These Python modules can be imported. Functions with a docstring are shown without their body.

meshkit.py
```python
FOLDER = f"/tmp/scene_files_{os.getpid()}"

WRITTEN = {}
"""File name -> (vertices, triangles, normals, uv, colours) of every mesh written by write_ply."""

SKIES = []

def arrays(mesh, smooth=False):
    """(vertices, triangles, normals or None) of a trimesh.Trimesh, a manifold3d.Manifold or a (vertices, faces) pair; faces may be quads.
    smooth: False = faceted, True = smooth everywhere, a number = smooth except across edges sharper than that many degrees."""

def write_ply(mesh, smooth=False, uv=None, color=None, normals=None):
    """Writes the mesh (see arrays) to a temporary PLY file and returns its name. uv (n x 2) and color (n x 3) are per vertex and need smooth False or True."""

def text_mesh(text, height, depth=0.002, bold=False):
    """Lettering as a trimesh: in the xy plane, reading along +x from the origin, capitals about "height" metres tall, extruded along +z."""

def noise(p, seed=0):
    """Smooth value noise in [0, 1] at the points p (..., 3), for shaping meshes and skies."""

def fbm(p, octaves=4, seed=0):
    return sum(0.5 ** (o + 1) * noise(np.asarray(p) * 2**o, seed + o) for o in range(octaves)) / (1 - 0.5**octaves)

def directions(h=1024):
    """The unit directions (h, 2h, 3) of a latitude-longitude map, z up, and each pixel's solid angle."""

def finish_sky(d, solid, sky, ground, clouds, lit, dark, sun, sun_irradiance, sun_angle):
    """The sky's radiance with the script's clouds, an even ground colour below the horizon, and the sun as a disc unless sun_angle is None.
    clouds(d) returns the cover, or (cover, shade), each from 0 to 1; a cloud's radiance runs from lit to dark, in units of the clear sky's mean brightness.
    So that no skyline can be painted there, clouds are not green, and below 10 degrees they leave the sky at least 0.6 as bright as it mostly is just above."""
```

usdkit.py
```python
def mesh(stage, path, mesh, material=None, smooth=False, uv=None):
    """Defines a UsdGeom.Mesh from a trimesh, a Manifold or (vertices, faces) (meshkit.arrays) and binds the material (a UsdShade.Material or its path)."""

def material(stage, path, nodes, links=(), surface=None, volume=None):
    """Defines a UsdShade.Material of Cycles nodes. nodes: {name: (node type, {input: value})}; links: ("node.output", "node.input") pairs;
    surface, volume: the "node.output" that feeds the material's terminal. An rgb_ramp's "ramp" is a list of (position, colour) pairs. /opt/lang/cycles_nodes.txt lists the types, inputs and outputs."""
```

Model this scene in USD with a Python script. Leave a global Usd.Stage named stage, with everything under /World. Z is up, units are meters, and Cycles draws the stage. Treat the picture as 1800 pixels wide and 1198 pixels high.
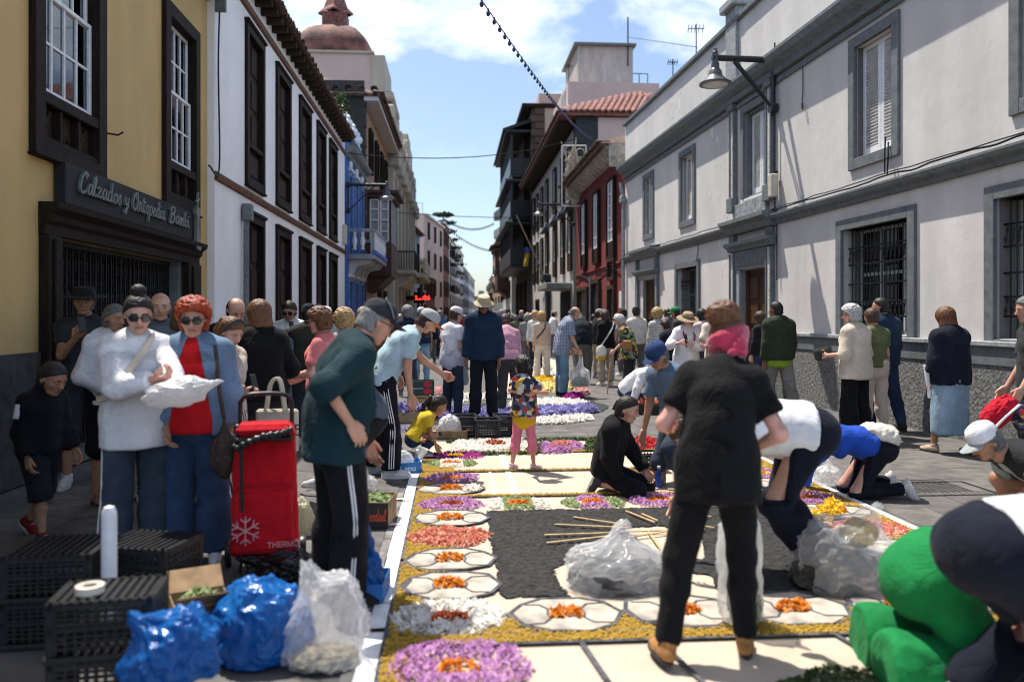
import math, random
import numpy as np, trimesh, shapely
from shapely.geometry import Polygon, LineString, box as sbox
from shapely.ops import unary_union
import usdkit, meshkit
from pxr import Usd, UsdGeom, UsdLux, UsdShade, Gf, Sdf, Vt

random.seed(7); np.random.seed(7)
stage = Usd.Stage.CreateInMemory()
UsdGeom.SetStageUpAxis(stage, UsdGeom.Tokens.z); UsdGeom.SetStageMetersPerUnit(stage, 1.0)
UsdGeom.Xform.Define(stage, '/World'); UsdGeom.Scope.Define(stage, '/World/Looks')

# ---------------------------------------------------------------- camera, sky, sun
EYE = 1.6
FPX = 1400.0                      # focal length in photograph pixels (1800 wide): 28 mm
YAW = math.atan(103 / FPX)        # camera turned a little right of the street's axis (+y)
cam = UsdGeom.Camera.Define(stage, '/World/Camera')
cam.CreateHorizontalApertureAttr(36.0); cam.CreateVerticalApertureAttr(36.0 * 681 / 1024)
cam.CreateFocalLengthAttr(28.0); cam.CreateVerticalApertureOffsetAttr(-0.86)
cam.CreateClippingRangeAttr(Gf.Vec2f(0.1, 3000)); cam.CreateFStopAttr(1.2); cam.CreateFocusDistanceAttr(9.5)
cam.CreateExposureAttr(0.72)
cam.AddTranslateOp().Set((0, 0, EYE)); cam.AddRotateXYZOp().Set((90, 0, -math.degrees(YAW)))
SUNV = np.array([-1.3, 1.75, 4.9]); SUNV = SUNV / np.linalg.norm(SUNV)
SUN_EL = math.asin(SUNV[2]); SUN_ROT = math.atan2(SUNV[0], SUNV[1])
sun = UsdLux.DistantLight.Define(stage, '/World/Sun')
sun.CreateIntensityAttr(1.25); sun.CreateAngleAttr(0.5); sun.CreateColorAttr((1.0, 0.95, 0.87)); sun.CreateNormalizeAttr(True)
_x = np.cross([0, 1, 0], SUNV); _x /= np.linalg.norm(_x); _y = np.cross(SUNV, _x)
sun.AddTransformOp().Set(Gf.Matrix4d(*_x, 0, *_y, 0, *SUNV, 0, 0, 0, 0, 1))
sky = UsdLux.DomeLight.Define(stage, '/World/sky')
M_sky = usdkit.material(stage, '/World/Looks/sky', {
    'tc': ('texture_coordinate', {}), 'sky': ('sky_texture', {'sky_type': 'single_scattering', 'sun_disc': False, 'sun_elevation': SUN_EL, 'sun_rotation': SUN_ROT, 'altitude': 500.0, 'air_density': 1.0, 'aerosol_density': 2.2, 'ozone_density': 2.0}),
    'map': ('mapping', {'scale': (1.0, 1.0, 2.6), 'location': (0.0, 0.9, 1.5)}), 'n': ('noise_texture', {'scale': 2.6, 'detail': 9.0, 'roughness': 0.58, 'distortion': 0.25}),
    'r': ('rgb_ramp', {'ramp': [(0.0, (0, 0, 0)), (0.5, (0, 0, 0)), (0.6, (0.35, 0.35, 0.35)), (0.74, (0.9, 0.9, 0.9)), (1.0, (1, 1, 1))]}),
    'sp': ('separate_xyz', {}), 'lo': ('map_range', {'range_type': 'smoothstep', 'from_min': .16, 'from_max': .30, 'to_min': 0.0, 'to_max': 1.0, 'clamp': True}), 'mu': ('math', {'math_type': 'multiply'}), 'mix': ('mix_color', {'b': (12.5, 12.6, 12.9), 'use_clamp': False}), 'bg': ('background_shader', {'strength': 0.115})},
    [('tc.generated', 'map.vector'), ('map.vector', 'n.vector'), ('n.fac', 'r.fac'), ('tc.generated', 'sp.vector'), ('sp.z', 'lo.value'), ('r.color', 'mu.value1'), ('lo.result', 'mu.value2'), ('mu.value', 'mix.fac'), ('sky.color', 'mix.a'), ('mix.result', 'bg.color')], surface='bg.background')
UsdShade.MaterialBindingAPI.Apply(sky.GetPrim()).Bind(M_sky)
sky.GetPrim().SetCustomDataByKey('kind', 'structure')

# ---------------------------------------------------------------- where a point seen in the photograph stands
CA, SA = math.cos(YAW), math.sin(YAW)
FWD, RGT, UP = np.array([SA, CA, 0.0]), np.array([CA, -SA, 0.0]), np.array([0, 0, 1.0])
C0 = np.array([0, 0, EYE])
def ray(px, py): return FWD + RGT * ((px - 900) / FPX) + UP * ((556 - py) / FPX)
def at(px, py, d): return C0 + ray(px, py) * d                 # a point d metres deep
def ground(px, py, z=0.0): return at(px, py, (EYE - z) * FPX / (py - 556))
def gd(py): return EYE * FPX / (py - 556)

# ---------------------------------------------------------------- prims, names, labels
_used = {}
def _name(parent, name):
    key = (parent, name); n = _used.get(key, 0); _used[key] = n + 1
    return name if n == 0 else '%s_%03d' % (name, n)
def tag(p, label=None, cat=None, group=None, kind=None):
    p = p.GetPrim() if hasattr(p, 'GetPrim') else p
    for k, v in (('label', label), ('category', cat), ('group', group), ('kind', kind)):
        if v: p.SetCustomDataByKey(k, v)
    return p
def thing(name, label=None, cat=None, loc=(0, 0, 0), rz=0.0, group=None, kind=None):
    x = UsdGeom.Xform.Define(stage, '/World/' + _name('/World', name))
    x.AddTranslateOp().Set(Gf.Vec3d(*map(float, loc)))
    if rz: x.AddRotateZOp().Set(math.degrees(rz))
    return tag(x, label, cat, group, kind)
def ppath(parent): return '/World' if parent is None else str(parent.GetPath())
def obj(name, mesh, mat, parent=None, smooth=False, label=None, cat=None, group=None, kind=None):
    base = ppath(parent)
    m = usdkit.mesh(stage, base + '/' + _name(base, name), mesh, mat, smooth)
    return tag(m, label, cat, group, kind)
def copy_of(src, name, loc, rz=0.0, label=None, group=None, scale=None):
    was = src.GetCustomData()
    x = UsdGeom.Xform.Define(stage, '/World/' + _name('/World', name))
    x.GetPrim().GetReferences().AddInternalReference(src.GetPath())
    x.ClearXformOpOrder()
    for a in list(x.GetPrim().GetAttributes()):
        pass
    x.AddTransformOp(opSuffix='place').Set(Gf.Matrix4d().SetScale(Gf.Vec3d(*(scale or (1, 1, 1)))) * Gf.Matrix4d().SetRotate(Gf.Rotation(Gf.Vec3d(0, 0, 1), math.degrees(rz))) * Gf.Matrix4d().SetTranslate(Gf.Vec3d(*map(float, loc))))
    x.GetPrim().SetInstanceable(True)
    return tag(x, label or was.get('label'), was.get('category'), group or was.get('group'))

# ---------------------------------------------------------------- meshes
def cat_(ms):
    ms = [m for m in ms if m is not None]
    v, f, n = [], [], 0
    for m in ms:
        a, b = (m.vertices, m.faces) if hasattr(m, 'faces') else m
        v.append(np.asarray(a, float)); f.append(np.asarray(b, int) + n); n += len(a)
    return np.vstack(v), np.vstack(f)
_BF = np.array([[0, 2, 1], [0, 3, 2], [4, 5, 6], [4, 6, 7], [0, 1, 5], [0, 5, 4], [1, 2, 6], [1, 6, 5], [2, 3, 7], [2, 7, 6], [3, 0, 4], [3, 4, 7]])
def bx(x0, x1, y0, y1, z0, z1):
    return np.array([[x0, y0, z0], [x1, y0, z0], [x1, y1, z0], [x0, y1, z0], [x0, y0, z1], [x1, y0, z1], [x1, y1, z1], [x0, y1, z1]], float), _BF.copy()
def cbx(x0, x1, y0, y1, z0, z1, c=0.01):
    """a box with chamfered edges (convex hull)"""
    c = min(c, .49 * (x1 - x0), .49 * (y1 - y0), .49 * (z1 - z0)); p = []
    for X, sx in ((x0, 1), (x1, -1)):
        for Y, sy in ((y0, 1), (y1, -1)):
            for Z, sz in ((z0, 1), (z1, -1)):
                p += [(X + sx * c, Y + sy * c, Z), (X + sx * c, Y, Z + sz * c), (X, Y + sy * c, Z + sz * c)]
    h = trimesh.convex.convex_hull(np.array(p))
    return np.array(h.vertices), np.array(h.faces)
def xf(m, R=None, t=(0, 0, 0), s=1.0):
    v, f = (m.vertices, m.faces) if hasattr(m, 'faces') else m
    v = np.asarray(v, float) * s
    if R is not None: v = v @ np.asarray(R, float).T
    v = v + np.asarray(t, float)
    if R is not None and np.linalg.det(R) * np.prod(np.broadcast_to(s, 3)) < 0: f = np.asarray(f)[:, ::-1]
    elif R is None and np.prod(np.broadcast_to(s, 3)) < 0: f = np.asarray(f)[:, ::-1]
    return v, np.asarray(f)
def rot(ax, deg): return trimesh.transformations.rotation_matrix(math.radians(deg), ax)[:3, :3]
def tube(pts, r, n=8, caps=True, closed=False):
    pts = np.asarray(pts, float); r = np.broadcast_to(np.asarray(r, float), (len(pts),))
    T = np.gradient(pts, axis=0)
    if closed: T = np.roll(pts, -1, 0) - np.roll(pts, 1, 0)
    T /= np.maximum(np.linalg.norm(T, axis=1, keepdims=True), 1e-9)
    up = np.array([0, 0, 1.0]) if abs(T[0][2]) < .9 else np.array([1.0, 0, 0])
    A = []; a = np.cross(T[0], up); a /= np.linalg.norm(a)
    for t in T:
        a = a - t * np.dot(a, t); a /= max(np.linalg.norm(a), 1e-9); A.append(a.copy())
    A = np.array(A); B = np.cross(T, A); th = np.linspace(0, 2 * np.pi, n, endpoint=False)
    V = pts[:, None] + r[:, None, None] * (np.cos(th)[None, :, None] * A[:, None] + np.sin(th)[None, :, None] * B[:, None])
    V = V.reshape(-1, 3); F = []; m = len(pts)
    for i in range(m if closed else m - 1):
        j = (i + 1) % m
        for k in range(n):
            l = (k + 1) % n
            F += [[i * n + k, i * n + l, j * n + l], [i * n + k, j * n + l, j * n + k]]
    if caps and not closed:
        for k in range(1, n - 1): F += [[0, k + 1, k], [(m - 1) * n, (m - 1) * n + k, (m - 1) * n + k + 1]]
    return V, np.array(F)
def lathe(prof, n=24, sx=1.0, sy=1.0, closed=False):
    """profile of (r, z) turned round z"""
    prof = np.asarray(prof, float); th = np.linspace(0, 2 * np.pi, n, endpoint=False); m = len(prof)
    V = np.stack([prof[:, 0][:, None] * np.cos(th) * sx, prof[:, 0][:, None] * np.sin(th) * sy, np.broadcast_to(prof[:, 1][:, None], (m, n))], -1).reshape(-1, 3)
    F = []
    for i in range(m if closed else m - 1):
        j = (i + 1) % m
        for k in range(n):
            l = (k + 1) % n
            F += [[i * n + k, i * n + l, j * n + l], [i * n + k, j * n + l, j * n + k]]
    return V, np.array(F)
def sheet(P, th=0.0):
    """grid of points (a x b x 3) as a surface; th > 0 gives it a back"""
    a, b, _ = P.shape; i = np.arange(a * b).reshape(a, b)
    q = np.stack([i[:-1, :-1], i[1:, :-1], i[1:, 1:], i[:-1, 1:]], -1).reshape(-1, 4)
    f = np.vstack([q[:, [0, 1, 2]], q[:, [0, 2, 3]]]); v = P.reshape(-1, 3)
    if th:
        m = trimesh.Trimesh(v, f, process=False); n = np.array(m.vertex_normals)
        rim = np.concatenate([i[:, 0], i[-1, 1:], i[::-1, -1][1:], i[0, ::-1][1:]]); k = a * b
        side = np.array([[rim[j], rim[j + 1], rim[j + 1] + k] for j in range(len(rim) - 1)] + [[rim[j], rim[j + 1] + k, rim[j] + k] for j in range(len(rim) - 1)])
        v, f = np.vstack([v, v - n * th]), np.vstack([f, f[:, ::-1] + k, side[:, ::-1]])
    return v, f
def prism(poly, h):
    gs = [g for g in getattr(poly, 'geoms', [poly]) if g.area > 1e-7]
    return cat_([trimesh.creation.extrude_polygon(g, h, engine='earcut') for g in gs])
def smoothpath(p, n=8):
    p = np.asarray(p, float); q = np.vstack([2 * p[0] - p[1], p, 2 * p[-1] - p[-2]]); out = []
    for i in range(1, len(q) - 2):
        for t in np.linspace(0, 1, n, endpoint=False):
            a, b, c, d = q[i - 1:i + 3]
            out.append(.5 * (2 * b + (c - a) * t + (2 * a - 5 * b + 4 * c - d) * t * t + (3 * b - a - 3 * c + d) * t ** 3))
    return np.array(out + [p[-1]])

# ---------------------------------------------------------------- materials
_mats = {}
def M(key, color, rough=0.6, var=0.12, scale=6.0, bump=0.0, bscale=60.0, metal=0.0, spec=0.4, color2=None, stretch=(1, 1, 1), sheen=0.0, detail=4.0, trans=0.0, coat=0.0):
    """a plain procedural material: the colour drifts by noise, a second noise gives relief"""
    k = 'm_' + key
    if k in _mats: return _mats[k]
    c = np.array(color, float); c2 = np.array(color2, float) if color2 is not None else np.clip(c * (1 - 2.2 * var), 0, 1)
    nodes = {'tc': ('texture_coordinate', {}), 'mp': ('mapping', {'scale': tuple(stretch)}), 'n': ('noise_texture', {'scale': scale, 'detail': detail, 'roughness': 0.6}),
             'r': ('rgb_ramp', {'ramp': [(0.3, tuple(c2)), (0.62, tuple(np.clip(c * (1 + .25 * var), 0, 1)))]}),
             'p': ('principled_bsdf', {'roughness': rough, 'metallic': metal, 'specular_ior_level': spec, 'sheen_weight': sheen, 'coat_weight': coat})}
    links = [('tc.object', 'mp.vector'), ('mp.vector', 'n.vector'), ('n.fac', 'r.fac'), ('r.color', 'p.base_color')]
    if bump:
        nodes['b'] = ('noise_texture', {'scale': bscale, 'detail': 5.0, 'roughness': 0.6}); nodes['bp'] = ('bump', {'strength': 1.0, 'distance': bump})
        links += [('mp.vector', 'b.vector'), ('b.fac', 'bp.height'), ('bp.normal', 'p.normal')]
    surf = 'p.BSDF'
    if trans:
        nodes['t'] = ('translucent_bsdf', {}); nodes['mx'] = ('mix_closure', {'fac': trans}); links += [('r.color', 't.color'), ('p.BSDF', 'mx.closure1'), ('t.BSDF', 'mx.closure2')]; surf = 'mx.closure'
    _mats[k] = usdkit.material(stage, '/World/Looks/' + k, nodes, links, surface=surf)
    return _mats[k]
def hexc(h):
    c = np.array([int(h[i:i + 2], 16) for i in (0, 2, 4)]) / 255.0
    return tuple(np.where(c < .04045, c / 12.92, ((c + .055) / 1.055) ** 2.4))
def glass(key, tint=(0.5, 0.55, 0.6), clear=0.55):
    k = 'm_' + key
    if k not in _mats:
        _mats[k] = usdkit.material(stage, '/World/Looks/' + k, {'t': ('transparent_bsdf', {'color': tint}), 'g': ('glossy_bsdf', {'color': (.9, .93, .95), 'roughness': 0.03}), 'f': ('fresnel', {'IOR': 1.7}), 'mx': ('mix_closure', {})},
            [('f.fac', 'mx.fac'), ('t.BSDF', 'mx.closure1'), ('g.BSDF', 'mx.closure2')], surface='mx.closure')
    return _mats[k]

# ---------------------------------------------------------------- implicit shapes, meshed with surface nets
class Field:
    def __init__(s, lo, hi, h):
        s.h = h; s.lo = np.asarray(lo, float); s.n = np.maximum(np.ceil((np.asarray(hi) - s.lo) / h).astype(int) + 1, 3)
        s.ax = [s.lo[i] + h * np.arange(s.n[i]) for i in range(3)]
        s.F = np.full(s.n, 1.0, np.float32)
    def win(s, lo, hi):
        a = np.clip(np.floor((np.asarray(lo) - s.lo) / s.h).astype(int), 0, s.n); b = np.clip(np.ceil((np.asarray(hi) - s.lo) / s.h).astype(int) + 1, 0, s.n)
        return None if (b - a).min() <= 0 else tuple(slice(i, j) for i, j in zip(a, b))
    def pts(s, w):
        return np.stack(np.meshgrid(*[s.ax[i][w[i]] for i in range(3)], indexing='ij'), -1).astype(np.float32)
    def put(s, d, w, k, sub=False):
        a = s.F[w]
        if sub: a = -a
        if k > 0:
            hh = np.maximum(k - np.abs(a - d), 0) / k; r = np.minimum(a, d) - hh * hh * k * .25
        else: r = np.minimum(a, d)
        s.F[w] = -r if sub else r
    def cone(s, p0, r0, p1, r1, k=.02, clip=(), sub=False, flat=None):
        """tapered capsule; flat = (axis, factor) squashes it along an axis"""
        p0, p1 = np.asarray(p0, float), np.asarray(p1, float); m = max(r0, r1) + k + 2 * s.h
        w = s.win(np.minimum(p0, p1) - m, np.maximum(p0, p1) + m)
        if w is None: return
        q = s.pts(w) - p0; d = p1 - p0; L2 = max(float(d @ d), 1e-9)
        t = np.clip(q @ d.astype(np.float32) / L2, 0, 1); e = q - t[..., None] * d.astype(np.float32)
        if flat is not None:
            ax = np.asarray(flat[0], float); ax = (ax / np.linalg.norm(ax)).astype(np.float32); c = e @ ax; e = e + (c * (1 / flat[1] - 1))[..., None] * ax
        D = np.sqrt((e * e).sum(-1)) - (r0 + (r1 - r0) * t)
        for (cp, cn) in clip: D = np.maximum(D, (q + (p0 - np.asarray(cp)).astype(np.float32)) @ np.asarray(cn, np.float32))
        s.put(D, w, k, sub)
    def ell(s, c, r, A=None, k=.02, clip=(), sub=False):
        """ellipsoid with semi-axes r along the columns of A"""
        c, r = np.asarray(c, float), np.asarray(r, float); m = r.max() + k + 2 * s.h; w = s.win(c - m, c + m)
        if w is None: return
        q = s.pts(w) - c.astype(np.float32); e = q if A is None else q @ np.asarray(A, np.float32)
        g = np.sqrt(((e / r.astype(np.float32)) ** 2).sum(-1)); g2 = np.sqrt(((e / (r * r).astype(np.float32)) ** 2).sum(-1))
        D = g * (g - 1) / np.maximum(g2, 1e-6)
        for (cp, cn) in clip: D = np.maximum(D, (q + (c - np.asarray(cp)).astype(np.float32)) @ np.asarray(cn, np.float32))
        s.put(D, w, k, sub)
    def seg(s, p0, e0, p1, e1, lat, k=.03, clip=()):
        """elliptic tapered segment: e = (half width along lat, half depth)"""
        p0, p1 = np.asarray(p0, float), np.asarray(p1, float); m = max(*e0, *e1) + k + 2 * s.h
        w = s.win(np.minimum(p0, p1) - m, np.maximum(p0, p1) + m)
        if w is None: return
        d = p1 - p0; L = max(np.linalg.norm(d), 1e-6); d = d / L; u = np.asarray(lat, float) - d * np.dot(lat, d); u /= np.linalg.norm(u); v = np.cross(d, u)
        q = s.pts(w) - p0.astype(np.float32); a = q @ d.astype(np.float32); t = np.clip(a / L, 0, 1)
        rx, ry = e0[0] + (e1[0] - e0[0]) * t, e0[1] + (e1[1] - e0[1]) * t; mn = np.minimum(rx, ry)
        g = np.sqrt((q @ u.astype(np.float32) / rx) ** 2 + (q @ v.astype(np.float32) / ry) ** 2 + ((a - t * L) / mn) ** 2)
        D = (g - 1) * mn
        for (cp, cn) in clip: D = np.maximum(D, (q + (p0 - np.asarray(cp)).astype(np.float32)) @ np.asarray(cn, np.float32))
        s.put(D, w, k)
    def cut(s, cp, cn, lo=None, hi=None):
        """removes what lies on the side cn of a plane"""
        w = s.win(lo if lo is not None else s.lo, hi if hi is not None else s.lo + s.h * s.n)
        if w is None: return
        D = (s.pts(w) - np.asarray(cp, np.float32)) @ np.asarray(cn, np.float32); s.F[w] = np.maximum(s.F[w], D)
    def mesh(s):
        F = s.F; F[0], F[-1], F[:, 0], F[:, -1], F[:, :, 0], F[:, :, -1] = 1, 1, 1, 1, 1, 1
        I = F < 0
        c = [I[a:F.shape[0] - 1 + a, b:F.shape[1] - 1 + b, e:F.shape[2] - 1 + e] for a in (0, 1) for b in (0, 1) for e in (0, 1)]
        cnt = np.zeros(c[0].shape, np.int8)
        for x in c: cnt += x
        cells = np.argwhere((cnt > 0) & (cnt < 8))
        if not len(cells): return np.zeros((0, 3)), np.zeros((0, 3), int)
        idx = np.full(cnt.shape, -1, np.int64); idx[tuple(cells.T)] = np.arange(len(cells))
        corner = np.array([(a, b, e) for a in (0, 1) for b in (0, 1) for e in (0, 1)])
        val = np.stack([F[tuple((cells + o).T)] for o in corner], 1)
        acc, num = np.zeros((len(cells), 3)), np.zeros(len(cells))
        for i in range(8):
            for j in range(i + 1, 8):
                if np.abs(corner[i] - corner[j]).sum() != 1: continue
                a, b = val[:, i], val[:, j]; x = (a < 0) != (b < 0); t = np.where(x, a / np.where(x, a - b, 1), 0)
                acc += x[:, None] * (corner[i] + t[:, None] * (corner[j] - corner[i])); num += x
        V = s.lo + s.h * (cells + acc / num[:, None]); faces = []
        for ax in range(3):
            sl0, sl1 = [slice(None)] * 3, [slice(None)] * 3; sl0[ax], sl1[ax] = slice(0, -1), slice(1, None)
            e = np.argwhere(I[tuple(sl0)] != I[tuple(sl1)]); u, v = (ax + 1) % 3, (ax + 2) % 3
            e = e[(e[:, u] > 0) & (e[:, v] > 0)]; o = np.eye(3, dtype=int)
            q = np.stack([idx[tuple((e - o[u] - o[v]).T)], idx[tuple((e - o[v]).T)], idx[tuple(e.T)], idx[tuple((e - o[u]).T)]], 1)
            inside = I[tuple(e.T)]; q[~inside] = q[~inside][:, ::-1]; faces.append(q)
        q = np.vstack(faces); q = q[(q >= 0).all(1)]
        return V, np.vstack([q[:, [0, 1, 2]], q[:, [0, 2, 3]]])
def normals(v, f):
    n = np.zeros_like(v); a = np.cross(v[f[:, 1]] - v[f[:, 0]], v[f[:, 2]] - v[f[:, 0]])
    for k in range(3): np.add.at(n, f[:, k], a)
    return n / np.maximum(np.linalg.norm(n, axis=1, keepdims=True), 1e-12)
def relief(m, amp, freq, seed=0, ridge=True, octaves=3):
    v, f = m
    if not len(v): return m
    x = meshkit.fbm(v * np.asarray(freq) + seed * 17.3, octaves, seed)
    d = (1 - np.abs(2 * x - 1) * 2.2) if ridge else 2 * x - 1
    return v + normals(v, f) * (d * amp)[:, None], f
# ================================================================ the street's structure
class T:
    """a thing: an Xform at its base; part() moves world points into it"""
    def __init__(s, name, label=None, cat=None, loc=(0, 0, 0), group=None, kind=None):
        s.loc = np.asarray(loc, float); s.x = thing(name, label, cat, loc, 0, group, kind)
    def part(s, name, mesh, mat, parent=None, smooth=False, label=None, kind=None):
        return obj(name, xf(mesh, None, -s.loc), mat, parent or s.x, smooth, label, kind=kind)
class Wall:
    def __init__(s, p, t, n=None):
        s.O = np.array([p[0], p[1], 0.0]); s.t = np.array([t[0], t[1], 0.0]); s.t /= np.linalg.norm(s.t)
        s.n = np.cross(s.t, UP); s.B = np.stack([s.t, UP, s.n], 1)
    def pt(s, a, z, o=0.0): return s.O + s.t * a + UP * z + s.n * o
    def sz(s, px, py):
        r = ray(px, py); d = np.dot(s.O - C0, s.n) / np.dot(r, s.n); p = C0 + r * d
        return float(np.dot(p - s.O, s.t)), float(p[2])
    def s(s, px): return s.sz(px, 556)[0]
    def z(s, px, py): return s.sz(px, py)[1]
    def m(s, mesh):
        v, f = (mesh.vertices, mesh.faces) if hasattr(mesh, 'faces') else mesh
        return np.asarray(v) @ s.B.T + s.O, f
    def box(s, a0, a1, z0, z1, o0, o1, c=0.0):
        a0, a1 = min(a0, a1), max(a0, a1); z0, z1 = min(z0, z1), max(z0, z1)
        return s.m(cbx(a0, a1, z0, z1, o0, o1, c) if c else bx(a0, a1, z0, z1, o0, o1))
    def panel(s, a0, a1, z0, z1, holes, th=0.4, o=0.0):
        p = sbox(min(a0, a1), z0, max(a0, a1), z1)
        for h in holes: p = p.difference(sbox(min(h[0], h[1]), h[2], max(h[0], h[1]), h[3]))
        return s.m(xf(prism(p, th), None, (0, 0, o - th)))
    def prof(s, a0, a1, P):
        """a moulding: polygon P of (o, z) run along the wall"""
        a0, a1 = min(a0, a1), max(a0, a1); m = prism(Polygon(P), a1 - a0)
        R = np.array([[0, 0, 1.0], [0, 1, 0], [1, 0, 0]])
        return s.m(xf(m, R, (a0, 0, 0)))
    def ring(s, a0, a1, z0, z1, w, o0, o1, wb=None, c=0.006):
        a0, a1 = min(a0, a1), max(a0, a1); wb = w if wb is None else wb
        ms = [s.box(a0, a0 + w, z0, z1, o0, o1, c), s.box(a1 - w, a1, z0, z1, o0, o1, c), s.box(a0 + w, a1 - w, z1 - w, z1, o0, o1, c)]
        if wb: ms.append(s.box(a0 + w, a1 - w, z0, z0 + wb, o0, o1, c))
        return cat_(ms)

def plaster(key, col, stain, rough=0.85, bump=0.006, bscale=5.0, amount=0.5, base=None):
    """old render: broad tone drift, rain streaks, fine grit"""
    k = 'm_' + key
    if k in _mats: return _mats[k]
    nodes = {'tc': ('texture_coordinate', {}), 'm1': ('mapping', {'scale': (1.0, 1.0, .25)}), 'n1': ('noise_texture', {'scale': 1.6, 'detail': 8.0, 'roughness': 0.65}),
             'r1': ('rgb_ramp', {'ramp': [(.36, (0, 0, 0)), (.72, (1, 1, 1))]}), 'n2': ('noise_texture', {'scale': .5, 'detail': 6.0, 'roughness': .7}), 'r2': ('rgb_ramp', {'ramp': [(.35, tuple(np.array(col) * .86)), (.65, tuple(col))]}),
             'a': ('math', {'math_type': 'multiply', 'value2': amount}), 'mx': ('mix_color', {'b': tuple(stain)}), 'p': ('principled_bsdf', {'roughness': rough, 'specular_ior_level': .25}),
             'n3': ('noise_texture', {'scale': bscale, 'detail': 9.0, 'roughness': .62}), 'bp': ('bump', {'strength': 1.0, 'distance': bump})}
    links = [('tc.object', 'm1.vector'), ('m1.vector', 'n1.vector'), ('n1.fac', 'r1.fac'), ('tc.object', 'n2.vector'), ('n2.fac', 'r2.fac'), ('r1.color', 'a.value1'), ('a.value', 'mx.fac'), ('r2.color', 'mx.a'), ('mx.result', 'p.base_color'),
             ('tc.object', 'n3.vector'), ('n3.fac', 'bp.height'), ('bp.normal', 'p.normal')]
    _mats[k] = usdkit.material(stage, '/World/Looks/' + k, nodes, links, surface='p.BSDF'); return _mats[k]

WHITE = plaster('whitewash', (.88, .86, .83), (.68, .66, .64), amount=.3)
GREYW = plaster('greywhite', (.64, .615, .585), (.40, .38, .36), amount=.5, bump=.007, bscale=3.0)
YELLOW = plaster('ochre', (.60, .41, .165), (.38, .27, .12), amount=.5)
TRIM = M('grey_trim', (.135, .15, .155), .7, .15, 8, bump=.003, bscale=40)
TRIML = M('light_trim', (.30, .31, .32), .7, .2, 14, bump=.004, bscale=30)
STONEC = M('rough_stone', (.62, .60, .56), .9, .3, 30, bump=.03, bscale=22, detail=8)
ROUGHD = M('rough_dado', (.19, .19, .185), .9, .3, 20, bump=.05, bscale=24, detail=5)
BROWN = M('dark_wood', (.020, .012, .008), .7, spec=.15, var=.3, scale=5, bump=.002, bscale=40, stretch=(6, 6, 1))
BROWN2 = M('worn_wood', (.05, .033, .022), .75, spec=.15, var=.35, scale=6, bump=.003, bscale=30, stretch=(8, 8, 1))
DOORW = M('door_wood', (.085, .036, .014), .5, .35, 5, bump=.002, bscale=30, stretch=(10, 10, 1))
WPAINT = M('white_paint', (.72, .72, .72), .45, .08, 20)
IRON = M('black_iron', (.012, .013, .014), .45, .2, 20, metal=.3)
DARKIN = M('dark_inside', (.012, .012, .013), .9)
GLASS = glass('window_glass')
CURT = M('curtain', (.42, .43, .44), .9, .3, 3, stretch=(14, 14, .6))
RUST = M('rust_string', (.16, .075, .045), .8, .3, 10)
TILE = M('roof_tile', (.13, .075, .05), .85, .45, 5, bump=.01, bscale=25)
TILER = M('red_tile', (.25, .09, .07), .8, .35, 4, bump=.01, bscale=25)
ZINC = M('zinc', (.16, .18, .18), .5, .2, 12)
BLACKP = M('black_paint', (.016, .017, .018), .4, .2, 8)
BOARD = M('sign_board', (.014, .013, .013), .8, .2, 4)
LETTER = M('sign_letter', (.15, .17, .145), .6, .1, 10)
CONC = plaster('concrete', (.30, .29, .27), (.2, .19, .18))

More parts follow.
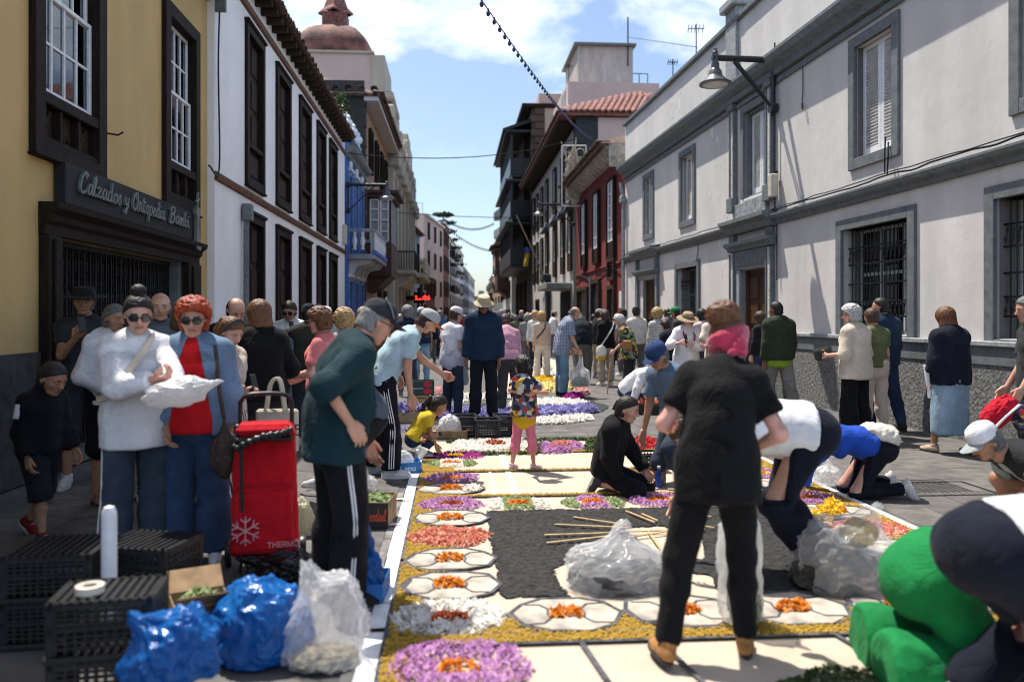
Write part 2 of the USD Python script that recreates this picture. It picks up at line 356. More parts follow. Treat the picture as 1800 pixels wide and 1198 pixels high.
# ------------------------------------------------ left: the yellow shop house
WY = Wall((-4.1, 0), (0, 1))
s = WY.s; sY1 = s(366); sY0 = 2.0
W1 = (s(50), s(178), 3.2, 6.1); W2 = (s(284), s(345), 3.2, 6.12); DO = (s(90), s(322), 0.15, 2.42)
yb = T('yellow_shop_house', 'ochre yellow shop house at the left with dark carved windows and a shop sign', 'building', (-4.1, 8, 0))
ins = .16
yb.part('wall', WY.panel(sY0, sY1, 1.25, 7.1, [(W1[0] + ins, W1[1] - ins, W1[2] + .1, W1[3] - .1), (W2[0] + ins, W2[1] - ins, W2[2] + .1, W2[3] - .1), DO]), YELLOW)
[yb.part('dado', q_, M('dado_dark', (.05, .05, .048), .8, .3, 6, bump=.006, bscale=12)) for q_ in [WY.box(sY0, s(67), 0, 1.25, -.4, .03, .008), WY.box(s(343), sY1, 0, 1.25, -.4, .03, .008)]]
yb.part('back_wall', cat_([WY.box(sY0, sY1, 0, 7.1, -6.0, -5.7), WY.box(sY0, sY0 + .3, 0, 7.1, -5.7, -.4), WY.box(sY1 - .3, sY1, 0, 7.1, -5.7, -.4)]), YELLOW)
yb.part('eave', cat_([WY.box(sY0 - .2, sY1, 7.1, 7.2, -6.3, .36), WY.prof(sY0, sY1, [(0, 6.86), (.12, 6.9), (.2, 7.0), (.34, 7.1), (0, 7.1)])]), TILE)
g = yb.part('gutter', tube([WY.pt(sY0, 7.06, .46), WY.pt(sY1 + .03, 7.06, .46)], .07, 10), ZINC)
yb.part('downpipe_bracket', WY.box(sY1 - .05, sY1 + .02, 6.7, 6.95, .02, .3, .01), ZINC)
def carved_window(th, W, a0, a1, z0, z1, zs, cols, rows, name='window'):
    """a dark wooden frame with three carved panels below a white sash window"""
    a0, a1 = min(a0, a1), max(a0, a1)
    f = th.part(name, W.ring(a0, a1, z0, z1, .2, -.1, .07, wb=.14), BROWN, smooth=30)
    th.part('sill', cat_([W.box(a0 + .2, a1 - .2, zs - .14, zs - .02, -.12, .06, .012), W.box(a0 - .02, a1 + .02, z0 - .03, z0, -.05, .1, .01), W.box(a0 + .2, a1 - .2, z0 + .14, z0 + .2, -.1, .05, .01)]), BROWN, f)
    th.part('carved_panel', W.box(a0 + .2, a1 - .2, z0 + .2, zs - .14, -.13, -.06), BROWN2, f)
    w = (a1 - a0 - .4) / 3; zc = (z0 + .2 + zs - .14) / 2; hh = (zs - z0 - .34) / 2
    for i in range(3):
        c = a0 + .2 + w * (i + .5)
        if i < 2: th.part('panel_post', W.box(c + w / 2 - .03, c + w / 2 + .03, z0 + .2, zs - .14, -.08, .03, .008), BROWN, f)
        P = []
        if i == 1:
            for k in range(8):
                e = np.array([math.cos(k * math.pi / 4), math.sin(k * math.pi / 4)]) * np.array([w * .36, hh * .85])
                P.append(tube([W.pt(c, zc, -.05), W.pt(c + e[0], zc + e[1], -.05)], [.035, .012], 6))
        else:
            for q in (1.0, .62):
                P.append(W.m(cat_([xf(lathe([(0, .05 * (2 - q)), (.7 * q, .03 * (2 - q)), (q, 0)], 14), np.diag([w * .33, hh * .8, 1.0]), (c, zc, -.07))])))
            P.append(tube([W.pt(c - w * .25, zc - hh * .8, -.05), W.pt(c + w * .25, zc + hh * .8, -.05)], .02, 6))
        th.part('carving', cat_(P), BROWN2, f, smooth=40)
    b0, b1, y0, y1 = a0 + .2, a1 - .2, zs, z1 - .2
    sw = .05
    S = [W.ring(b0, b1, y0, (y0 + y1) / 2 + .03, sw, -.06, -.02), W.ring(b0, b1, (y0 + y1) / 2 - .03, y1, sw, -.1, -.065)]
    cw = (b1 - b0 - 2 * sw) / cols
    for hlf, (q0, q1, oo) in enumerate(((y0 + sw, (y0 + y1) / 2 - .02, -.055), ((y0 + y1) / 2 + .02, y1 - sw, -.095))):
        for i in range(1, cols): S.append(W.box(b0 + sw + cw * i - .014, b0 + sw + cw * i + .014, q0, q1, oo - .012, oo + .02))
        rh = (q1 - q0) / rows
        for j in range(1, rows): S.append(W.box(b0 + sw, b1 - sw, q0 + rh * j - .014, q0 + rh * j + .014, oo - .008, oo + .016))
        for i in range(cols):
            for j in range(rows): th.part('pane', W.box(b0 + sw + cw * i + .016, b0 + sw + cw * (i + 1) - .016, q0 + rh * j + .016, q0 + rh * (j + 1) - .016, oo - .006, oo), GLASS, f)
    th.part('sash', cat_(S), WPAINT, f)
    aa = np.linspace(b0, b1, 60)
    th.part('curtain', sheet(np.array([[W.pt(a, z, -.22 + .025 * math.sin(a * 55)) for a in aa] for z in (y0 + .02, y1 - .02)])), CURT, f, smooth=True)
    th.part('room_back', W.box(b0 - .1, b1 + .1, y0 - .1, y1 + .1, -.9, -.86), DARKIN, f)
    return f
carved_window(yb, WY, *W1, 3.87, 4, 2); carved_window(yb, WY, *W2, 3.87, 4, 2)
# portal, doorstep, lattice gate
pf = yb.part('shop_portal', cat_([WY.prof(s(67), s(343), [(.0, 2.74), (.2, 2.74), (.19, 2.68), (.12, 2.62), (.11, 2.56), (.07, 2.52), (.07, 2.42), (0, 2.42)]), WY.box(s(67), s(92), .02, 2.418, 0, .1, .012), WY.box(s(320), s(343), .02, 2.418, 0, .1, .012),
    WY.box(s(75), s(88), .02, 2.38, .1, .13, .01), WY.box(s(326), s(338), .02, 2.38, .1, .13, .01)]), BROWN, smooth=30)
yb.part('doorstep', WY.box(s(92), s(320), 0, .15, -.45, .06, .02), M('doorstep', (.14, .13, .11), .8, .3, 6, bump=.004))
[yb.part('reveal', q_, M('reveal', (.16, .18, .17), .7, .2)) for q_ in [WY.box(s(316), s(322) + .02, .15, 2.42, -.5, -.02), WY.box(s(90) - .02, s(96), .15, 2.42, -.5, -.02)]]
lat = []; n = 26; ga, gb = s(97), s(315)
for i in range(n + 1):
    a = ga + (gb - ga) * i / n
    yb.part('gate_bar', cat_([WY.box(a - .012, a + .012, .17, 2.36, -.2, -.185), WY.box(a - .012, a + .012, .17, 2.36, -.165, -.15)]), IRON)
for lev in range(6):
    z0 = .3 + lev * .36
    for i in range(n):
        a, b = ga + (gb - ga) * i / n, ga + (gb - ga) * (i + 1) / n
        lat += [tube([WY.pt(a, z0, -.182), WY.pt(b, z0 + .17, -.182)], .008, 4), tube([WY.pt(b, z0 + .17, -.168), WY.pt(a, z0 + .34, -.168)], .008, 4)]
yb.part('gate_lattice', cat_(lat), IRON, kind='stuff'); [yb.part('gate_rail', q_, IRON) for q_ in [WY.box(ga, gb, 2.36, 2.41, -.22, -.13), WY.box(ga, gb, .152, .168, -.22, -.13)]]
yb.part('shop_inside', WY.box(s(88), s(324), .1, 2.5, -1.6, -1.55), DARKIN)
yb.part('shelf_lamp', cat_([WY.box(ga + .15 + .07 * k, ga + .17 + .07 * k, 2.21, 2.225, -1.5, -1.48) for k in (0, 1, 2, 3, 5, 9, 10, 11, 21, 22, 23)]), M('pale_beads', (.8, .75, .5), .4))
# the sign: lettering drawn as pen strokes
GL = {  # pen strokes of a script hand, x-height 1, capitals 1.9
 'C': [[(1.15, 1.75), (.95, 1.98), (.65, 1.9), (.35, 1.4), (.2, .7), (.3, .15), (.6, 0), (.95, .25)], [(.95, 1.98), (.85, 1.7), (.98, 1.5)]],
 'O': [[(.75, 1.9), (.4, 1.6), (.2, .9), (.3, .2), (.6, 0), (1.0, .4), (1.15, 1.1), (1.0, 1.7), (.75, 1.9), (.6, 1.6), (.75, 1.3)]],
 'B': [[(.35, 1.5), (.2, .1), (.15, -.1)], [(.1, 1.5), (.35, 1.85), (.75, 1.9), (.95, 1.6), (.75, 1.15), (.4, 1.0)], [(.4, 1.0), (.85, .9), (.95, .45), (.7, .05), (.35, -.1), (.1, .05)]],
 'a': [[(.72, .85), (.45, 1.0), (.2, .6), (.22, .12), (.45, .05), (.7, .5), (.76, .98)], [(.76, .98), (.72, .25), (.85, .02), (1.0, .2)]],
 'l': [[(.0, .2), (.3, 1.1), (.38, 1.75), (.25, 1.85), (.17, 1.2), (.2, .2), (.35, .02), (.5, .2)]],
 'z': [[(.1, .85), (.3, 1.0), (.65, .9), (.2, .1), (.5, .12), (.8, .1)]],
 'd': [[(.72, .85), (.45, 1.0), (.2, .6), (.22, .12), (.45, .05), (.7, .5), (.78, 1.85)], [(.78, 1.85), (.72, .25), (.85, .02), (1.0, .2)]],
 'o': [[(.5, 1.0), (.2, .65), (.22, .15), (.45, .02), (.7, .35), (.68, .85), (.5, 1.0), (.62, .82), (.9, .85)]],
 's': [[(.0, .2), (.45, 1.05), (.5, .65), (.62, .3), (.45, .02), (.15, .12)]],
 'y': [[(.1, .95), (.2, .3), (.4, .1), (.68, .6)], [(.78, 1.0), (.65, .1), (.4, -.75), (.15, -.75), (.3, -.35), (.8, .1)]],
 'r': [[(.1, 0), (.25, .6), (.3, 1.12), (.42, .9), (.7, .95), (.6, .3), (.75, .05), (.9, .2)]],
 't': [[(.4, 1.6), (.28, .3), (.42, .02), (.6, .2)], [(.05, 1.2), (.8, 1.28)]],
 'p': [[(.3, 1.0), (.2, .0), (.12, -.75)], [(.28, .75), (.55, 1.02), (.78, .7), (.7, .15), (.45, .02), (.25, .25)]],
 'e': [[(.15, .4), (.5, .55), (.62, .85), (.42, 1.0), (.2, .6), (.25, .12), (.5, .02), (.8, .25)]],
 'i': [[(.15, .9), (.12, .2), (.28, .02), (.45, .2)], [(.2, 1.35), (.24, 1.42)]],
 'm': [[(.1, 0), (.15, 1.0)], [(.15, .6), (.4, 1.0), (.45, .0)], [(.45, .6), (.72, 1.0), (.75, .2), (.9, .02), (1.02, .2)]],
 'b': [[(.25, 1.8), (.15, .5), (.25, .05), (.5, .05), (.72, .5), (.6, .95), (.3, .75)]]}
ADV = dict(C=1.15, O=1.25, B=1.1, a=.92, l=.5, z=.8, d=.95, o=.85, s=.7, y=.85, r=.8, t=.62, p=.85, e=.75, i=.42, m=1.0, b=.78)
def script_word(text, pen=.16):
    x, out = 0, []
    for ch in text:
        if ch == ' ': x += .55; continue
        for st in GL[ch]:
            p = smoothpath(np.array(st) + (x, 0), 6); out.append(LineString([(a + .12 * b, b) for a, b in p]).buffer(pen / 2 * (1.25 if ch.isupper() else 1)))
        x += ADV[ch]
    return unary_union(out), x
sg = yb  # the board is fixed to the house
bd = yb.part('shop_sign', cat_([WY.box(s(92), s(270), 2.76, 3.19, .02, .13, .006), WY.box(s(270) + .004, s(338), 2.76, 3.19, .02, .13, .006)]), BOARD, label='long black shop sign with pale grey green script lettering over the portal')
for wd, pa, pb, zb, hh in (('Calzados', 113, 189, 2.92, .115), ('y', 194, 204, 2.93, .11), ('Ortopedia', 210, 270, 2.92, .115), ('Bambi', 277, 314, 2.92, .115)):
    po, wid = script_word(wd); b0, b1 = s(pa), s(pb); k = (b1 - b0) / (po.bounds[2] - po.bounds[0])
    po = shapely.affinity.translate(shapely.affinity.scale(po, k, hh, origin=(0, 0)), b0 - po.bounds[0] * k, zb)
    yb.part('sign_word', WY.m(xf(prism(po.simplify(.002), .03), None, (0, 0, .135))), LETTER, bd)
# the carved foot-and-cross figure at the sign's end
fx = s(327); P = [(-.05, -.34), (.09, -.36), (.15, -.3), (.1, -.22), (.05, -.1), (.04, .12), (.1, .2), (.06, .3), (.0, .27), (-.06, .3), (-.1, .2), (-.05, .1), (-.06, -.12), (-.1, -.28)]
po = Polygon(smoothpath(np.array(P + P[:1]) + (fx, 2.98), 4)).buffer(0)
cr = unary_union([LineString([(fx, 3.26), (fx + .04, 3.5)]).buffer(.018), LineString([(fx - .05, 3.36), (fx + .09, 3.42)]).buffer(.016)])
yb.part('foot_emblem', WY.m(xf(prism(po, .05), None, (0, 0, .14))), LETTER, bd); yb.part('cross_emblem', WY.m(xf(prism(cr, .03), None, (0, 0, .15))), LETTER, bd)
yb.part('hook', tube([WY.pt(s(178) + .02, 3.75, 0), WY.pt(s(178) + .1, 3.74, .15), WY.pt(s(178) + .12, 3.78, .2)], .012, 6), IRON)

# ------------------------------------------------ left: the long white house
WW = Wall((-3.98, 0), (0, 1)); s = WW.s
a0, a1 = s(377), s(606)
wh = T('white_house', 'long white two storey house with dark brown shuttered windows and a tiled eave', 'building', (-3.98, 20, 0))
cols = [(430, 462), (484, 509), (525, 545), (556, 571), (578, 591)]
up = [(s(x0), s(x1), 4.15, 7.25) for x0, x1 in cols]; lo = [(s(x0), s(x1), .15, 3.6) for x0, x1 in cols]
hol = [(w[0] + .12, w[1] - .12, w[2] + .1, w[3] - .1) for w in up + lo]
wh.part('wall', WW.panel(a0, a1, 0, 8.0, hol), WHITE); wh.part('side_wall', WW.box(a0, a0 + .3, 0, 8.0, -7, -.402), WHITE); wh.part('end_wall', WW.box(a1 - .3, a1, 0, 8.0, -7, -.402), WHITE)
wh.part('string_course', WW.prof(a0, a1, [(0, 3.88), (.05, 3.9), (.08, 3.97), (.05, 4.02), (0, 4.03)]), RUST); wh.part('upper_course', WW.prof(a0, a1, [(0, 7.5), (.06, 7.52), (.07, 7.62), (0, 7.64)]), RUST)
def shutter_window(th, W, a0, a1, z0, z1, zp, mat=BROWN, dmat=BROWN2, light=False):
    """dark frame, two shutter leaves with raised panels, a lower panel"""
    f = th.part('window', cat_([W.ring(a0, a1, z0, z1, .16, -.12, .06), W.box(a0 + .16, a1 - .16, zp - .05, zp + .05, -.1, .045, .01), W.box(a0 - .03, a1 + .03, z1, z1 + .07, -.02, .1, .015), W.box(a0 - .02, a1 + .02, z0 - .05, z0, -.02, .09, .012)]), mat)
    mid = (a0 + a1) / 2
    for q0, q1 in ((a0 + .16, mid - .008), (mid + .008, a1 - .16)):
        lf = [W.box(q0, q1, zp + .05, z1 - .16, -.13, -.09)]
        h = (z1 - .16 - zp - .05) / 3
        for k in range(3):
            lf.append(W.box(q0 + .07, q1 - .07, zp + .05 + h * k + .08, zp + .05 + h * (k + 1) - .06, -.09, -.06, .02))
        th.part('shutter', cat_(lf), dmat, f)
    th.part('lower_panel', cat_([W.box(a0 + .16, a1 - .16, z0 + .16, zp - .05, -.12, -.07), W.box(a0 + .26, a1 - .26, z0 + .24, zp - .13, -.07, -.03, .02)]), dmat, f)
    return f
for w in up: shutter_window(wh, WW, *w, 4.95)
for w in lo: shutter_window(wh, WW, *w, .9, BROWN, BROWN2)
# eave with tiles, rafters, roof
wh.part('roof', WW.m((np.array([[a0, 8.06, .34], [a1 - .3, 8.06, .34], [a1 - .3, 10.2, -3.6], [a0, 10.2, -3.6], [a0, 8.0, .34], [a1 - .3, 8.0, .34], [a1 - .3, 8.0, -7], [a0, 8.0, -7]]), np.array([[0, 1, 2], [0, 2, 3], [4, 6, 5], [4, 7, 6], [0, 4, 5], [0, 5, 1], [1, 5, 6], [1, 6, 2], [0, 3, 7], [0, 7, 4], [3, 2, 6], [3, 6, 7]]))), TILE)
half = [(math.cos(t), math.sin(t)) for t in np.linspace(0, math.pi, 6)]
def tile_mesh(L=.42, r=.1):
    P = np.array([[[x * (r + .012 * k), z * (r + .012 * k) * .8, -L * k] for x, z in half] for k in (0, 1)]); return sheet(P, .015)
tm = tile_mesh(); nt = int((a1 - .3 - a0) / .22); TLM = [TILE, M('roof_tile_b', (.20, .12, .08), .85, .4, 5, bump=.01, bscale=25), M('roof_tile_c', (.09, .06, .045), .9, .4, 6, bump=.01, bscale=25)]
for i in range(nt):
    wh.part('roof_tile', WW.m(xf(tm, rot([1, 0, 0], 0), (a0 + .11 + i * .22, 8.05 + random.uniform(-.012, .012), .46 + random.uniform(-.03, .02)))), TLM[i % 3 if random.random() < .7 else 0], label=None)
wh.part('under_tile', cat_([WW.m(xf(tm, rot([0, 0, 1], 180), (a0 + i * .22, 8.07, .42))) for i in range(nt)]), TILE, kind='stuff')
for i in range(int((a1 - a0) / .5)):
    wh.part('rafter_end', WW.box(a0 + .2 + i * .5, a0 + .3 + i * .5, 7.84, 7.98, -.1, .34, .01), BROWN2)
wh.part('eave_board', WW.box(a0, a1 - .3, 7.98, 8.0, 0, .36), BROWN2)
wh.part('downpipe', cat_([tube([WW.pt(s(425), .1, .08), WW.pt(s(425), 3.2, .08), WW.pt(s(424.5), 3.5, .1)], .05, 10), WW.box(s(425) - .1, s(425) + .1, 3.4, 3.72, .02, .2, .02)]), ZINC, smooth=40)
wh.part('cable', tube(smoothpath([WW.pt(a0 + .12, 8.0, .1), WW.pt(a0 + .05, 6, .05), WW.pt(a0 + .1, 4.1, .05), WW.pt(s(345) + .3, 4.0, .1)], 6), .015, 6), IRON)
wh.part('junction_box', WW.box(s(603) - .2, s(603) + .1, 4.2, 4.9, .0, .14, .02), M('cream_box', (.5, .46, .38), .6))
# a small bush growing out of the eave
tuft = T('eave_weed', 'small green weed growing out of the white house eave', 'plant', WW.pt(s(585), 8.15, .2))
rng = np.random.default_rng(3); V = []
def leafcloud(c, r, n, size, rng, flat=1.0):
    c = np.asarray(c, float); d = rng.normal(size=(n, 3)); d /= np.linalg.norm(d, axis=1, keepdims=True); d *= rng.uniform(.35, 1, (n, 1)) ** .6; p = c + d * np.asarray(r)
    a = rng.normal(size=(n, 3)); a /= np.linalg.norm(a, axis=1, keepdims=True); b = np.cross(a, rng.normal(size=(n, 3))); b /= np.linalg.norm(b, axis=1, keepdims=True)
    L = size * rng.uniform(.6, 1.4, (n, 1)); v = np.stack([p - a * L, p + b * L * .4, p + a * L, p - b * L * .4], 1).reshape(-1, 3)
    k = np.arange(n)[:, None] * 4; return v, np.vstack([k + [0, 1, 2], k + [0, 2, 3]])
LEAF = M('leaf', (.06, .12, .03), .6, .5, 3, trans=.3); LEAFD = M('leaf_dark', (.03, .06, .025), .6, .5, 2, trans=.25)
c = WW.pt(s(585), 8.6, .25)
tuft.part('foliage', leafcloud(c, (.3, .3, .4), 260, .07, rng), LEAF); tuft.part('stem', tube([WW.pt(s(585), 8.0, .1), c], .02, 5), BROWN2)
# ------------------------------------------------ right: the long grey-white house
WG = Wall((6.55 + .04 * 11.5, 0), (.04, -1)); s = WG.s; zz = WG.z
g0, g1 = s(1099), s(1800) + 4.5      # far end, near end (behind the frame)
gh = T('grey_house', 'long pale grey house with dark grey mouldings, louvred shutters and iron window grilles', 'building', WG.pt(s(1450), 0))
zc_ = 6.62; zs_ = 3.62; zd_ = 1.28
L1 = (s(1131.5), s(1150), 3.98, 6.05); L2 = (s(1195), s(1223), 3.98, 6.05); L4 = (s(1494.5), s(1583), 3.98, 6.12); L5 = (s(1778), s(1778) + 1.5, 3.98, 6.12)
L3 = (s(1311), s(1349), 4.15, 6.0)
G1 = (s(1188), s(1231), zd_ - .02, 3.06); G2 = (s(1473), s(1612), zd_ + .02, 3.2); G3 = (s(1735), s(1735) + 1.95, zd_ + .02, 3.2)
D1 = (s(1130.5), s(1153), .12, 2.75); D2 = (s(1303), s(1351), .12, 2.62)
for q in ('L1', 'L2', 'L3', 'L4', 'L5', 'G1', 'G2', 'G3', 'D1', 'D2'): globals()[q] = tuple([min(globals()[q][:2]), max(globals()[q][:2])] + list(globals()[q][2:]))
t_ = .17
hol = [(w[0] + t_, w[1] - t_, w[2] + t_, w[3] - t_) for w in (L1, L2, L4, L5)] + [(w[0] + t_, w[1] - t_, w[2] + .03, w[3] - t_) for w in (G1, G2, G3)] + [L3, D1, D2]
gh.part('wall', WG.panel(g0, g1, zd_, 8.15, hol, .45), GREYW)
sd = [D1[0] - .02, D1[1] + .02, D2[0] - .02, D2[1] + .02]
edges = [g0] + sd + [g1]
dd = [(edges[i], edges[i + 1]) for i in (0, 2, 4)]
for a, b in dd: gh.part('dado', WG.box(a, b, 0, zd_ - .004, -.42, .035), ROUGHD); gh.part('dado_band', WG.box(a, b, zd_ - .28, zd_ - .05, .036, .05, .004), TRIM); gh.part('dado_cap', WG.box(a, b, zd_ - .05, zd_ + .02, -.0, .085, .012), TRIML)
[gh.part('side_wall', q_, GREYW) for q_ in [WG.box(g0, g0 + .3, 0, 8.15, -7, -.455), WG.box(g1 - .3, g1, 0, 8.15, -7, -.455), WG.box(g0, g1, 7.4, 7.5, -7, -.455)]]
def mould(z, k=1.0): return [(0, z - .2 * k), (.05 * k, z - .19 * k), (.06 * k, z - .12 * k), (.13 * k, z - .08 * k), (.17 * k, z - .03 * k), (.17 * k, z), (.03, z + .04 * k), (0, z + .04 * k)]
gh.part('string_course', WG.prof(g0, g1, mould(zs_, 1.0)), TRIM); gh.part('cornice', cat_([WG.prof(g0, g1, mould(zc_ + .1, 1.9)), WG.box(g0, g1, zc_ - .42, zc_ - .32, .0, .05, .01)]), TRIM)
gh.part('parapet_cap', WG.box(g0, g1, 8.15, 8.27, -.5, .1, .02), TRIM)
pp = s(1290); gh.part('parapet_pier', cat_([WG.box(pp - .3, pp + .3, 6.82, 8.5, -.2, .08, .01), WG.box(pp - .4, pp + .4, 8.5, 8.7, -.3, .2, .03)]), TRIML)
def louvre_window(th, W, a0, a1, z0, z1, t=.17, gap=.06, trim=True):
    f = th.part('window', W.ring(a0, a1, z0, z1, t, -.03, .045) if trim else W.ring(a0, a1, z0, z1, .05, -.12, -.02), TRIM)
    t = t if trim else .05
    th.part('reveal', cat_([W.box(a0 + t - .02, a0 + t, z0 + t, z1 - t, -.3, -.031), W.box(a1 - t, a1 - t + .02, z0 + t, z1 - t, -.3, -.031)]) if trim else W.box(a0, a1, z0 - .06, z0 - .005, -.3, .05), TRIM if trim else WPAINT, f)
    b0, b1, y0, y1 = a0 + t, a1 - t, z0 + t, z1 - t; mid = (b0 + b1) / 2; o = -.16
    for q0, q1 in ((b0 + .01, mid - .006), (mid + .006, b1 - .01)):
        sh = th.part('shutter', W.ring(q0, q1, y0 + .01, y1 - .01, .075, o, o + .045, wb=.14), WPAINT, f)
    sl = []
    for q0, q1 in ((b0 + .085, mid - .08), (mid + .08, b1 - .085)):
        n = int((y1 - y0 - .23) / .052)
        for k in range(n):
            z = y0 + .17 + k * .052; c = W.m(xf(bx(q0, q1, -.026, .026, -.004, .004), rot([1, 0, 0], 55), (0, z, o + .022))); sl.append(c)
    th.part('louvre_slats', cat_(sl), M('louvre_white', (.60, .60, .60), .5), f, kind='stuff')
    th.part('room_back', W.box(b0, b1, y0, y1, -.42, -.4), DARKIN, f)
for w in (L1, L2, L4, L5): louvre_window(gh, WG, *w)
louvre_window(gh, WG, L3[0], L3[1], L3[2], L3[3], trim=False)
def scroll(W, a, z, w, h, o):
    P = []
    for sg in (-1, 1):
        t = np.linspace(0, 1.6 * math.pi, 10); r = w * .42 * (1 - t / (2.2 * math.pi))
        P.append(tube([W.pt(a + sg * (w * .1 + .0) + r_ * math.cos(q) * sg * .6, z + sg * h * .25 + r_ * math.sin(q), o) for q, r_ in zip(t, r)], .009, 4))
    P.append(tube([W.pt(a - w * .2, z - h * .45, o), W.pt(a + w * .2, z + h * .45, o)], .009, 4)); return P
def grille_window(th, W, a0, a1, z0, z1, t=.17, fine=True):
    f = th.part('window', W.ring(a0, a1, z0, z1, t, -.03, .05, wb=.02), TRIM)
    b0, b1, y0, y1 = a0 + t, a1 - t, z0 + .03, z1 - t
    th.part('reveal', cat_([W.box(b0 - .02, b0, y0, y1, -.42, -.031), W.box(b1, b1 + .02, y0, y1, -.42, -.031), W.box(b0, b1, y1, y1 + .02, -.42, -.031)]), TRIM, f)
    n = max(8, int((b1 - b0) / .105)); st = (b1 - b0) / n; o = -.1
    for i in range(1, n): th.part('grille_bar', tube([W.pt(b0 + st * i, y0, o), W.pt(b0 + st * i, y1, o)], .0095, 6, caps=False), IRON, f)
    H = y1 - y0; th.part('grille_rail', cat_([W.box(b0, b1, y0 + H * q - .012, y0 + H * q + .012, o - .012, o + .012) for q in (.16, .30, .47, .66, .82)]), IRON, f)
    sc = []
    for q in (.23, .74):
        for i in range(n): sc += scroll(W, b0 + st * (i + .5), y0 + H * q, st * .95, H * .13, o + .012)
    th.part('grille_scrolls', cat_(sc), IRON, f, kind='stuff')
    m = 3; cw = (b1 - b0) / m; fr = [W.ring(b0, b1, y0, y1, .05, -.36, -.3)]
    for i in range(1, m): fr.append(W.box(b0 + cw * i - .03, b0 + cw * i + .03, y0, y1, -.36, -.3))
    fr.append(W.box(b0, b1, y0 + H * .55, y0 + H * .55 + .05, -.355, -.305))
    th.part('casement', cat_(fr), M('casement', (.42, .45, .45), .5), f)
    for i in range(m): th.part('pane', W.box(b0 + cw * i + .03, b0 + cw * (i + 1) - .03, y0 + .05, y1 - .05, -.335, -.33), GLASS, f)
    aa = np.linspace(b0, b1, 70)
    th.part('curtain', sheet(np.array([[W.pt(a, z, -.5 + .03 * math.sin(a * 40)) for a in aa] for z in (y0, y1)])), M('dim_curtain', (.10, .14, .14), .9, .3, 3, stretch=(10, 10, .5)), f, smooth=True)
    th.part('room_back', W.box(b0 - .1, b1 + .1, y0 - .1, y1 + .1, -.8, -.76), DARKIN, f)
for w in (G1, G2, G3): grille_window(gh, WG, *w)
def panel_door(th, W, a0, a1, z0, z1, o=-.3, mat=DOORW, leaves=2):
    d = th.part('door', W.ring(a0, a1, z0, z1, .07, o - .03, o + .05, wb=0), mat)
    w = (a1 - a0 - .14) / leaves
    for i in range(leaves):
        q0 = a0 + .07 + w * i + .004; q1 = q0 + w - .008; lf = [W.box(q0, q1, z0, z1 - .07, o - .03, o)]; H = z1 - .07 - z0
        for (h0, h1) in ((.04, .22), (.26, .5), (.54, .72), (.76, .96)):
            lf.append(W.box(q0 + w * .16, q1 - w * .16, z0 + H * h0, z0 + H * h1, o, o + .025, .015))
        th.part('door_leaf', cat_(lf), mat, d)
    m = (a0 + a1) / 2; th.part('door_handle', cat_([tube([W.pt(m - .08, z0 + 1.05, o + .03), W.pt(m - .08, z0 + 1.05, o + .09), W.pt(m - .16, z0 + 1.05, o + .09)], .014, 6)]), M('brass', (.5, .35, .12), .35, metal=.9), d)
    return d
# the main door bay: door, lintel, pilasters, and the framed window above
panel_door(gh, WG, D2[0], D2[1], .12, 2.62, o=-.15)
[gh.part('door_reveal', q_, TRIML) for q_ in [WG.box(D2[0] - .02, D2[0], .12, 2.62, -.45, -.0), WG.box(D2[1], D2[1] + .02, .12, 2.62, -.45, 0), WG.box(D2[0], D2[1], 2.622, 2.66, -.45, -.002)]]
[gh.part('doorstep', q_, M('step_stone', (.22, .21, .2), .8, .25, 8, bump=.004)) for q_ in [WG.box(D2[0] - .1, D2[1] + .1, 0, .12, -.45, .14, .015), WG.box(D1[0] - .08, D1[1] + .08, 0, .12, -.45, .12, .015)]]
pa, pb = sorted((s(1287), s(1364)))
x0_, x1_ = pa + .04, pb - .04
for q0, q1 in ((x0_, x0_ + .26), (x1_ - .26, x1_)):
    p = gh.part('pilaster', cat_([WG.box(q0, q0 + .05, 0, 3.0, .0, .1, .006), WG.box(q1 - .05, q1, 0, 3.0, .0, .1, .006), WG.box(q0 - .02, q1 + .02, 0, .3, .0, .13, .01)]), TRIM); gh.part('stone_strip', WG.box(q0 + .05, q1 - .05, .3, 3.0, .0, .075), STONEC, p)
    p = gh.part('pilaster', cat_([WG.box(q0, q0 + .05, 4.25, 6.2, .0, .1, .006), WG.box(q1 - .05, q1, 4.25, 6.2, .0, .1, .006), WG.box(q0 - .03, q1 + .03, 3.92, 4.25, .0, .15, .012), WG.box(q0 - .03, q1 + .03, 6.2, 6.34, 0, .15, .02)]), TRIM); gh.part('stone_strip', WG.box(q0 + .05, q1 - .05, 4.25, 6.2, .0, .075), STONEC, p)
lm = gh.part('door_lintel', cat_([WG.box(x0_ + .27, x1_ - .27, 2.63, 3.03, .0, .06, .006), WG.box(x0_ + .27, D2[0] - .0, .12, 2.628, 0.0, .05, .006), WG.box(D2[1], x1_ - .27, .12, 2.628, 0.0, .05, .006)]), TRIML)
kk = np.linspace(x0_ + .3, x1_ - .3, 6)
for i in range(5): gh.part('lintel_stone', WG.m(cbx(kk[i] + .008, kk[i + 1] - .008, 2.68, 3.0, .06, .085, .01)), TRIM, lm)
gh.part('door_entablature', cat_([WG.prof(x0_ - .06, x1_ + .06, [(0, 3.03), (.1, 3.04), (.12, 3.1), (.2, 3.15), (.22, 3.22), (0, 3.24)]), WG.box(x0_, x0_ + .26, 3.245, 3.4, 0, .1, .006), WG.box(x1_ - .26, x1_, 3.245, 3.4, 0, .1, .006), WG.prof(x0_ - .1, x1_ + .1, [(0, 3.4), (.12, 3.42), (.2, 3.55), (.32, 3.62), (.32, 3.7), (0, 3.74)])]), TRIM)
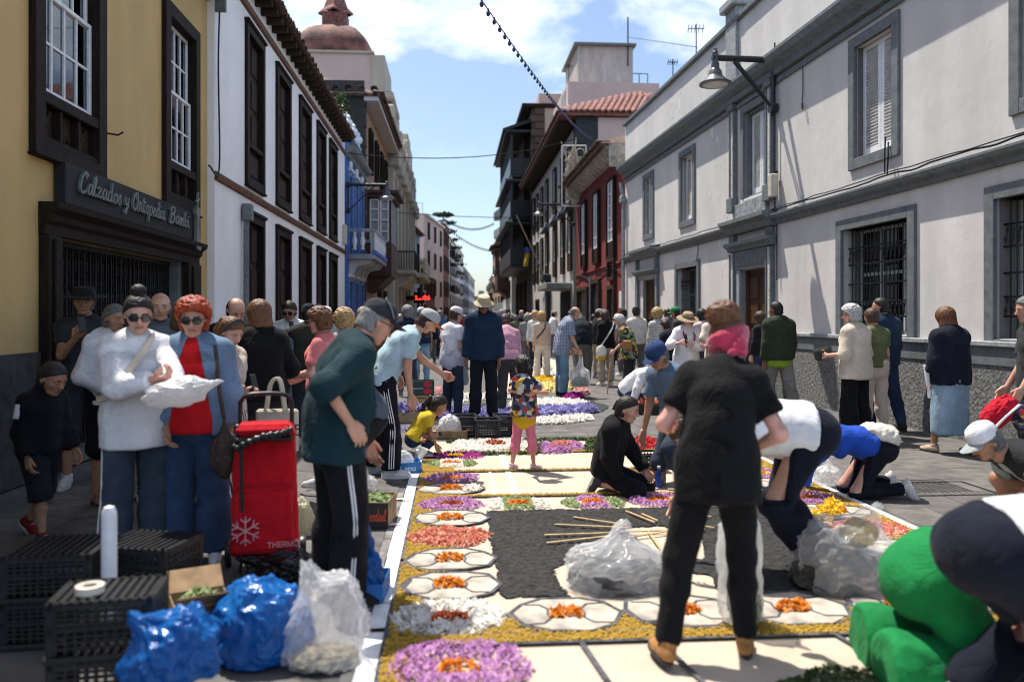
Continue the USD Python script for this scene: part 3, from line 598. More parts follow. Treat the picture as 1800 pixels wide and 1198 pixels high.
gh.part('sill_slab', cat_([WG.box(x0_ + .27, x1_ - .27, 3.75, 4.06, .0, .09, .01)]), M('flaking_sill', (.24, .25, .26), .8, 1.1, 9, color2=(.10, .105, .11), bump=.01, bscale=14, detail=8))
gh.part('upper_frame', cat_([WG.box(L3[0] - .16, L3[0], L3[2], 6.15, .0, .07, .01), WG.box(L3[1], L3[1] + .16, L3[2], 6.15, .0, .07, .01), WG.box(L3[0], L3[1], 6.0, 6.15, -.3, .07, .01)]), TRIM)
[gh.part('upper_reveal', q_, TRIM) for q_ in [WG.box(L3[0] - .015, L3[0], L3[2], 6.0, -.35, -.002), WG.box(L3[1], L3[1] + .015, L3[2], 6.0, -.35, -.002)]]
gh.part('upper_entablature', WG.prof(x0_ - .05, x1_ + .05, [(0, 6.34), (.12, 6.35), (.14, 6.45), (0, 6.47)]), TRIM)
# the far door
fa, fb = sorted((s(1121), s(1159))); panel_door(gh, WG, D1[0], D1[1], .12, 2.75, o=-.15)
[gh.part('door_reveal', q_, TRIML) for q_ in [WG.box(D1[0] - .02, D1[0], .12, 2.75, -.45, -.0), WG.box(D1[1], D1[1] + .02, .12, 2.75, -.45, 0)]]
for q0, q1 in ((fa, fa + .22), (fb - .22, fb)):
    p = gh.part('pilaster', cat_([WG.box(q0, q0 + .05, 0, 2.9, .0, .09, .006), WG.box(q1 - .05, q1, 0, 2.9, .0, .09, .006), WG.box(q0, q1, 3.05, 3.4, 0, .1, .008)]), TRIM); gh.part('stone_strip', WG.box(q0 + .05, q1 - .05, 0, 2.9, 0, .07), STONEC, p)
gh.part('door_lintel', cat_([WG.box(fa + .23, fb - .23, 2.76, 2.9, 0, .06, .006)]), TRIML); gh.part('door_entablature', cat_([WG.prof(fa - .05, fb + .05, [(0, 2.9), (.12, 2.92), (.2, 3.0), (.2, 3.05), (0, 3.07)]), WG.prof(fa - .08, fb + .08, [(0, 3.4), (.12, 3.42), (.2, 3.55), (.32, 3.62), (.32, 3.7), (0, 3.74)])]), TRIM)
# pipes, cables
gh.part('downpipe', cat_([tube([WG.pt(g0 + .12, .1, .1), WG.pt(g0 + .12, 5.6, .1), WG.pt(g0 + .12, 6.2, .2)], .06, 10), WG.box(g0, g0 + .25, 5.5, 5.75, .02, .22, .03)]), TRIML, smooth=40)
def cable(W, pts, r=.012, sag=.0, seed=0):
    P = smoothpath([W.pt(a, z, o) for a, z, o in pts], 6); P[:, 2] += (meshkit.noise(P * 2.5, seed) - .5) * .05; return tube(P, r, 5)
cs = np.linspace(s(1365), g1, 14); cz = [(a, zs_ + .07, .1) for a in cs]
gh.part('cable', cat_([cable(WG, cz, .014, seed=1), cable(WG, [(a, z + .03, o + .02) for a, z, o in cz], .010, seed=4), cable(WG, [(a, zs_ + .07, .1) for a in np.linspace(s(1287), g0, 10)], .012, seed=2)]), IRON)
vs = s(1366) ; gh.part('cable', cat_([cable(WG, [(vs + .05, z, .07) for z in np.linspace(3.75, 7.0, 8)], .016, seed=6), cable(WG, [(vs + .1, z, .05) for z in np.linspace(2.3, 3.4, 5)], .013, seed=7), cable(WG, [(s(1414), 6.6, .04), (s(1414), 5.8, .03), (s(1414), 5.45, .05), (s(1417), 5.35, .06), (s(1416), 5.5, .05)], .01, seed=8),
   cable(WG, [(s(1563), 4.3, .06), (s(1565), 4.0, .09), (s(1563), 3.75, .07)], .012, seed=9), cable(WG, [(s(1568), 4.2, .06), (s(1571), 3.95, .09), (s(1567), 3.72, .07)], .012, seed=10), cable(WG, [(s(1230), zs_, .06), (s(1231), 3.3, .06), (s(1229), 3.0, .07)], .012, seed=11)]), IRON)
gh.part('junction_box', WG.box(vs - .0, vs + .18, 3.95, 4.4, .05, .2, .02), M('cream_box', (.5, .46, .38), .6))
gh.part('bracket', WG.box(vs, vs + .14, 4.4, 4.46, .05, .12), IRON)
# flaked paint patches on the render, each a thin scab of its own
rng = np.random.default_rng(12); fl = []
for (pa_, pb_, z0, z1, n) in ((1240, 1285, 4.3, 6.2, 9), (1180, 1200, 6.9, 7.9, 8), (1265, 1290, 2.6, 3.3, 4), (1270, 1290, 3.75, 4.2, 5)):
    for k in range(n):
        c = np.array([rng.uniform(*sorted((s(pa_), s(pb_)))), rng.uniform(z0, z1)]); q = np.linspace(0, 2 * math.pi, 9)[:-1]; r = rng.uniform(.03, .1) * rng.uniform(.5, 1.2, 8)
        fl.append(WG.m(xf(prism(Polygon(np.stack([c[0] + r * np.cos(q) * .7, c[1] + r * np.sin(q) * 1.6], 1)).buffer(0), .004), None, (0, 0, .001))))
gh.part('flaked_patches', cat_(fl), WPAINT, kind='stuff')

# ------------------------------------------------ street lamps on brackets
def bracket_lamp(label, base, arm, n, zl, group=None):
    """wall bracket: two feet, a horizontal arm, two braces, and a bell lantern under the arm's end; n points out of the wall"""
    t = T('wall_lamp', label, 'street lamp', base); b = np.asarray(base, float); n = np.asarray(n, float); sd = np.cross(UP, n)
    e = b + n * arm
    t.part('arm', cat_([tube([b + n * .02, e + n * .06], .06, 10), tube([b - n * .03 + UP * .0, b + n * .1], .11, 12)]), BLACKP, smooth=40)
    for q in (-.05, .05): t.part('brace', tube([b + UP * -.95 + n * .05 + sd * q * .5, b + n * arm * .68 - UP * .05 + sd * q], .022, 8), BLACKP)
    t.part('wall_foot', cat_([tube([b - UP * .95 - n * .03, b - UP * .95 + n * .1], .1, 12), tube([b - UP * .95 + n * .03 - UP * .12, b + n * .03 + UP * .1], .035, 8)]), BLACKP, smooth=40)
    sk = t.part('lantern', xf(lathe([(.0, .22), (.05, .22), (.055, .16), (.075, .14), (.075, -.1), (.1, -.14), (.1, -.26), (.16, -.33), (.17, -.42), (.2, -.47), (.34, -.6), (.39, -.62), (.39, -.66), (.33, -.66), (.3, -.63), (0, -.62)], 28), None, e + UP * 0, .8), M('lamp_grey', (.06, .07, .075), .4, .15, 6), smooth=35)
    t.part('glass_disc', xf(lathe([(0, -.7), (.2, -.69), (.31, -.665), (.31, -.64)], 24), None, e, .8), M('lamp_glass', (.55, .52, .45), .3), sk, smooth=40)
    return t
b = WG.pt(vs + .02, 6.72, .1)
lampZ = at(1366, 108, 1)[2]
bracket_lamp('large black bracket lamp over the grey house door, nearest of the lamps', WG.pt(s(1367), WG.z(1367, 106), .06), 1.22, WG.n, 0)
# ------------------------------------------------ the houses further up the street
def wall_px(pa, da, pb, db):
    """the wall between two ground points seen in the photograph; normal towards the street"""
    A, B = at(pa, 556, da), at(pb, 556, db); return A, B
def street_wall(A, B, left):
    A, B = np.asarray(A)[:2], np.asarray(B)[:2]; d = (B - A) if left else (A - B); return Wall(A, d)
def simple_window(th, W, a0, a1, z0, z1, fm, frame=.1, panel=0.0, name='window', shut=None, cols=2, rows=3):
    f = th.part(name, W.ring(a0, a1, z0, z1, frame, .004, .14, c=.0), fm)
    y0 = z0 + frame + panel
    if panel: th.part('lower_panel', W.box(a0 + frame, a1 - frame, z0 + frame, y0, .004, .09), fm, f)
    b0, b1, y1 = a0 + frame, a1 - frame, z1 - frame
    if shut is None:
        th.part('pane', W.box(b0, b1, y0, y1, .006, .02), M('far_pane', (.03, .035, .04), .12, .3, 1.5), f)
    else:
        S = [W.ring(b0, b1, y0, y1, .06, .03, .09, c=0)]
        for i in range(1, cols): q = b0 + (b1 - b0) * i / cols; S.append(W.box(q - .025, q + .025, y0, y1, .03, .085))
        for i in range(1, rows): q = y0 + (y1 - y0) * i / rows; S.append(W.box(b0, b1, q - .025, q + .025, .03, .082))
        th.part('sash', cat_(S), shut, f); th.part('pane', W.box(b0, b1, y0, y1, .006, .02), M('pale_pane', (.30, .31, .32), .15, .4, 2), f)
    return f
def body(th, W, a0, a1, h, mat, depth=8.0, holes=()):
    th.part('wall', cat_([W.panel(a0, a1, 0, h, holes, .3), W.box(a0, a1, 0, h - .02, -depth, -.305)]), mat)
def hip_roof(W, a0, a1, z, o0, o1, h, th=.12):
    m = (a0 + a1) / 2; k = min((a1 - a0) / 2, (o0 - o1) / 2); v = np.array([[a0, z, o0], [a1, z, o0], [a1, z, o1], [a0, z, o1], [a0 + k, z + h, (o0 + o1) / 2], [a1 - k, z + h, (o0 + o1) / 2]])
    v2 = np.vstack([v, v[:4] - [0, th, 0]]); f = np.array([[0, 1, 5], [0, 5, 4], [1, 2, 5], [2, 3, 4], [2, 4, 5], [3, 0, 4], [6, 8, 7], [6, 9, 8], [0, 6, 7], [0, 7, 1], [1, 7, 8], [1, 8, 2], [2, 8, 9], [2, 9, 3], [3, 9, 6], [3, 6, 0]])
    return W.m((v2, f))
def eave_tiles(th, W, a0, a1, z, o, step=.3, mat=TILE):
    q = tile_mesh(.5, step * .45); th.part('eave_tiles', cat_([W.m(xf(q, None, (a0 + (i + .5) * step, z + random.uniform(-.015, .015), o + .12))) for i in range(int((a1 - a0) / step))]), mat, kind='stuff')
BLUE = plaster('blue_wall', (.07, .17, .47), (.05, .12, .33)); CREAM = plaster('cream_wall', (.46, .41, .32), (.30, .27, .22), amount=.5); PINK = plaster('pink_wall', (.55, .425, .38), (.43, .335, .30), amount=.5)
ORANGE = plaster('salmon_wall', (.40, .255, .165), (.30, .2, .14)); REDW = plaster('red_wall', (.19, .036, .032), (.13, .03, .028), amount=.4); DKST = plaster('dark_stone', (.055, .052, .045), (.025, .025, .02), amount=.8)
BEIGE = plaster('beige_wall', (.50, .48, .44), (.36, .34, .31)); TAN = plaster('tan_wall', (.46, .32, .21), (.35, .25, .17)); DKRED = plaster('brick_red', (.16, .05, .04), (.1, .04, .03)); GREYF = plaster('grey_far', (.26, .27, .28), (.18, .18, .19)); OFFW = plaster('off_white', (.60, .58, .55), (.45, .44, .42))
# the blue house with its balcony
A, B = (-3.95, at(607, 556, 1)[0] * 0 + 29.9), (-3.88, 35.2)
WB = street_wall(A, B, True); bl = T('blue_house', 'narrow bright blue house with a white baluster balcony', 'house', WB.pt(2.6, 0)); L = 5.2
cx = [.9, 2.6, 4.3]
hs = [(c - .42, c + .42, 4.0, 6.9) for c in cx]; hd = [(c - .45, c + .45, .15, 2.9) for c in cx]
body(bl, WB, 0, L, 8.4, BLUE, 8, hs + hd)
for h in hs + hd:
    f = bl.part('window' if h[2] > 1 else 'door_frame', WB.ring(h[0] - .14, h[1] + .14, h[2] - .0, h[3] + .16, .14, .0, .06, wb=0), M('blue_frame', (.13, .22, .42), .6, .2, 5))
    bl.part('shutter', cat_([WB.box(h[0] + .02, (h[0] + h[1]) / 2 - .01, h[2], h[3], -.14, -.1), WB.box((h[0] + h[1]) / 2 + .01, h[1] - .02, h[2], h[3], -.14, -.1)]), M('blue_door', (.05, .10, .24), .5, .2), f)
    bl.part('ornament', cat_([WB.box(h[0] - .05, h[1] + .05, h[3] + .2, h[3] + .3, 0, .12), WB.m(xf(lathe([(0, .1), (.18, .06), (.24, 0)], 10), None, ((h[0] + h[1]) / 2, h[3] + .5, .01)))]), WPAINT, f)
bl.part('cornice', cat_([WB.prof(0, L, mould(7.9, 2.0)), WB.prof(0, L, mould(8.35, .8))]), ZINC)
for c in np.linspace(.35, L - .35, 4):
    bl.part('finial', WB.m(xf(lathe(np.array([(.2, 0), (.22, .1), (.12, .2), (.1, .4), (.25, .55), (.3, .75), (.2, .95), (.1, 1.0), (.14, 1.15), (0, 1.3)]) * .62, 12), np.array([[1, 0, 0], [0, 0, 1], [0, -1, 0]]), (c, 8.75, -.2))), WPAINT, smooth=40)
bl.part('parapet', WB.box(0, L, 8.4, 8.8, -.35, -.1), BLUE)
bc = bl.part('balcony', cat_([WB.box(.3, L - .3, 3.75, 3.95, 0, 1.0, .03), WB.box(.3, L - .3, 4.78, 4.9, .82, .98, .02), WB.box(.3, .42, 4.78, 4.9, 0, .82), WB.box(L - .42, L - .3, 4.78, 4.9, 0, .82), WB.box(.3, .45, 3.95, 4.78, .84, .98), WB.box(L - .45, L - .3, 3.95, 4.78, .84, .98)]), M('balcony_grey', (.27, .3, .33), .7, .2, 5))
bl.part('balcony_edge', WB.box(.28, L - .28, 3.95, 4.1, .9, 1.03), BLUE, bc)
bal = lathe([(.05, 0), (.09, .02), (.05, .1), (.1, .3), (.08, .42), (.04, .55), (.08, .66), (.06, .68)], 10); UPW = np.array([[1, 0, 0], [0, 0, 1], [0, -1, 0]])
for i in range(11): bl.part('baluster', WB.m(xf(bal, UPW, (.62 + i * (L - 1.24) / 10, 4.1, .91))), WPAINT, bc, smooth=40)
for q in (.25, .55): bl.part('baluster', WB.m(xf(bal, UPW, (.36, 4.1, q))), WPAINT, bc, smooth=40)
for c in (.7, 1.9, 3.3, 4.5): bl.part('corbel', WB.prof(c - .1, c + .1, [(0, 3.75), (.85, 3.75), (.75, 3.6), (.3, 3.5), (.1, 3.1), (0, 3.0)]), OFFW, bc)
# dark stone side wall house with the tiled roof, salmon front and the glazed bay
WS_ = street_wall((-3.88, 35.25), (-3.8, 46.2), True); sm = T('salmon_house', 'salmon house with tiled roof, dark stone side and a glazed wooden bay', 'house', WS_.pt(5, 0)); L = 10.9
body(sm, WS_, 0, L, 11.2, ORANGE, 9); sm.part('side_face', WS_.box(-.06, -.005, 8.0, 11.9, -9, -.0), DKST); sm.part('corner_stones', cat_([WS_.box(-.08, .35, z, z + .42, -.3, .04 if i % 2 else .06, .02) for i, z in enumerate(np.arange(0, 11, .45))]), DKST)
sm.part('roof', hip_roof(WS_, -.3, L + .3, 11.3, .7, -9.4, 2.6), TILE); eave_tiles(sm, WS_, -.3, L + .3, 11.32, .75); sm.part('eave', WS_.box(-.2, L + .2, 11.0, 11.18, 0, .62), OFFW)
for i in range(16): sm.part('side_tile', WS_.m(xf(tile_mesh(.5, .15), np.array([[0, 0, 1], [0, 1, 0], [-1, 0, 0]]), (-.32, 11.35 + .02 * (i % 3) + min(i, 31 - i) * .0, .5 - i * .55))), TLM[i % 3])
for c in (2.0, 4.6, 7.2, 9.4):
    f = simple_window(sm, WS_, c - .55, c + .55, 8.2, 10.2, BROWN, .1); 
for c in (6.0, 9.0): simple_window(sm, WS_, c - .6, c + .6, .1, 3.0, BROWN2, .12, panel=.8)
by = sm.part('bay', cat_([WS_.box(.8, 3.9, 3.4, 4.9, 0, 1.1, .03), WS_.box(.7, 4.0, 6.9, 7.1, 0, 1.25, .02), WS_.box(.6, 4.1, 7.1, 7.25, 0, 1.45, .02), WS_.prof(.9, 3.8, [(0, 2.7), (.5, 2.9), (1.0, 3.4), (0, 3.4)])] + [WS_.box(c - .06, c + .06, 4.9, 6.9, 1.0, 1.1) for c in (.86, 1.6, 2.35, 3.1, 3.84)] + [WS_.box(.8, .92, 4.9, 6.9, 0, .12)]), M('bay_wood', (.06, .022, .014), .5, .3, 4))
for q0, q1 in ((.93, 1.54), (1.67, 2.29), (2.42, 3.04), (3.17, 3.78)): sm.part('bay_sash', cat_([WS_.ring(q0, q1, 4.95, 6.85, .07, 1.02, 1.08, c=0), WS_.box((q0 + q1) / 2 - .02, (q0 + q1) / 2 + .02, 4.95, 6.85, 1.03, 1.07), WS_.box(q0, q1, 5.9, 5.95, 1.03, 1.07), WS_.box(q0, q1, 5.4, 5.44, 1.03, 1.07), WS_.box(q0, q1, 6.35, 6.39, 1.03, 1.07)]), WPAINT, by)
sd_ = []
for q0, q1 in ((.14, .55), (.6, .98)):
    sd_ += [WS_.box(.8, .86, 4.95, 6.85, q0, q0 + .05), WS_.box(.8, .86, 4.95, 6.85, q1 - .05, q1)] + [WS_.box(.8, .86, z, z + .05, q0, q1) for z in (4.95, 5.4, 5.9, 6.38, 6.8)]
sm.part('bay_sash', cat_(sd_), WPAINT, by); sm.part('bay_pane', cat_([WS_.box(.88, .9, 4.9, 6.9, .1, 1.0), WS_.box(.9, 3.8, 4.9, 6.9, 1.04, 1.045)]), M('pale_pane', (.3, .31, .32), .15), by)
# the cream theatre with layered cornices, balcony and the red dome tower
WC = street_wall((-3.8, 46.4), (-3.75, 72.0), True); th_ = T('cream_theatre', 'tall cream facade with heavy stepped cornices and a curved balcony', 'building', WC.pt(12, 0)); L = 25.6
bays = [2.2, 5.6, 9.0, 12.8, 16.6, 20.0, 23.4]
body(th_, WC, 0, L, 12.9, CREAM, 9, [(c - .7, c + .7, .1, 3.9) for c in bays] + [(c - .6, c + .6, 6.0, 9.2) for c in bays])
def bigm(z, k): return WC.prof(0, L, mould(z, k))
th_.part('cornice', cat_([bigm(5.1, 1.3), bigm(10.2, 2.0), bigm(11.2, 3.4), bigm(12.9, 2.6)]), CREAM)
for i, c in enumerate([.6, 3.9, 7.3, 10.8, 14.8, 18.3, 21.7, 25.0]):
    th_.part('pilaster', cat_([WC.box(c - .4, c + .4, 0, 11.2, 0, .35, .04), WC.box(c - .5, c + .5, 10.4, 11.2, .0, .5, .06), WC.box(c - .5, c + .5, 11.4, 12.7, 0, .4, .05), WC.box(c - .6, c + .6, 10.3, 11.3, 0, .7, .08), WC.box(c - .5, c + .5, 13.0, 13.9, -.3, .4, .1)]), CREAM)
for c in bays:
    th_.part('window', cat_([WC.ring(c - .75, c + .75, 5.9, 9.3, .15, 0, .12, c=.02), WC.prof(c - .9, c + .9, mould(9.6, 1.2))]), CREAM)
    th_.part('shutter', cat_([WC.box(c - .6, c + .6, 6.0, 9.2, -.2, -.15), WC.box(c - .7, c + .7, .1, 3.9, -.2, -.15)]), M('grey_shutter', (.16, .16, .15), .6, .3))
    th_.part('garland', WC.m(xf(lathe([(0, .12), (.2, .1), (.34, 0)], 10), np.diag([1.6, 1, 1]), (c, 12.1, .02))), CREAM)
th_.part('attic', cat_([WC.box(3, 9, 12.9, 13.7, -1.5, .1, .1), WC.box(19, 25, 12.9, 16.0, -1.5, .1, .1), WC.box(20, 24, 16.0, 16.8, -1.2, .0, .1)]), CREAM)
bk = th_.part('balcony', cat_([WC.box(3.2, 12, 4.2, 4.5, 0, 1.5, .08), WC.prof(3.6, 11.6, [(0, 3.3), (.6, 3.5), (1.2, 4.2), (0, 4.2)]), WC.box(8.0, 18, 4.2, 4.55, 0, 1.9, .1)]), CREAM)
th_.part('railing', cat_([tube([WC.pt(c, 4.5, 1.4), WC.pt(c, 5.6, 1.4)], .03, 5) for c in np.arange(3.3, 8.1, .16)] + [tube([WC.pt(3.3, 4.5, q), WC.pt(3.3, 5.6, q)], .03, 5) for q in np.arange(.1, 1.4, .16)] + [WC.box(3.25, 8.1, 5.58, 5.66, 1.36, 1.44), WC.box(3.25, 3.33, 5.58, 5.66, 0, 1.4)] + [q_ for c in np.arange(3.4, 8, .32) for q_ in scroll(WC, c, 5.05, .3, .6, 1.41)] ), IRON, bk)
th_.part('parapet', WC.box(8.0, 18, 4.55, 5.6, 1.75, 1.9, .03), CREAM, bk)
lt = T('wall_lantern', 'black hanging lanterns under the theatre balcony', 'lantern', WC.pt(8.5, 3.2, 1.3))
for q in (8.4, 9.3): lt.part('lantern', WC.m(xf(lathe([(0, .5), (.03, .5), (.05, .3), (.22, .22), (.25, .15), (.2, .1), (.16, -.35), (.05, -.42), (0, -.45)], 6), UPW, (q, 3.3, 1.5))), IRON)
WD_ = Wall((-3.9, 46.3), (1, 0))  # the tower's near face
tw = T('dome_tower', 'pale pink church tower with a rounded red dome and lantern', 'tower', at(590, 556, 49) * [1, 1, 0])
cx, cy = at(590, 556, 50.5)[:2]
tz = 1.6 + (556 - 92) / 1400 * 48; q = 2.55
tw.part('wall', bx(cx - q, cx + q - .05, cy - 2.4, cy + 2.4, 0, tz), PINK); tw.part('corner_pier', bx(cx + q - .04, cx + q + .75, cy - 2.5, cy + 2.6, 0, tz - .1), CREAM); tw.part('cornice', cat_([bx(cx - q - .1, cx + q + .1, cy - 2.5, cy + 2.5, tz, tz + .15), cbx(cx + q - .1, cx + q + 1.3, cy - 2.9, cy + 2.8, tz - 2.9, tz - 2.3, .15), cbx(cx + q - .1, cx + q + 1.0, cy - 2.7, cy + 2.7, tz - 3.3, tz - 2.9, .1)]), CREAM)
sq = lambda prof, n=28: lathe(prof, n)
dm = lathe([(2.62, 0), (2.66, .15), (2.5, .75), (2.2, 1.3), (1.8, 1.7), (1.3, 2.0), (.9, 2.08)], 32); v, f = dm; ang = np.arctan2(v[:, 1], v[:, 0]); k_ = 1 / np.maximum(np.abs(np.cos(ang)), np.abs(np.sin(ang))); k_ = 1 + (k_ - 1) * .55; v[:, :2] *= k_[:, None] * .93
tw.part('dome', (v + [cx, cy, tz + .15], f), M('dome_red', (.20, .075, .055), .8, .4, 1.2, bump=.02, bscale=6), smooth=True)
tw.part('lantern_base', cbx(cx - .75, cx + .75, cy - .75, cy + .75, tz + 2.15, tz + 3.2, .05), M('dome_red2', (.22, .085, .065), .8, .3)); tw.part('lantern_roof', (lambda c: (c[0] * [1, 1, 1] + [cx, cy, tz + 3.2], c[1]))(lathe([(1.1, 0), (1.1, .12), (.75, .45), (.55, 1.0), (.3, 1.6), (0, 1.9)], 4)), M('dome_red2', (.22, .085, .065), .8, .3))
tw2 = T('small_dome_tower', 'smaller cream tower with a red dome behind the theatre facade', 'tower', at(695, 556, 66) * [1, 1, 0]); cx2, cy2 = at(690, 556, 68)[:2]
tz2 = 1.6 + (556 - 232) / 1400 * 66; tw2.part('wall', bx(cx2 - .6, cx2 + .9, cy2 - 1.5, cy2 + 1.5, 12, tz2), PINK); tw2.part('dome', xf(lathe([(.8, 0), (.75, .5), (.5, 1.1), (0, 1.3)], 16), None, (cx2 - .3, cy2, tz2)), M('dome_red', (.2, .075, .055), .8))

# far left: a row of smaller houses, turning right with the street
def far_house(label, pa, da, pb, db, ztop, mat, left=True, floors=2, n=2, roof=None, name='far_house', balc=False, wm=None, depth=9.0, cat='house'):
    A, B = at(pa, 556, da), at(pb, 556, db); W = street_wall(A, B, True); L = np.linalg.norm((A - B)[:2]); h = 1.6 + (556 - ztop) / 1400 * (da if left else db)
    t = T(name, label, cat, W.pt(0 if left else 0, 0)); lo_, hi_ = (0, L) if left else (0, L)
    body(t, W, 0, L, h, mat, depth)
    fh = h / floors
    for j in range(floors):
        for i in range(n):
            c = L * (i + .5) / n; w = min(.55, L / n * .3); f = simple_window(t, W, c - w, c + w, fh * j + (.1 if j == 0 else fh * .22), fh * j + fh * .82, wm or BROWN2, .1)
            if balc and j > 0:
                t.part('balcony', cat_([W.box(c - w - .5, c + w + .5, fh * j, fh * j + .18, 0, .9), W.box(c - w - .5, c + w + .5, fh * j + .2, fh * j + 1.0, .84, .9), W.box(c - w - .5, c - w - .45, fh * j + .2, fh * j + 1.0, 0, .84), W.box(c + w + .45, c + w + .5, fh * j + .2, fh * j + 1.0, 0, .84)]), GREYF if j % 2 else IRON, f)
    t.part('cornice', W.box(-.05, L + .05, h, h + .22, -depth - .05, .3), OFFW if roof is None else roof)
    if roof is not None: t.part('roof', hip_roof(W, -.2, L + .2, h + .23, .5, -depth - .2, 1.6), roof)
    return t, W, L, h
far_house('small pale blue house past the theatre, with a sloping roof', 722, 72.5, 738, 80, 402, plaster('pale_blue', (.30, .38, .46), (.24, .3, .36)), n=2, roof=TILE)
far_house('yellow house up the street on the left', 738, 80.5, 748, 88, 458, YELLOW, n=2)
t, W, L, h = far_house('pale pink block with a line drawing of a man on its side wall', 747, 97, 779, 112, 378, PINK, n=3, floors=4, name='mural_block', depth=12, cat='building')
# near side wall carrying the mural: it faces down the street
A = at(745, 556, 96.9); WN = Wall((A[0] - 4.6, A[1]), (1, 0)); 
t.part('side_wall', WN.panel(0, 4.6 + .02, 0, h, [], .3), PINK)
me = []
def mline(p, r=.035): me.append(tube(smoothpath([WN.pt(2.6 + x * .95, h - 5.2 + y, .02) for x, y in p], 4), r, 4))
mline([(-.25, 4.2), (-.3, 4.5), (0, 4.75), (.3, 4.5), (.22, 4.15), (0, 4.0), (-.25, 4.2)]); mline([(-.2, 4.0), (-.7, 3.6), (-.8, 2.4), (-.6, 2.0)]); mline([(.2, 4.0), (.75, 3.6), (.85, 2.4), (.55, 2.1)]); mline([(-.5, 3.4), (-.45, 2.2), (-.55, 1.2), (-.6, .4), (-.9, -.6)]); mline([(.5, 3.4), (.45, 2.2), (.55, 1.2), (.5, .3), (.8, -.6)]); mline([(0, 1.3), (-.1, .6), (-.3, -.6)]); mline([(0, 1.3), (.15, .6), (.3, -.6)])
for y in (3.6, 3.2, 2.8, 2.4): mline([(-.45, y), (-.1, y + .15), (.1, y - .1), (.45, y + .1)], .03)
mline([(-.5, 2.2), (0, 2.1), (.5, 2.2)]); mline([(-.6, 1.25), (0, 1.2), (.6, 1.25)]); 
for a, b in (((-1.1, 5), (1.15, 5)), ((-1.1, -.9), (1.15, -.9)), ((-1.1, -.9), (-1.1, 5)), ((1.15, -.9), (1.15, 5))): mline([a, ((a[0] + b[0]) / 2, (a[1] + b[1]) / 2), b], .025)
t.part('mural_lines', cat_(me), M('mural_ink', (.06, .055, .055), .8)); t.part('roof_rail', cat_([tube([WN.pt(x, h, -1), WN.pt(x, h + 1.6, -1)], .03, 4) for x in (.6, 1.8, 3.2, 4.4)] + [tube([WN.pt(.6, h + 1.6, -1), WN.pt(4.4, h + 1.6, -1)], .03, 4)]), IRON)
far_house('dark red house with a flat roof below the mural wall', 748, 88.5, 764, 96.5, 485, DKRED, n=3, roof=None)
far_house('dark red narrow house past the mural block', 779, 112.5, 789, 124, 392, DKRED, n=3, floors=4)
far_house('cream apartment house with balconies far up on the left', 789, 125, 801, 142, 418, OFFW, n=3, floors=5, balc=True, cat='building'); far_house('white tall house far up on the left', 801, 143, 814, 170, 432, OFFW, n=4, floors=5, cat='building')
far_house('grey house with blue ground floor far up on the left', 814, 172, 824, 200, 470, GREYF, n=4, floors=4); far_house('pale house near the end of the street on the left', 824, 205, 834, 250, 482, OFFW, n=5, floors=4)
far_house('red roofed low house at the end of the street', 834, 255, 845, 300, 522, ORANGE, n=4, floors=2, roof=TILE)
far_house('grey block closing the street', 842, 330, 868, 331, 520, GREYF, n=5, floors=3, name='end_block', cat='building'); 
ch = T('chimney_tower', 'slim pale tower on the skyline at the street end', 'tower', at(846, 556, 480) * [1, 1, 0]); ch.part('shaft', xf(lathe([(1.7, 0), (1.7, 17), (1.2, 17.2), (0, 17.3)], 12), None, at(846, 556, 480) * [1, 1, 0]), GREYF)

# right: red house
WR = street_wall((5.86, 27.9), (5.9, 38.0), False); rd = T('red_house', 'deep red two storey house with white sash windows and a tiled eave', 'house', WR.pt(-5, 0))
WR = Wall((5.9, 38.0), (.004, -1)); s = WR.s; L = 10.1
ups = [(s(x0), s(x1)) for x0, x1 in ((1025, 1033), (1046, 1056), (1071, 1084))]
los = [(s(1018), s(1036), .1, 2.9), (s(1043), s(1057), .1, 3.1), (s(1072), s(1084), .1, 2.75)]
body(rd, WR, 0, L, 7.5, REDW, 9)
for a, b in ups: simple_window(rd, WR, min(a, b), max(a, b), 3.75, 6.75, BROWN, .1, panel=.55, shut=WPAINT, cols=2, rows=5)
for a, b, z0, z1 in los: simple_window(rd, WR, min(a, b), max(a, b), z0, z1, BROWN2, .14, panel=1.2, name='door')
simple_window(rd, WR, s(1072), s(1084), 2.95, 3.75, BROWN2, .12)
rd.part('roof', hip_roof(WR, -.2, L + .0, 7.75, .75, -9, 2.4), TILE); eave_tiles(rd, WR, -.2, L, 7.78, .75); rd.part('eave', WR.prof(-.1, L, [(0, 7.3), (.15, 7.35), (.6, 7.65), (.7, 7.74), (0, 7.74)]), M('eave_cream', (.42, .38, .32), .8, .3, 4)); rd.part('side_face', WR.box(L + .003, L + .06, 6.9, 7.72, -8, .45), M('eave_cream', (.42, .38, .32), .8, .3, 4)); rd.part('downpipe', tube([WR.pt(s(1042), .1, .1), WR.pt(s(1042), 3.3, .1)], .06, 8), M('pipe_blue', (.2, .24, .3), .5)); rd.part('notice', WR.box(s(1090), s(1094), 1.9, 2.5, .01, .04), OFFW)
rd.part('string_course', WR.prof(0, L, [(0, 3.5), (.05, 3.52), (.05, 3.6), (0, 3.62)]), REDW); rd.part('cable', cable(WR, [(a, 3.3 + .15 * math.sin(a), .05) for a in np.linspace(0, L, 9)], .02), IRON)
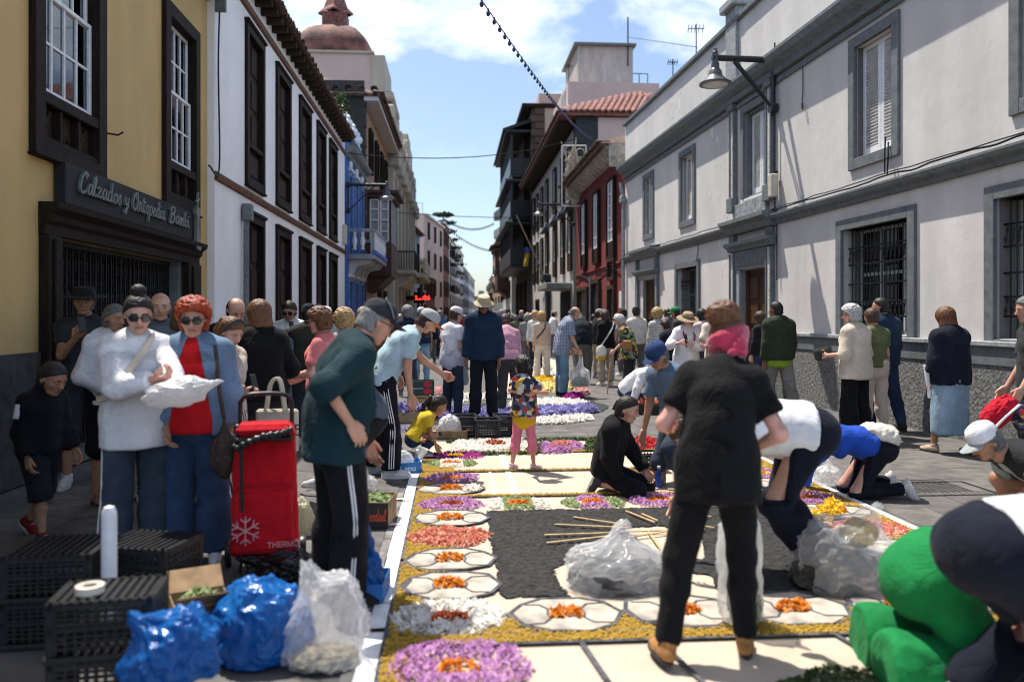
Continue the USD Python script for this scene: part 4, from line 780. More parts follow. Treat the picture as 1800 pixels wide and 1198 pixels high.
# dark corner strip and beige house
WE = Wall((5.95, 60.0), (.0, -1)); s = WE.s; L = 22.0; be = T('beige_house', 'long beige three storey house with tall narrow windows, some with pointed dark hoods', 'building', WE.pt(11, 0))
body(be, WE, 0, L - .9, 10.9, BEIGE, 10); be.part('corner_pier', WE.box(L - .9, L, 0, 11.2, -1.0, .06), M('green_black', (.02, .028, .028), .7, .3, 6)); be.part('side_wall', WE.box(L - .89, L, 0, 11.2, -10, -1.01), PINK)
for i, x in enumerate((940, 946, 954, 963, 977, 991, 1004)):
    a = s(x) ; w = .55
    simple_window(be, WE, a - w, a + w, 7.6, 10.2, BROWN2, .12, panel=.6, shut=OFFW, cols=2, rows=4)
    f = simple_window(be, WE, a - w, a + w, 3.9, 6.8, BROWN2, .12, panel=.8, shut=OFFW, cols=2, rows=4)
    if i > 2: be.part('window_hood', WE.prof(a - w - .1, a + w + .1, [(0, 6.85), (.5, 6.85), (.3, 7.1), (.12, 7.5), (0, 7.6)]), BLACKP, f)
be.part('door', cat_([WE.box(s(986), s(1003), .05, 2.9, .005, .05)]), DARKIN); be.part('door_canopy', WE.box(s(985), s(1006), 3.0, 3.3, 0, 1.3, .03), M('canopy', (.2, .2, .18), .7)); be.part('doorway', cat_([WE.box(s(966) - .5, s(966) + .5, .05, 3.8, .005, .25, .02), WE.box(s(966) - .8, s(966) + .8, 3.8, 4.2, .0, .5, .04)]), M('green_black', (.02, .028, .028), .7)); simple_window(be, WE, s(946) - .8, s(946) + .8, .1, 2.8, BROWN2, .12, panel=.6)
be.part('roof', hip_roof(WE, -.3, L + .2, 11.35, .9, -9.0, 2.3), TILER); tl = tile_mesh(.5, .13); be.part('hip_tiles', cat_([WE.m(xf(tl, rot([0, 0, 1], -24) @ np.array([[0, 0, 1.], [0, 1, 0], [-1, 0, 0]]), (L + .3 - 4.95 * t_, 11.42 + 2.3 * t_, .9 - 4.95 * t_ - (9.9 - 9.9 * t_) * (i + .5) / max(1, int(34 * (1 - t_)))))) for t_ in np.arange(0, .98, .085) for i in range(int(34 * (1 - t_)))]), TILER, kind='stuff'); eave_tiles(be, WE, -.3, L + .2, 11.38, .9); be.part('eave', WE.box(-.2, L - .9, 11.1, 11.22, -.2, .8), BROWN2)
fl_ = T('flag', 'blue and yellow flag hanging from a pole on the beige house', 'flag', WE.pt(s(950), 4, .5)); fl_.part('pole', tube([WE.pt(s(962), 4.2, .2), WE.pt(s(948), 8.6, 1.6)], .05, 6), BROWN2)
fa_ = WE.pt(s(951), 6.3, 1.0); fl_.part('cloth', sheet(np.array([[fa_ + [-.15 + .3 * x + .06 * math.sin(z * 4), .1 * math.sin(x * 9 + z), -z] for x in np.linspace(0, 1, 8)] for z in np.linspace(.4, 1.3, 9)]), .01), M('flag_yellow', (.55, .36, .03), .7)); fl_.part('blue_band', sheet(np.array([[fa_ + [-.15 + .3 * x + .06 * math.sin(z * 4), .1 * math.sin(x * 9 + z), -z] for x in np.linspace(0, 1, 8)] for z in np.linspace(.0, .4, 4)]), .01), M('flag_blue', (.04, .12, .4), .7))
# pink white tall block behind, with roof tower
bx0, bx1 = at(1000, 556, 52)[0], at(1165, 556, 52)[0]; Yb = 52; zt = 1.6 + (556 - 140) / 1400 * 52
tb = T('tall_pale_block', 'tall pale pink block rising behind the red house, with a roof tower', 'building', ((bx0 + bx1) / 2, Yb + 5, 0))
tb.part('wall', bx(bx0, bx1, Yb, Yb + 14, 0, zt), PINK); tb.part('ledge', cbx(bx0 - .7, bx0 + .6, Yb - .2, Yb + 12, zt - 2.2, zt - 1.7, .1), OFFW); tb.part('window', bx(bx0 - .04, bx0 + .01, Yb + 1, Yb + 3, zt - 1.7, zt - .3), GREYF)
tx0, tx1 = at(1010, 556, 55)[0], at(1117, 556, 55)[0]; zt2 = 1.6 + (556 - 76) / 1400 * 55
tb.part('roof_tower', bx(tx0 + .3, tx1, Yb + 3, Yb + 9, zt, zt2), plaster('tower_stained', (.52, .46, .41), (.26, .24, .22), amount=.9)); tb.part('tower_cap', cbx(tx0, tx1 + .2, Yb + 2.7, Yb + 9.2, zt2, zt2 + .18, .03), ZINC)
rr = tb.part('roof_railing', cat_([tube([(x, Yb + 3.2, zt), (x, Yb + 3.2, zt + 1.6)], .04, 5) for x in (tx1 + .5, tx1 + 1.1)] + [tube([(tx1, Yb + 3.2, z), (tx1 + 1.1, Yb + 3.2, z)], .04, 5) for z in (zt + .9, zt + 1.6)]), ZINC)
an = T('roof_antenna', 'thin roof mast on the pale block tower with a stay wire', 'antenna', (tx1 - .4, Yb + 3, zt2)); an.part('mast', tube([(tx1 - .4, Yb + 2.8, zt2 - 1.4), (tx1 - .4, Yb + 2.8, zt2 + 2.0)], .05, 6), IRON); an.part('stay_wire', tube([(tx1 - .4, Yb + 2.8, zt2 + .6), at(1225, 83, 40)], .02, 4), IRON)
def aerial(px, py0, py1, d, label):
    t = T('aerial', label, 'antenna', at(px, py1, d)); a, b = at(px, py0, d), at(px, py1, d); h = np.linalg.norm(b - a); x = RGT
    t.part('mast', tube([b - UP * .6, a], .025, 5), IRON); z = a - UP * h * .15
    t.part('yagi', cat_([tube([z - x * h * .25, z + x * h * .25], .02, 4)] + [tube([z + x * h * k - UP * h * .1 + FWD * .1, z + x * h * k + UP * h * .1 - FWD * .1], .014, 4) for k in (-.24, -.14, -.04, .08, .2)]), IRON); return t
aerial(1183, 104, 140, 34, 'small comb aerial on the grey house roof'); aerial(1224, 42, 100, 32, 'tall thin aerial above the grey house parapet'); aerial(1000, 112, 140, 53, 'faint branching aerial left of the roof tower')
# dark timber balcony house
dk = T('balcony_house', 'tall house wrapped in stacked dark timber balconies with quoined corner', 'building', (6, 64, 0)); WK = Wall((6.0, 76.0), (0, -1)); L = 15.5; hk = 17.5
body(dk, WK, 0, L, hk, M('side_dark', (.05, .045, .04), .8), 8); dk.part('side_wall', WK.box(L + .003, L + .05, 0, hk, -8, -.9), PINK); dk.part('quoin', cat_([WK.box(L - .3, L + .12, z, z + .5, -.95, .06 if i % 2 else -.2, .02) for i, z in enumerate(np.arange(6, hk, .55))]), M('quoin', (.09, .06, .05), .8)); dk.part('cornice', WK.box(-.2, L + .3, hk, hk + .3, -8, .8, .05), BROWN)
for j, (z0, z1) in enumerate(((5.6, 8.7), (9.3, 12.0), (12.6, 15.8))):
    b = dk.part('timber_balcony', cat_([WK.box(0.2, L - 1, z0, z0 + 1.3, 0, 1.6, .03), WK.box(0, L - .8, z1, z1 + .25, 0, 2.0, .03), WK.box(0.1, L - .9, z0 - .25, z0, 0, 1.5, .05)]), BLACKP)
    for c in np.linspace(.4, L - 1.2, 9): dk.part('balcony_post', WK.box(c - .08, c + .08, z0 + 1.3, z1, 1.4, 1.56), BLACKP, b)
    dk.part('balcony_shutters', WK.box(.4, L - 2, z0 + 1.3, z1, .0, .5), BROWN, b)
dk.part('top_awning', WK.prof(0, L - .8, [(0, 16.6), (2.2, 15.9), (2.2, 16.1), (0, 16.9)]), BLACKP)
for c in (2, 6, 10): simple_window(dk, WK, c - .9, c + .9, .2, 4.6, BROWN2, .2, panel=.8)
dk.part('rooftop_block', WK.box(L - 5, L + .04, hk + .3, hk + 1.1, -7, -.5), PINK)
far_house('pale narrow house beyond the timber balconies', 884, 92, 899, 77, 380, OFFW, left=False, n=4, floors=4, roof=TILE)
vb = T('brown_bay', 'brown carved wooden bay balcony hanging over the street', 'balcony', at(900, 500, 84)); cb = at(897, 556, 84); WV = Wall((cb[0] - .3, cb[1]), (0, -1))
vb.part('floor_box', cat_([WV.box(-2.5, 2.5, 4.3, 5.8, -1.0, 1.2, .05), WV.box(-2.7, 2.7, 8.3, 8.6, -1, 1.6, .05), WV.prof(-2.2, 2.2, [(-1, 3.2), (0, 3.4), (1.0, 4.3), (-1, 4.3)]), WV.box(-2.4, 2.4, 5.8, 8.3, -1, .3)]), M('bay_brown', (.085, .03, .02), .6, .3, 3))
for c in np.linspace(-2.4, 2.4, 7): vb.part('bay_post', WV.box(c - .09, c + .09, 5.8, 8.3, 1.0, 1.18), M('bay_brown', (.085, .03, .02), .6))
vb.part('roof', WV.prof(-2.8, 2.8, [(-1, 9.2), (1.9, 8.65), (1.9, 8.85), (-1, 9.5)]), TILE)
far_house('tan apartment block with projecting top storey', 866, 122, 893, 93, 400, TAN, left=False, n=5, floors=5, balc=False, cat='building', wm=M('tan_win', (.08, .05, .04), .6)); t, W, L, h = far_house('taller tan block set behind the narrow house', 880, 100, 897, 93, 342, TAN, left=False, n=3, floors=7, balc=True, cat='building')
far_house('pale tan block far up on the right', 861, 170, 877, 123, 470, TAN, left=False, n=5, floors=4, balc=True, cat='building'); far_house('distant grey house on the right at the street end', 858, 230, 868, 172, 500, GREYF, left=False, n=4, floors=3)
# lamps up the street
bracket_lamp('left wall lamp beside the blue house', WB.pt(-.2, 6.45, .05), 1.45, WB.n, 0); bracket_lamp('small right wall lamp on the beige house corner', WE.pt(L * 0 + 21.5, 7.05, .1), 1.7, WE.n, 0)
bracket_lamp('distant wall lamp beside the brown bay', WV.pt(3.0, 6.2, .2), 1.4, WV.n, 0)
# the clock on its bracket
ck = T('clock_sign', 'black hanging box showing the time in red digits', 'clock', at(737, 523, 60)); c = at(737, 523, 60); WQ = Wall((c[0], c[1]), RGT[:2])
ck.part('case', WQ.box(-.42, .42, c[2] - .42, c[2] + .42, -.3, 0, .03), BLACKP); ck.part('bracket', WQ.box(-2.2, -.4, c[2] - .1, c[2] + .1, -.2, -.1), BLACKP); ck.part('side_box', WQ.box(-.9, -.43, c[2] - .22, c[2] + .15, -.25, -.02), BLACKP)
ck.part('digits', WQ.m(xf(meshkit.text_mesh('12:06', .3, .01, bold=True), None, (-.36, c[2] - .15, .006))), usdkit.material(stage, '/World/Looks/led', {'e': ('emission', {'color': (1, .03, .02), 'strength': 3.0})}, surface='e.emission'))
ns = T('road_sign', 'small round red no entry sign in the distance', 'sign', ground(883, 575)); c = at(883, 557, 100); ns.part('disc', (lambda m: (m[0] @ np.stack([RGT, np.cross(RGT, UP) * -1, UP], 0) if False else m[0] + c, m[1]))(xf(lathe([(0, -.02), (.32, -.02), (.32, .02), (0, .02)], 20), rot([1, 0, 0], 90))), M('sign_red', (.5, .03, .03), .5)); ns.part('bar', bx(c[0] - .22, c[0] + .22, c[1] - .05, c[1] - .03, c[2] - .06, c[2] + .06), WPAINT); ns.part('pole', tube([(c[0], c[1] + .06, 0), (c[0], c[1] + .06, c[2] + .2)], .04, 6), ZINC)
# araucaria behind the left houses
ar = T('araucaria_tree', 'dark tiered conifer showing above the left houses far up the street', 'tree', at(778, 556, 130) * [1, 1, 0]); b = at(779, 556, 130) * [1, 1, 0]
ar.part('trunk', tube([b, b + UP * 18.5], [.4, .1], 8), BROWN2); rng = np.random.default_rng(5); cr = []
for k in range(8):
    z = 8.5 + k * 1.35; R = 3.6 - k * .3
    for q in np.linspace(0, 2 * math.pi, 7)[:-1] + k: e = b + np.array([math.cos(q) * R, math.sin(q) * R, z + .5]); cr.append(leafcloud((b + UP * z + e) / 2 * [1, 1, 1] + 0, (abs(math.cos(q)) * R * .55 + .3, abs(math.sin(q)) * R * .55 + .3, .28), 90, .3, rng))
ar.part('crown', cat_(cr), LEAFD)
pm = T('far_tree', 'dark green palm like tree between far left houses', 'tree', at(800, 556, 165) * [1, 1, 0]); b = at(799, 500, 160)
pm.part('crown', cat_([leafcloud(b + [0, 0, k], (1.6, 1.6, .5), 160, .5, rng) for k in (0, 1.2, -2)]), LEAFD); pm.part('trunk', tube([b * [1, 1, 0], b], .2, 6), BROWN2)
# wires and bulb strings over the street
def wire(a, b, sag, r, label, bulbs=0, name='overhead_cable', cat='cable', n=30):
    a, b = np.asarray(a), np.asarray(b); t_ = np.linspace(0, 1, n); P = a + (b - a) * t_[:, None] - UP * (4 * sag * t_ * (1 - t_))[:, None]
    t = T(name, label, cat, (a + b) / 2); t.part('wire', tube(P, r, 5), IRON)
    if bulbs:
        bm = lathe([(0, .03), (.022, .02), (.022, -.02), (.04, -.05), (.045, -.09), (.025, -.13), (0, -.14)], 8)
        for q in np.linspace(.01, .99, bulbs):
            i = min(int(q * (n - 1)), n - 2); u = q * (n - 1) - i; p = P[i] * (1 - u) + P[i + 1] * u; t.part('bulb', xf(bm, None, p, max(.62, r / .016)), M('bulb_blue', (.03, .035, .08), .3))
    return t
wire(at(838, -12, 9.5), at(1047, 246, 41), .35, .008, 'long dark string of bulbs running from overhead to the beige house roof', 70, 'bulb_string', 'string lights', 60)
wire(WW.pt(WW.s(606), 7.6, .1), WE.pt(21.8, 10.2, 0), .5, .02, 'cable crossing the street high up beside the white house eave')
wire(at(660, 370, 48), at(935, 382, 62), .15, .025, 'cable crossing the street at mid height past the theatre'); wire(at(778, 382, 95), at(868, 392, 100), 1.0, .03, 'upper far string of small bulbs sagging across the street', 26, 'bulb_string', 'string lights'); wire(at(775, 388, 95), at(880, 440, 105), 1.0, .03, 'lower far string of small bulbs slanting across the street', 26, 'bulb_string', 'string lights')
# the unlit holiday ornament on a square frame
od = T('holiday_ornament', 'unlit cream wire ornament in a thin square frame by the beige house', 'ornament', at(1008, 300, 37)); o = lambda x, y: at(x, y, 37)
od.part('frame', cat_([tube([o(988, 256), o(1030, 256)], .035, 5), tube([o(1030, 256), o(1030, 362)], .035, 5), tube([o(1030, 362), o(988, 362)], .035, 5), tube([o(988, 362), o(988, 256)], .035, 5)]), OFFW)
bellp = [(1008, 262), (1001, 275), (998, 300), (996, 325), (999, 345), (1012, 350), (1022, 340), (1026, 325), (1018, 305), (1015, 280), (1008, 262)]
od.part('outline', cat_([tube(smoothpath([o(*p) for p in bellp], 5), .06, 6), tube(smoothpath([o(1000, 338), (o(1006, 330)), o(1014, 345), o(1024, 330)], 5), .05, 5), tube(smoothpath([o(1003, 300), o(1010, 310), o(1016, 296)], 5), .05, 5), tube(smoothpath([o(1005, 352), o(1010, 358), o(1018, 350)], 5), .06, 5)]), M('rope_cream', (.5, .43, .3), .7))
rng = np.random.default_rng(9); od.part('garland', cat_([tube(smoothpath(o(1010, 305) + rng.normal(size=(6, 3)) * [.25, .1, .7], 4), .02, 4) for _ in range(14)]), M('rope_cream', (.5, .43, .3), .7))
# ================================================================ paving and the flower carpets
PAVE = M('paving', (.112, .104, .096), .85, .25, 3.2, bump=.002, bscale=60, detail=8)
PAVES = [M('slab_%d' % i, c, .85, .22, 5, bump=.002, bscale=70, detail=8) for i, c in enumerate([(.115, .107, .098), (.105, .098, .09), (.125, .115, .105), (.096, .09, .083)])]
rd_ = obj('paving', bx(-70, 70, -40, 700, -.4, -.006), PAVE, kind='structure')
def slabs(x0, x1, y0, y1, w, d, skip=None):
    j = 0; y = y0
    while y < y1 - .02:
        x = x0 - (w / 2 if j % 2 else 0)
        while x < x1 - .02:
            a, b = max(x, x0), min(x + w, x1)
            if b - a > .08 and not (skip and skip((a + b) / 2, y + d / 2)):
                m = bx(a + .004, b - .004, y + .004, min(y + d, y1) - .004, -.03, random.uniform(-.0012, .0008)); obj('slab', m, random.choice(PAVES), rd_)
            x += w
        y += d; j += 1
gr_a, gr_b = ground(1650, 858), ground(1655, 900)
slabs(3.56, 6.6, 5.3, 14.5, .8, .55, lambda x, y: abs(x - gr_a[0]) < .45 and abs(y - gr_a[1]) < .33)
slabs(-3.9, -.5, 4.8, 12.6, .9, .6); slabs(-.48, 3.5, 10.35, 11.6, .42, .3)
# ------ the flower carpet
XL, XR = -.33, 3.42
PAPER = M('carpet_paper', (.45, .365, .28), .85, .18, 2.2, bump=.002, bscale=12, color2=(.38, .31, .24)); TAPE = M('white_tape', (.78, .77, .75), .6, .1, 8); SOIL = M('black_soil', (.028, .027, .026), .95, .5, 30, bump=.006, bscale=60, detail=10); LINE = M('charcoal_line', (.085, .085, .095), .9, .4, 20); HEXP = M('hexagon_paper', (.45, .385, .305), .85, .2, 6, color2=(.17, .16, .155))
cp = T('flower_carpet', 'long cream paper carpet with black soil, hexagon outlines and yellow seed borders', 'flower carpet', (1.5, 6.5, 0))
def flat(poly, z, n=None): 
    return cat_([(np.column_stack([np.array(v), np.full(len(v), z)]), f) for v, f in [trimesh.creation.triangulate_polygon(g, engine='earcut') for g in getattr(poly, 'geoms', [poly]) if g.area > 1e-6]])
def px_poly(*pts): return Polygon([ground(x, y)[:2] for x, y in pts])
def ragged(poly, amp=.02, step=.03, seed=1):
    r = np.random.default_rng(seed); b = poly.boundary; n = max(12, int(b.length / step)); p = np.array([b.interpolate(i / n, normalized=True).coords[0] for i in range(n)])
    return Polygon(p + r.normal(size=p.shape) * amp).buffer(0)
cp.part('paper', flat(sbox(XL, 1.0, XR, 10.2), .003), PAPER)
def wavy(x0, x1, y0, y1, z, seed=0):
    """a strip of paper tape, a little cockled"""
    n = max(8, int(max(x1 - x0, y1 - y0) / .12)); lx = (x1 - x0) > (y1 - y0); q = np.linspace(0, 1, n); P = []
    for t in q:
        a, b = ((x0 + (x1 - x0) * t, y0), (x0 + (x1 - x0) * t, y1)) if lx else ((x0, y0 + (y1 - y0) * t), (x1, y0 + (y1 - y0) * t))
        P.append([[*a, z + .004 * meshkit.noise(np.array([t * 30 + seed, 0, 0.]))], [*b, z + .004 * meshkit.noise(np.array([t * 30 + seed, 3, 0.]))]])
    return sheet(np.array(P))
for i, (y0, y1) in enumerate(((2.2, 4.05), (4.1, 5.3), (5.32, 6.9), (6.92, 8.4), (8.42, 9.6))): cp.part('edge_tape', wavy(-.44 + .006 * (i % 2), -.345, y0, y1, .009 + .002 * (i % 2), i), TAPE)
for i, y in enumerate((4.45, 5.02, 6.1, 6.95)): cp.part('cross_tape', wavy(-.5, -.33, y, y + .07, .014, i), TAPE)
cp.part('edge_board', flat(sbox(-.50, 2.0, -.446, 7.3), .004), M('edge_board', (.2, .19, .18), .8, .4, 5)); cp.part('inner_tape', wavy(.53, .59, 7.1, 9.25, .007), TAPE); cp.part('inner_tape', wavy(.36, .385, 7.1, 8.15, .007), TAPE)
cp.part('right_tape', wavy(3.43, 3.5, 2.5, 9.5, .008), TAPE)
soil = ragged(sbox(.27, 4.5, 2.86, 6.52), .012, .04).difference(ragged(px_poly((975, 1000), (1010, 988), (1100, 985), (1255, 1015), (1265, 1052), (1120, 1056), (1000, 1050), (978, 1025)), .012, .03, 4)).difference(ragged(px_poly((1090, 930), (1160, 925), (1230, 940), (1240, 985), (1160, 975)), .01, .03, 5))
def bumpy(poly, z, st, amp, seed=0):
    x0, y0, x1, y1 = poly.bounds; g = np.array([(x, y) for x in np.arange(x0, x1, st) for y in np.arange(y0, y1, st)]); g += np.random.default_rng(seed).uniform(-.3, .3, g.shape) * st
    from scipy.spatial import Delaunay
    b = poly.boundary; p = np.vstack([g[shapely.contains_xy(poly, g[:, 0], g[:, 1])], [b.interpolate(d).coords[0] for d in np.arange(0, b.length, st)]]); tri = Delaunay(p).simplices; c = p[tri].mean(1); tri = tri[shapely.contains_xy(poly, c[:, 0], c[:, 1])]
    a = p[tri]; cr = (a[:, 1, 0] - a[:, 0, 0]) * (a[:, 2, 1] - a[:, 0, 1]) - (a[:, 1, 1] - a[:, 0, 1]) * (a[:, 2, 0] - a[:, 0, 0]); tri[cr < 0] = tri[cr < 0][:, ::-1]
    return np.column_stack([p, z + amp * np.random.default_rng(seed + 1).uniform(0, 1, len(p))]), tri
cp.part('soil_bed', cat_([bumpy(g, .008, .022, .010) for g in getattr(soil, 'geoms', [soil]) if g.area > .01]), SOIL)
# petals and seeds: many small faces, coloured one by one
def petal_mat(key, cols, trans=.25, rough=.6):
    k = 'm_' + key
    if k not in _mats:
        r = [(i / len(cols), c) for i, c in enumerate(cols)]
        _mats[k] = usdkit.material(stage, '/World/Looks/' + k, {'g': ('geometry', {}), 'r': ('rgb_ramp', {'ramp': r, 'interpolate': False}), 'p': ('principled_bsdf', {'roughness': rough, 'specular_ior_level': .3}), 't': ('translucent_bsdf', {}), 'mx': ('mix_closure', {'fac': trans})},
            [('g.random_per_island', 'r.fac'), ('r.color', 'p.base_color'), ('r.color', 't.color'), ('p.BSDF', 'mx.closure1'), ('t.BSDF', 'mx.closure2')], surface='mx.closure')
    return _mats[k]
def inside(poly, n, rng):
    x0, y0, x1, y1 = poly.bounds; out = np.zeros((0, 2)); 
    while len(out) < n:
        p = rng.uniform((x0, y0), (x1, y1), (n * 2 + 20, 2)); out = np.vstack([out, p[shapely.contains_xy(poly, p[:, 0], p[:, 1])]])
    return out[:n]
def petals(poly, dens, size, h, seed, z0=.006, tilt=.75, dome=True):
    rng = np.random.default_rng(seed); n = int(poly.area * dens); p = inside(poly, n, rng)
    if dome:
        d = shapely.distance(shapely.points(p), poly.boundary); zz_ = z0 + h * np.clip(d / .07, 0, 1) ** .6 * rng.uniform(.35, 1, n)
    else: zz_ = z0 + rng.uniform(0, h, n)
    th = rng.uniform(0, 2 * np.pi, n); tl = rng.normal(0, tilt, n) * .6; L = size * rng.uniform(.6, 1.3, n)
    u = np.stack([np.cos(th) * np.cos(tl), np.sin(th) * np.cos(tl), np.abs(np.sin(tl)) + .15], 1); w = np.stack([-np.sin(th), np.cos(th), rng.normal(0, .35, n)], 1) * .42
    c = np.column_stack([p, zz_]); L = L[:, None]; up = np.array([0, 0, 1.0])
    V = np.stack([c - u * L * .5, c + w * L - up * 0, c + u * L * .5 + up * L * .12, c - w * L, c + up * L * -.12], 1)   # a cupped petal: 4 rim points and a hollow middle
    k = np.arange(n)[:, None] * 5; return V.reshape(-1, 3), np.vstack([k + [0, 4, 3], k + [0, 1, 4], k + [1, 2, 4], k + [2, 3, 4]])
def grains(poly, dens, size, h, seed, z0=.006):
    rng = np.random.default_rng(seed); n = int(poly.area * dens); p = inside(poly, n, rng); c = np.column_stack([p, z0 + rng.uniform(0, h, n)])
    o = np.array([[1, 0, 0], [-1, 0, 0], [0, 1, 0], [0, -1, 0], [0, 0, .8], [0, 0, -.8]]); th = rng.uniform(0, 6.28, n); R = np.stack([np.cos(th), -np.sin(th), np.sin(th), np.cos(th)], 1).reshape(-1, 2, 2)
    s_ = size * rng.uniform(.7, 1.3, (n, 1, 1)); v = np.repeat(o[None], n, 0) * [1, .6, .6]; v[:, :, :2] = np.einsum('nij,nkj->nki', R, v[:, :, :2]); v = c[:, None] + v * s_
    f = np.array([[0, 2, 4], [2, 1, 4], [1, 3, 4], [3, 0, 4], [2, 0, 5], [1, 2, 5], [3, 1, 5], [0, 3, 5]]); return v.reshape(-1, 3), (np.arange(n)[:, None, None] * 6 + f).reshape(-1, 3)
SEED = petal_mat('yellow_seeds', [(.42, .26, .03), (.50, .33, .05), (.33, .19, .02), (.25, .16, .03)], .0, .7); SEEDB = M('seed_bed', (.33, .20, .03), .9, .4, 40)
PC = dict(lilac=petal_mat('lilac_petals', [(.50, .25, .48), (.60, .36, .58), (.40, .16, .38), (.66, .46, .62), (.5, .28, .52)]), white=petal_mat('white_petals', [(.80, .78, .72), (.78, .76, .66), (.82, .80, .78), (.72, .68, .50)]), orange=petal_mat('orange_petals', [(.66, .22, .01), (.72, .30, .02), (.55, .14, .01), (.70, .36, .04)]),
    coral=petal_mat('coral_petals', [(.66, .26, .18), (.76, .50, .34), (.60, .12, .12), (.80, .62, .48), (.72, .40, .30), (.78, .55, .40)]), red=petal_mat('red_petals', [(.45, .015, .02), (.55, .03, .03), (.35, .01, .02)]), rust=petal_mat('rust_petals', [(.35, .06, .02), (.45, .12, .03), (.2, .04, .02), (.6, .5, .3)]), green=petal_mat('green_leaves', [(.28, .36, .16), (.36, .42, .24), (.45, .48, .33), (.2, .28, .1)]),
    magenta=petal_mat('magenta_petals', [(.38, .02, .26), (.46, .04, .33), (.28, .01, .2)]), yellow=petal_mat('yellow_petals', [(.72, .48, .02), (.75, .56, .06), (.62, .38, .01)]), purple=petal_mat('purple_petals', [(.27, .25, .50), (.36, .34, .58), (.18, .16, .38), (.48, .46, .62)]), pink=petal_mat('pink_petals', [(.62, .35, .34), (.55, .22, .25), (.7, .5, .45)]), dkgreen=petal_mat('moss_green', [(.05, .08, .02), (.07, .11, .03), (.09, .11, .04)]), paleyellow=petal_mat('pale_yellow_petals', [(.75, .66, .30), (.7, .55, .2), (.78, .72, .45)]))
def oval(cx, cy, hx=.3, hy=.235, n=6):
    q = [(-hx, 0), (-hx * .8, hy * .62), (-hx * .38, hy), (hx * .38, hy), (hx * .8, hy * .62), (hx, 0), (hx * .8, -hy * .62), (hx * .38, -hy), (-hx * .38, -hy), (-hx * .8, -hy * .62)]
    return Polygon([(cx + a, cy + b) for a, b in q])
def centre(cx, cy, w=.095, h=.065): return sbox(cx - w, cy - h, cx + w, cy + h)
def bunch(poly, seed, amp=.03): return ragged(poly.buffer(-.012), amp, .05, seed)
def medallion(name, label, X, Y, kind, ck='orange', seed=1, hx=.3, hy=.235, side=None, dens=4200, sz=.027):
    t = T(name, label, 'flower medallion', (X, Y, 0)); cpoly = centre(X, Y); o = bunch(oval(X, Y, hx, hy), seed, .012)
    if kind == 'coral': o = ragged(oval(X, Y, hx, hy), .03, .07, seed)
    ring = o.difference(cpoly.buffer(.004))
    if side:      # the upper and lower lobes of one kind, the left and right lobes of another
        a = ring.intersection(sbox(X - hx * .42, Y - 1, X + hx * .42, Y + 1)); b = ring.difference(sbox(X - hx * .42, Y - 1, X + hx * .42, Y + 1))
        for g, kk in ((a, kind), (b, side)): t.part('petals', cat_([petals(q, dens, sz, .035, seed + 5) for q in getattr(g, 'geoms', [g]) if q.area > 1e-3]), PC[kk], kind='stuff')
    else: t.part('petals', petals(ring, dens, sz, .04, seed + 5), PC[kind], kind='stuff')
    t.part('centre_petals', petals(bunch(cpoly.buffer(.012), seed, .008), 5200, .028, .045, seed + 9), PC[ck], kind='stuff'); return t
def hexagon(name, label, X, Y, seed, hx=.3, hy=.235, fill=None):
    """charcoal outlined lobes on paper round a heap of orange petals"""
    t = T(name, label, 'flower medallion', (X, Y, 0)); rj = np.random.default_rng(seed); o = Polygon(np.array(oval(X, Y, hx, hy).exterior.coords)[:-1] + rj.normal(size=(10, 2)) * .011); c = centre(X, Y, .09, .065); t.part('paper', flat(o, .0165), HEXP)
    L = [o.boundary.buffer(.012), o.boundary.buffer(.02).intersection(sbox(X - 1, Y - 1, X + rj.uniform(-.1, .1), Y + rj.uniform(-.1, .1)))] + [LineString([(X + a * .09, Y + b * .065), (X + a * .13, Y + b * .13)]).buffer(.007) for a in (-1, 1) for b in (-1, 1)]
    for a in (-1, 1):
        L.append(LineString([(X + a * .09, Y - .06), (X + a * .10, Y), (X + a * .09, Y + .06)]).buffer(.007)); L.append(LineString([(X + a * .13, Y + .13), (X + a * hx * .78, Y + hy * .6)]).buffer(.007)); L.append(LineString([(X + a * .13, Y - .13), (X + a * hx * .78, Y - hy * .6)]).buffer(.007))
    t.part('outline', flat(unary_union(L), .0195), LINE); t.part('centre_petals', petals(bunch(c.buffer(.01), seed, .008), 5200, .03, .045, seed, z0=.02), PC['orange'], kind='stuff')
    if fill: t.part('petals', petals(bunch(sbox(X + .12, Y - .12, X + hx - .02, Y + .12), seed, .01), 2600, .034, .03, seed + 2, z0=.02), PC[fill], kind='stuff')
    return t
Xc = -.02; U = .62
# yellow seed ground behind the left and right columns and the front row
colL = sbox(XL, 4.0, .0, 8.9); colR = sbox(3.1, 4.0, XR, 8.9); rowF = sbox(XL, 3.98, XR, 4.2)
ovs = unary_union([oval(Xc, y, .3, .24) for y in (4.22, 4.72, 5.22, 5.76, 6.28, 6.76, 7.36, 7.82, 8.66)] + [oval(Xc + U * i, 4.22, .31, .24) for i in range(7)] + [oval(3.1, y, .3, .24) for y in (4.72, 5.22, 5.76, 6.28, 6.76, 7.36, 7.82)])
ys = unary_union([colL, colR, rowF]).difference(ovs)
bands = [sbox(XL, 3.86, XR, 3.965), sbox(XL, 8.17, XR, 8.23), sbox(XL, 7.02, XR, 7.08), sbox(.0, 9.28, XR, 9.36), sbox(-.33, 3.2, -.2, 3.86)]
cp.part('seed_bed', cat_([flat(ys, .0105)] + [flat(b, .0145) for b in bands]), SEEDB)
cp.part('seeds', cat_([grains(g, 9000, .009, .012, 20 + i, .010) for i, g in enumerate(getattr(ys, 'geoms', [ys])) if g.area > 1e-3] + [grains(b, 11000, .009, .014, 60 + i, .013) for i, b in enumerate(bands)]), SEED, kind='stuff')
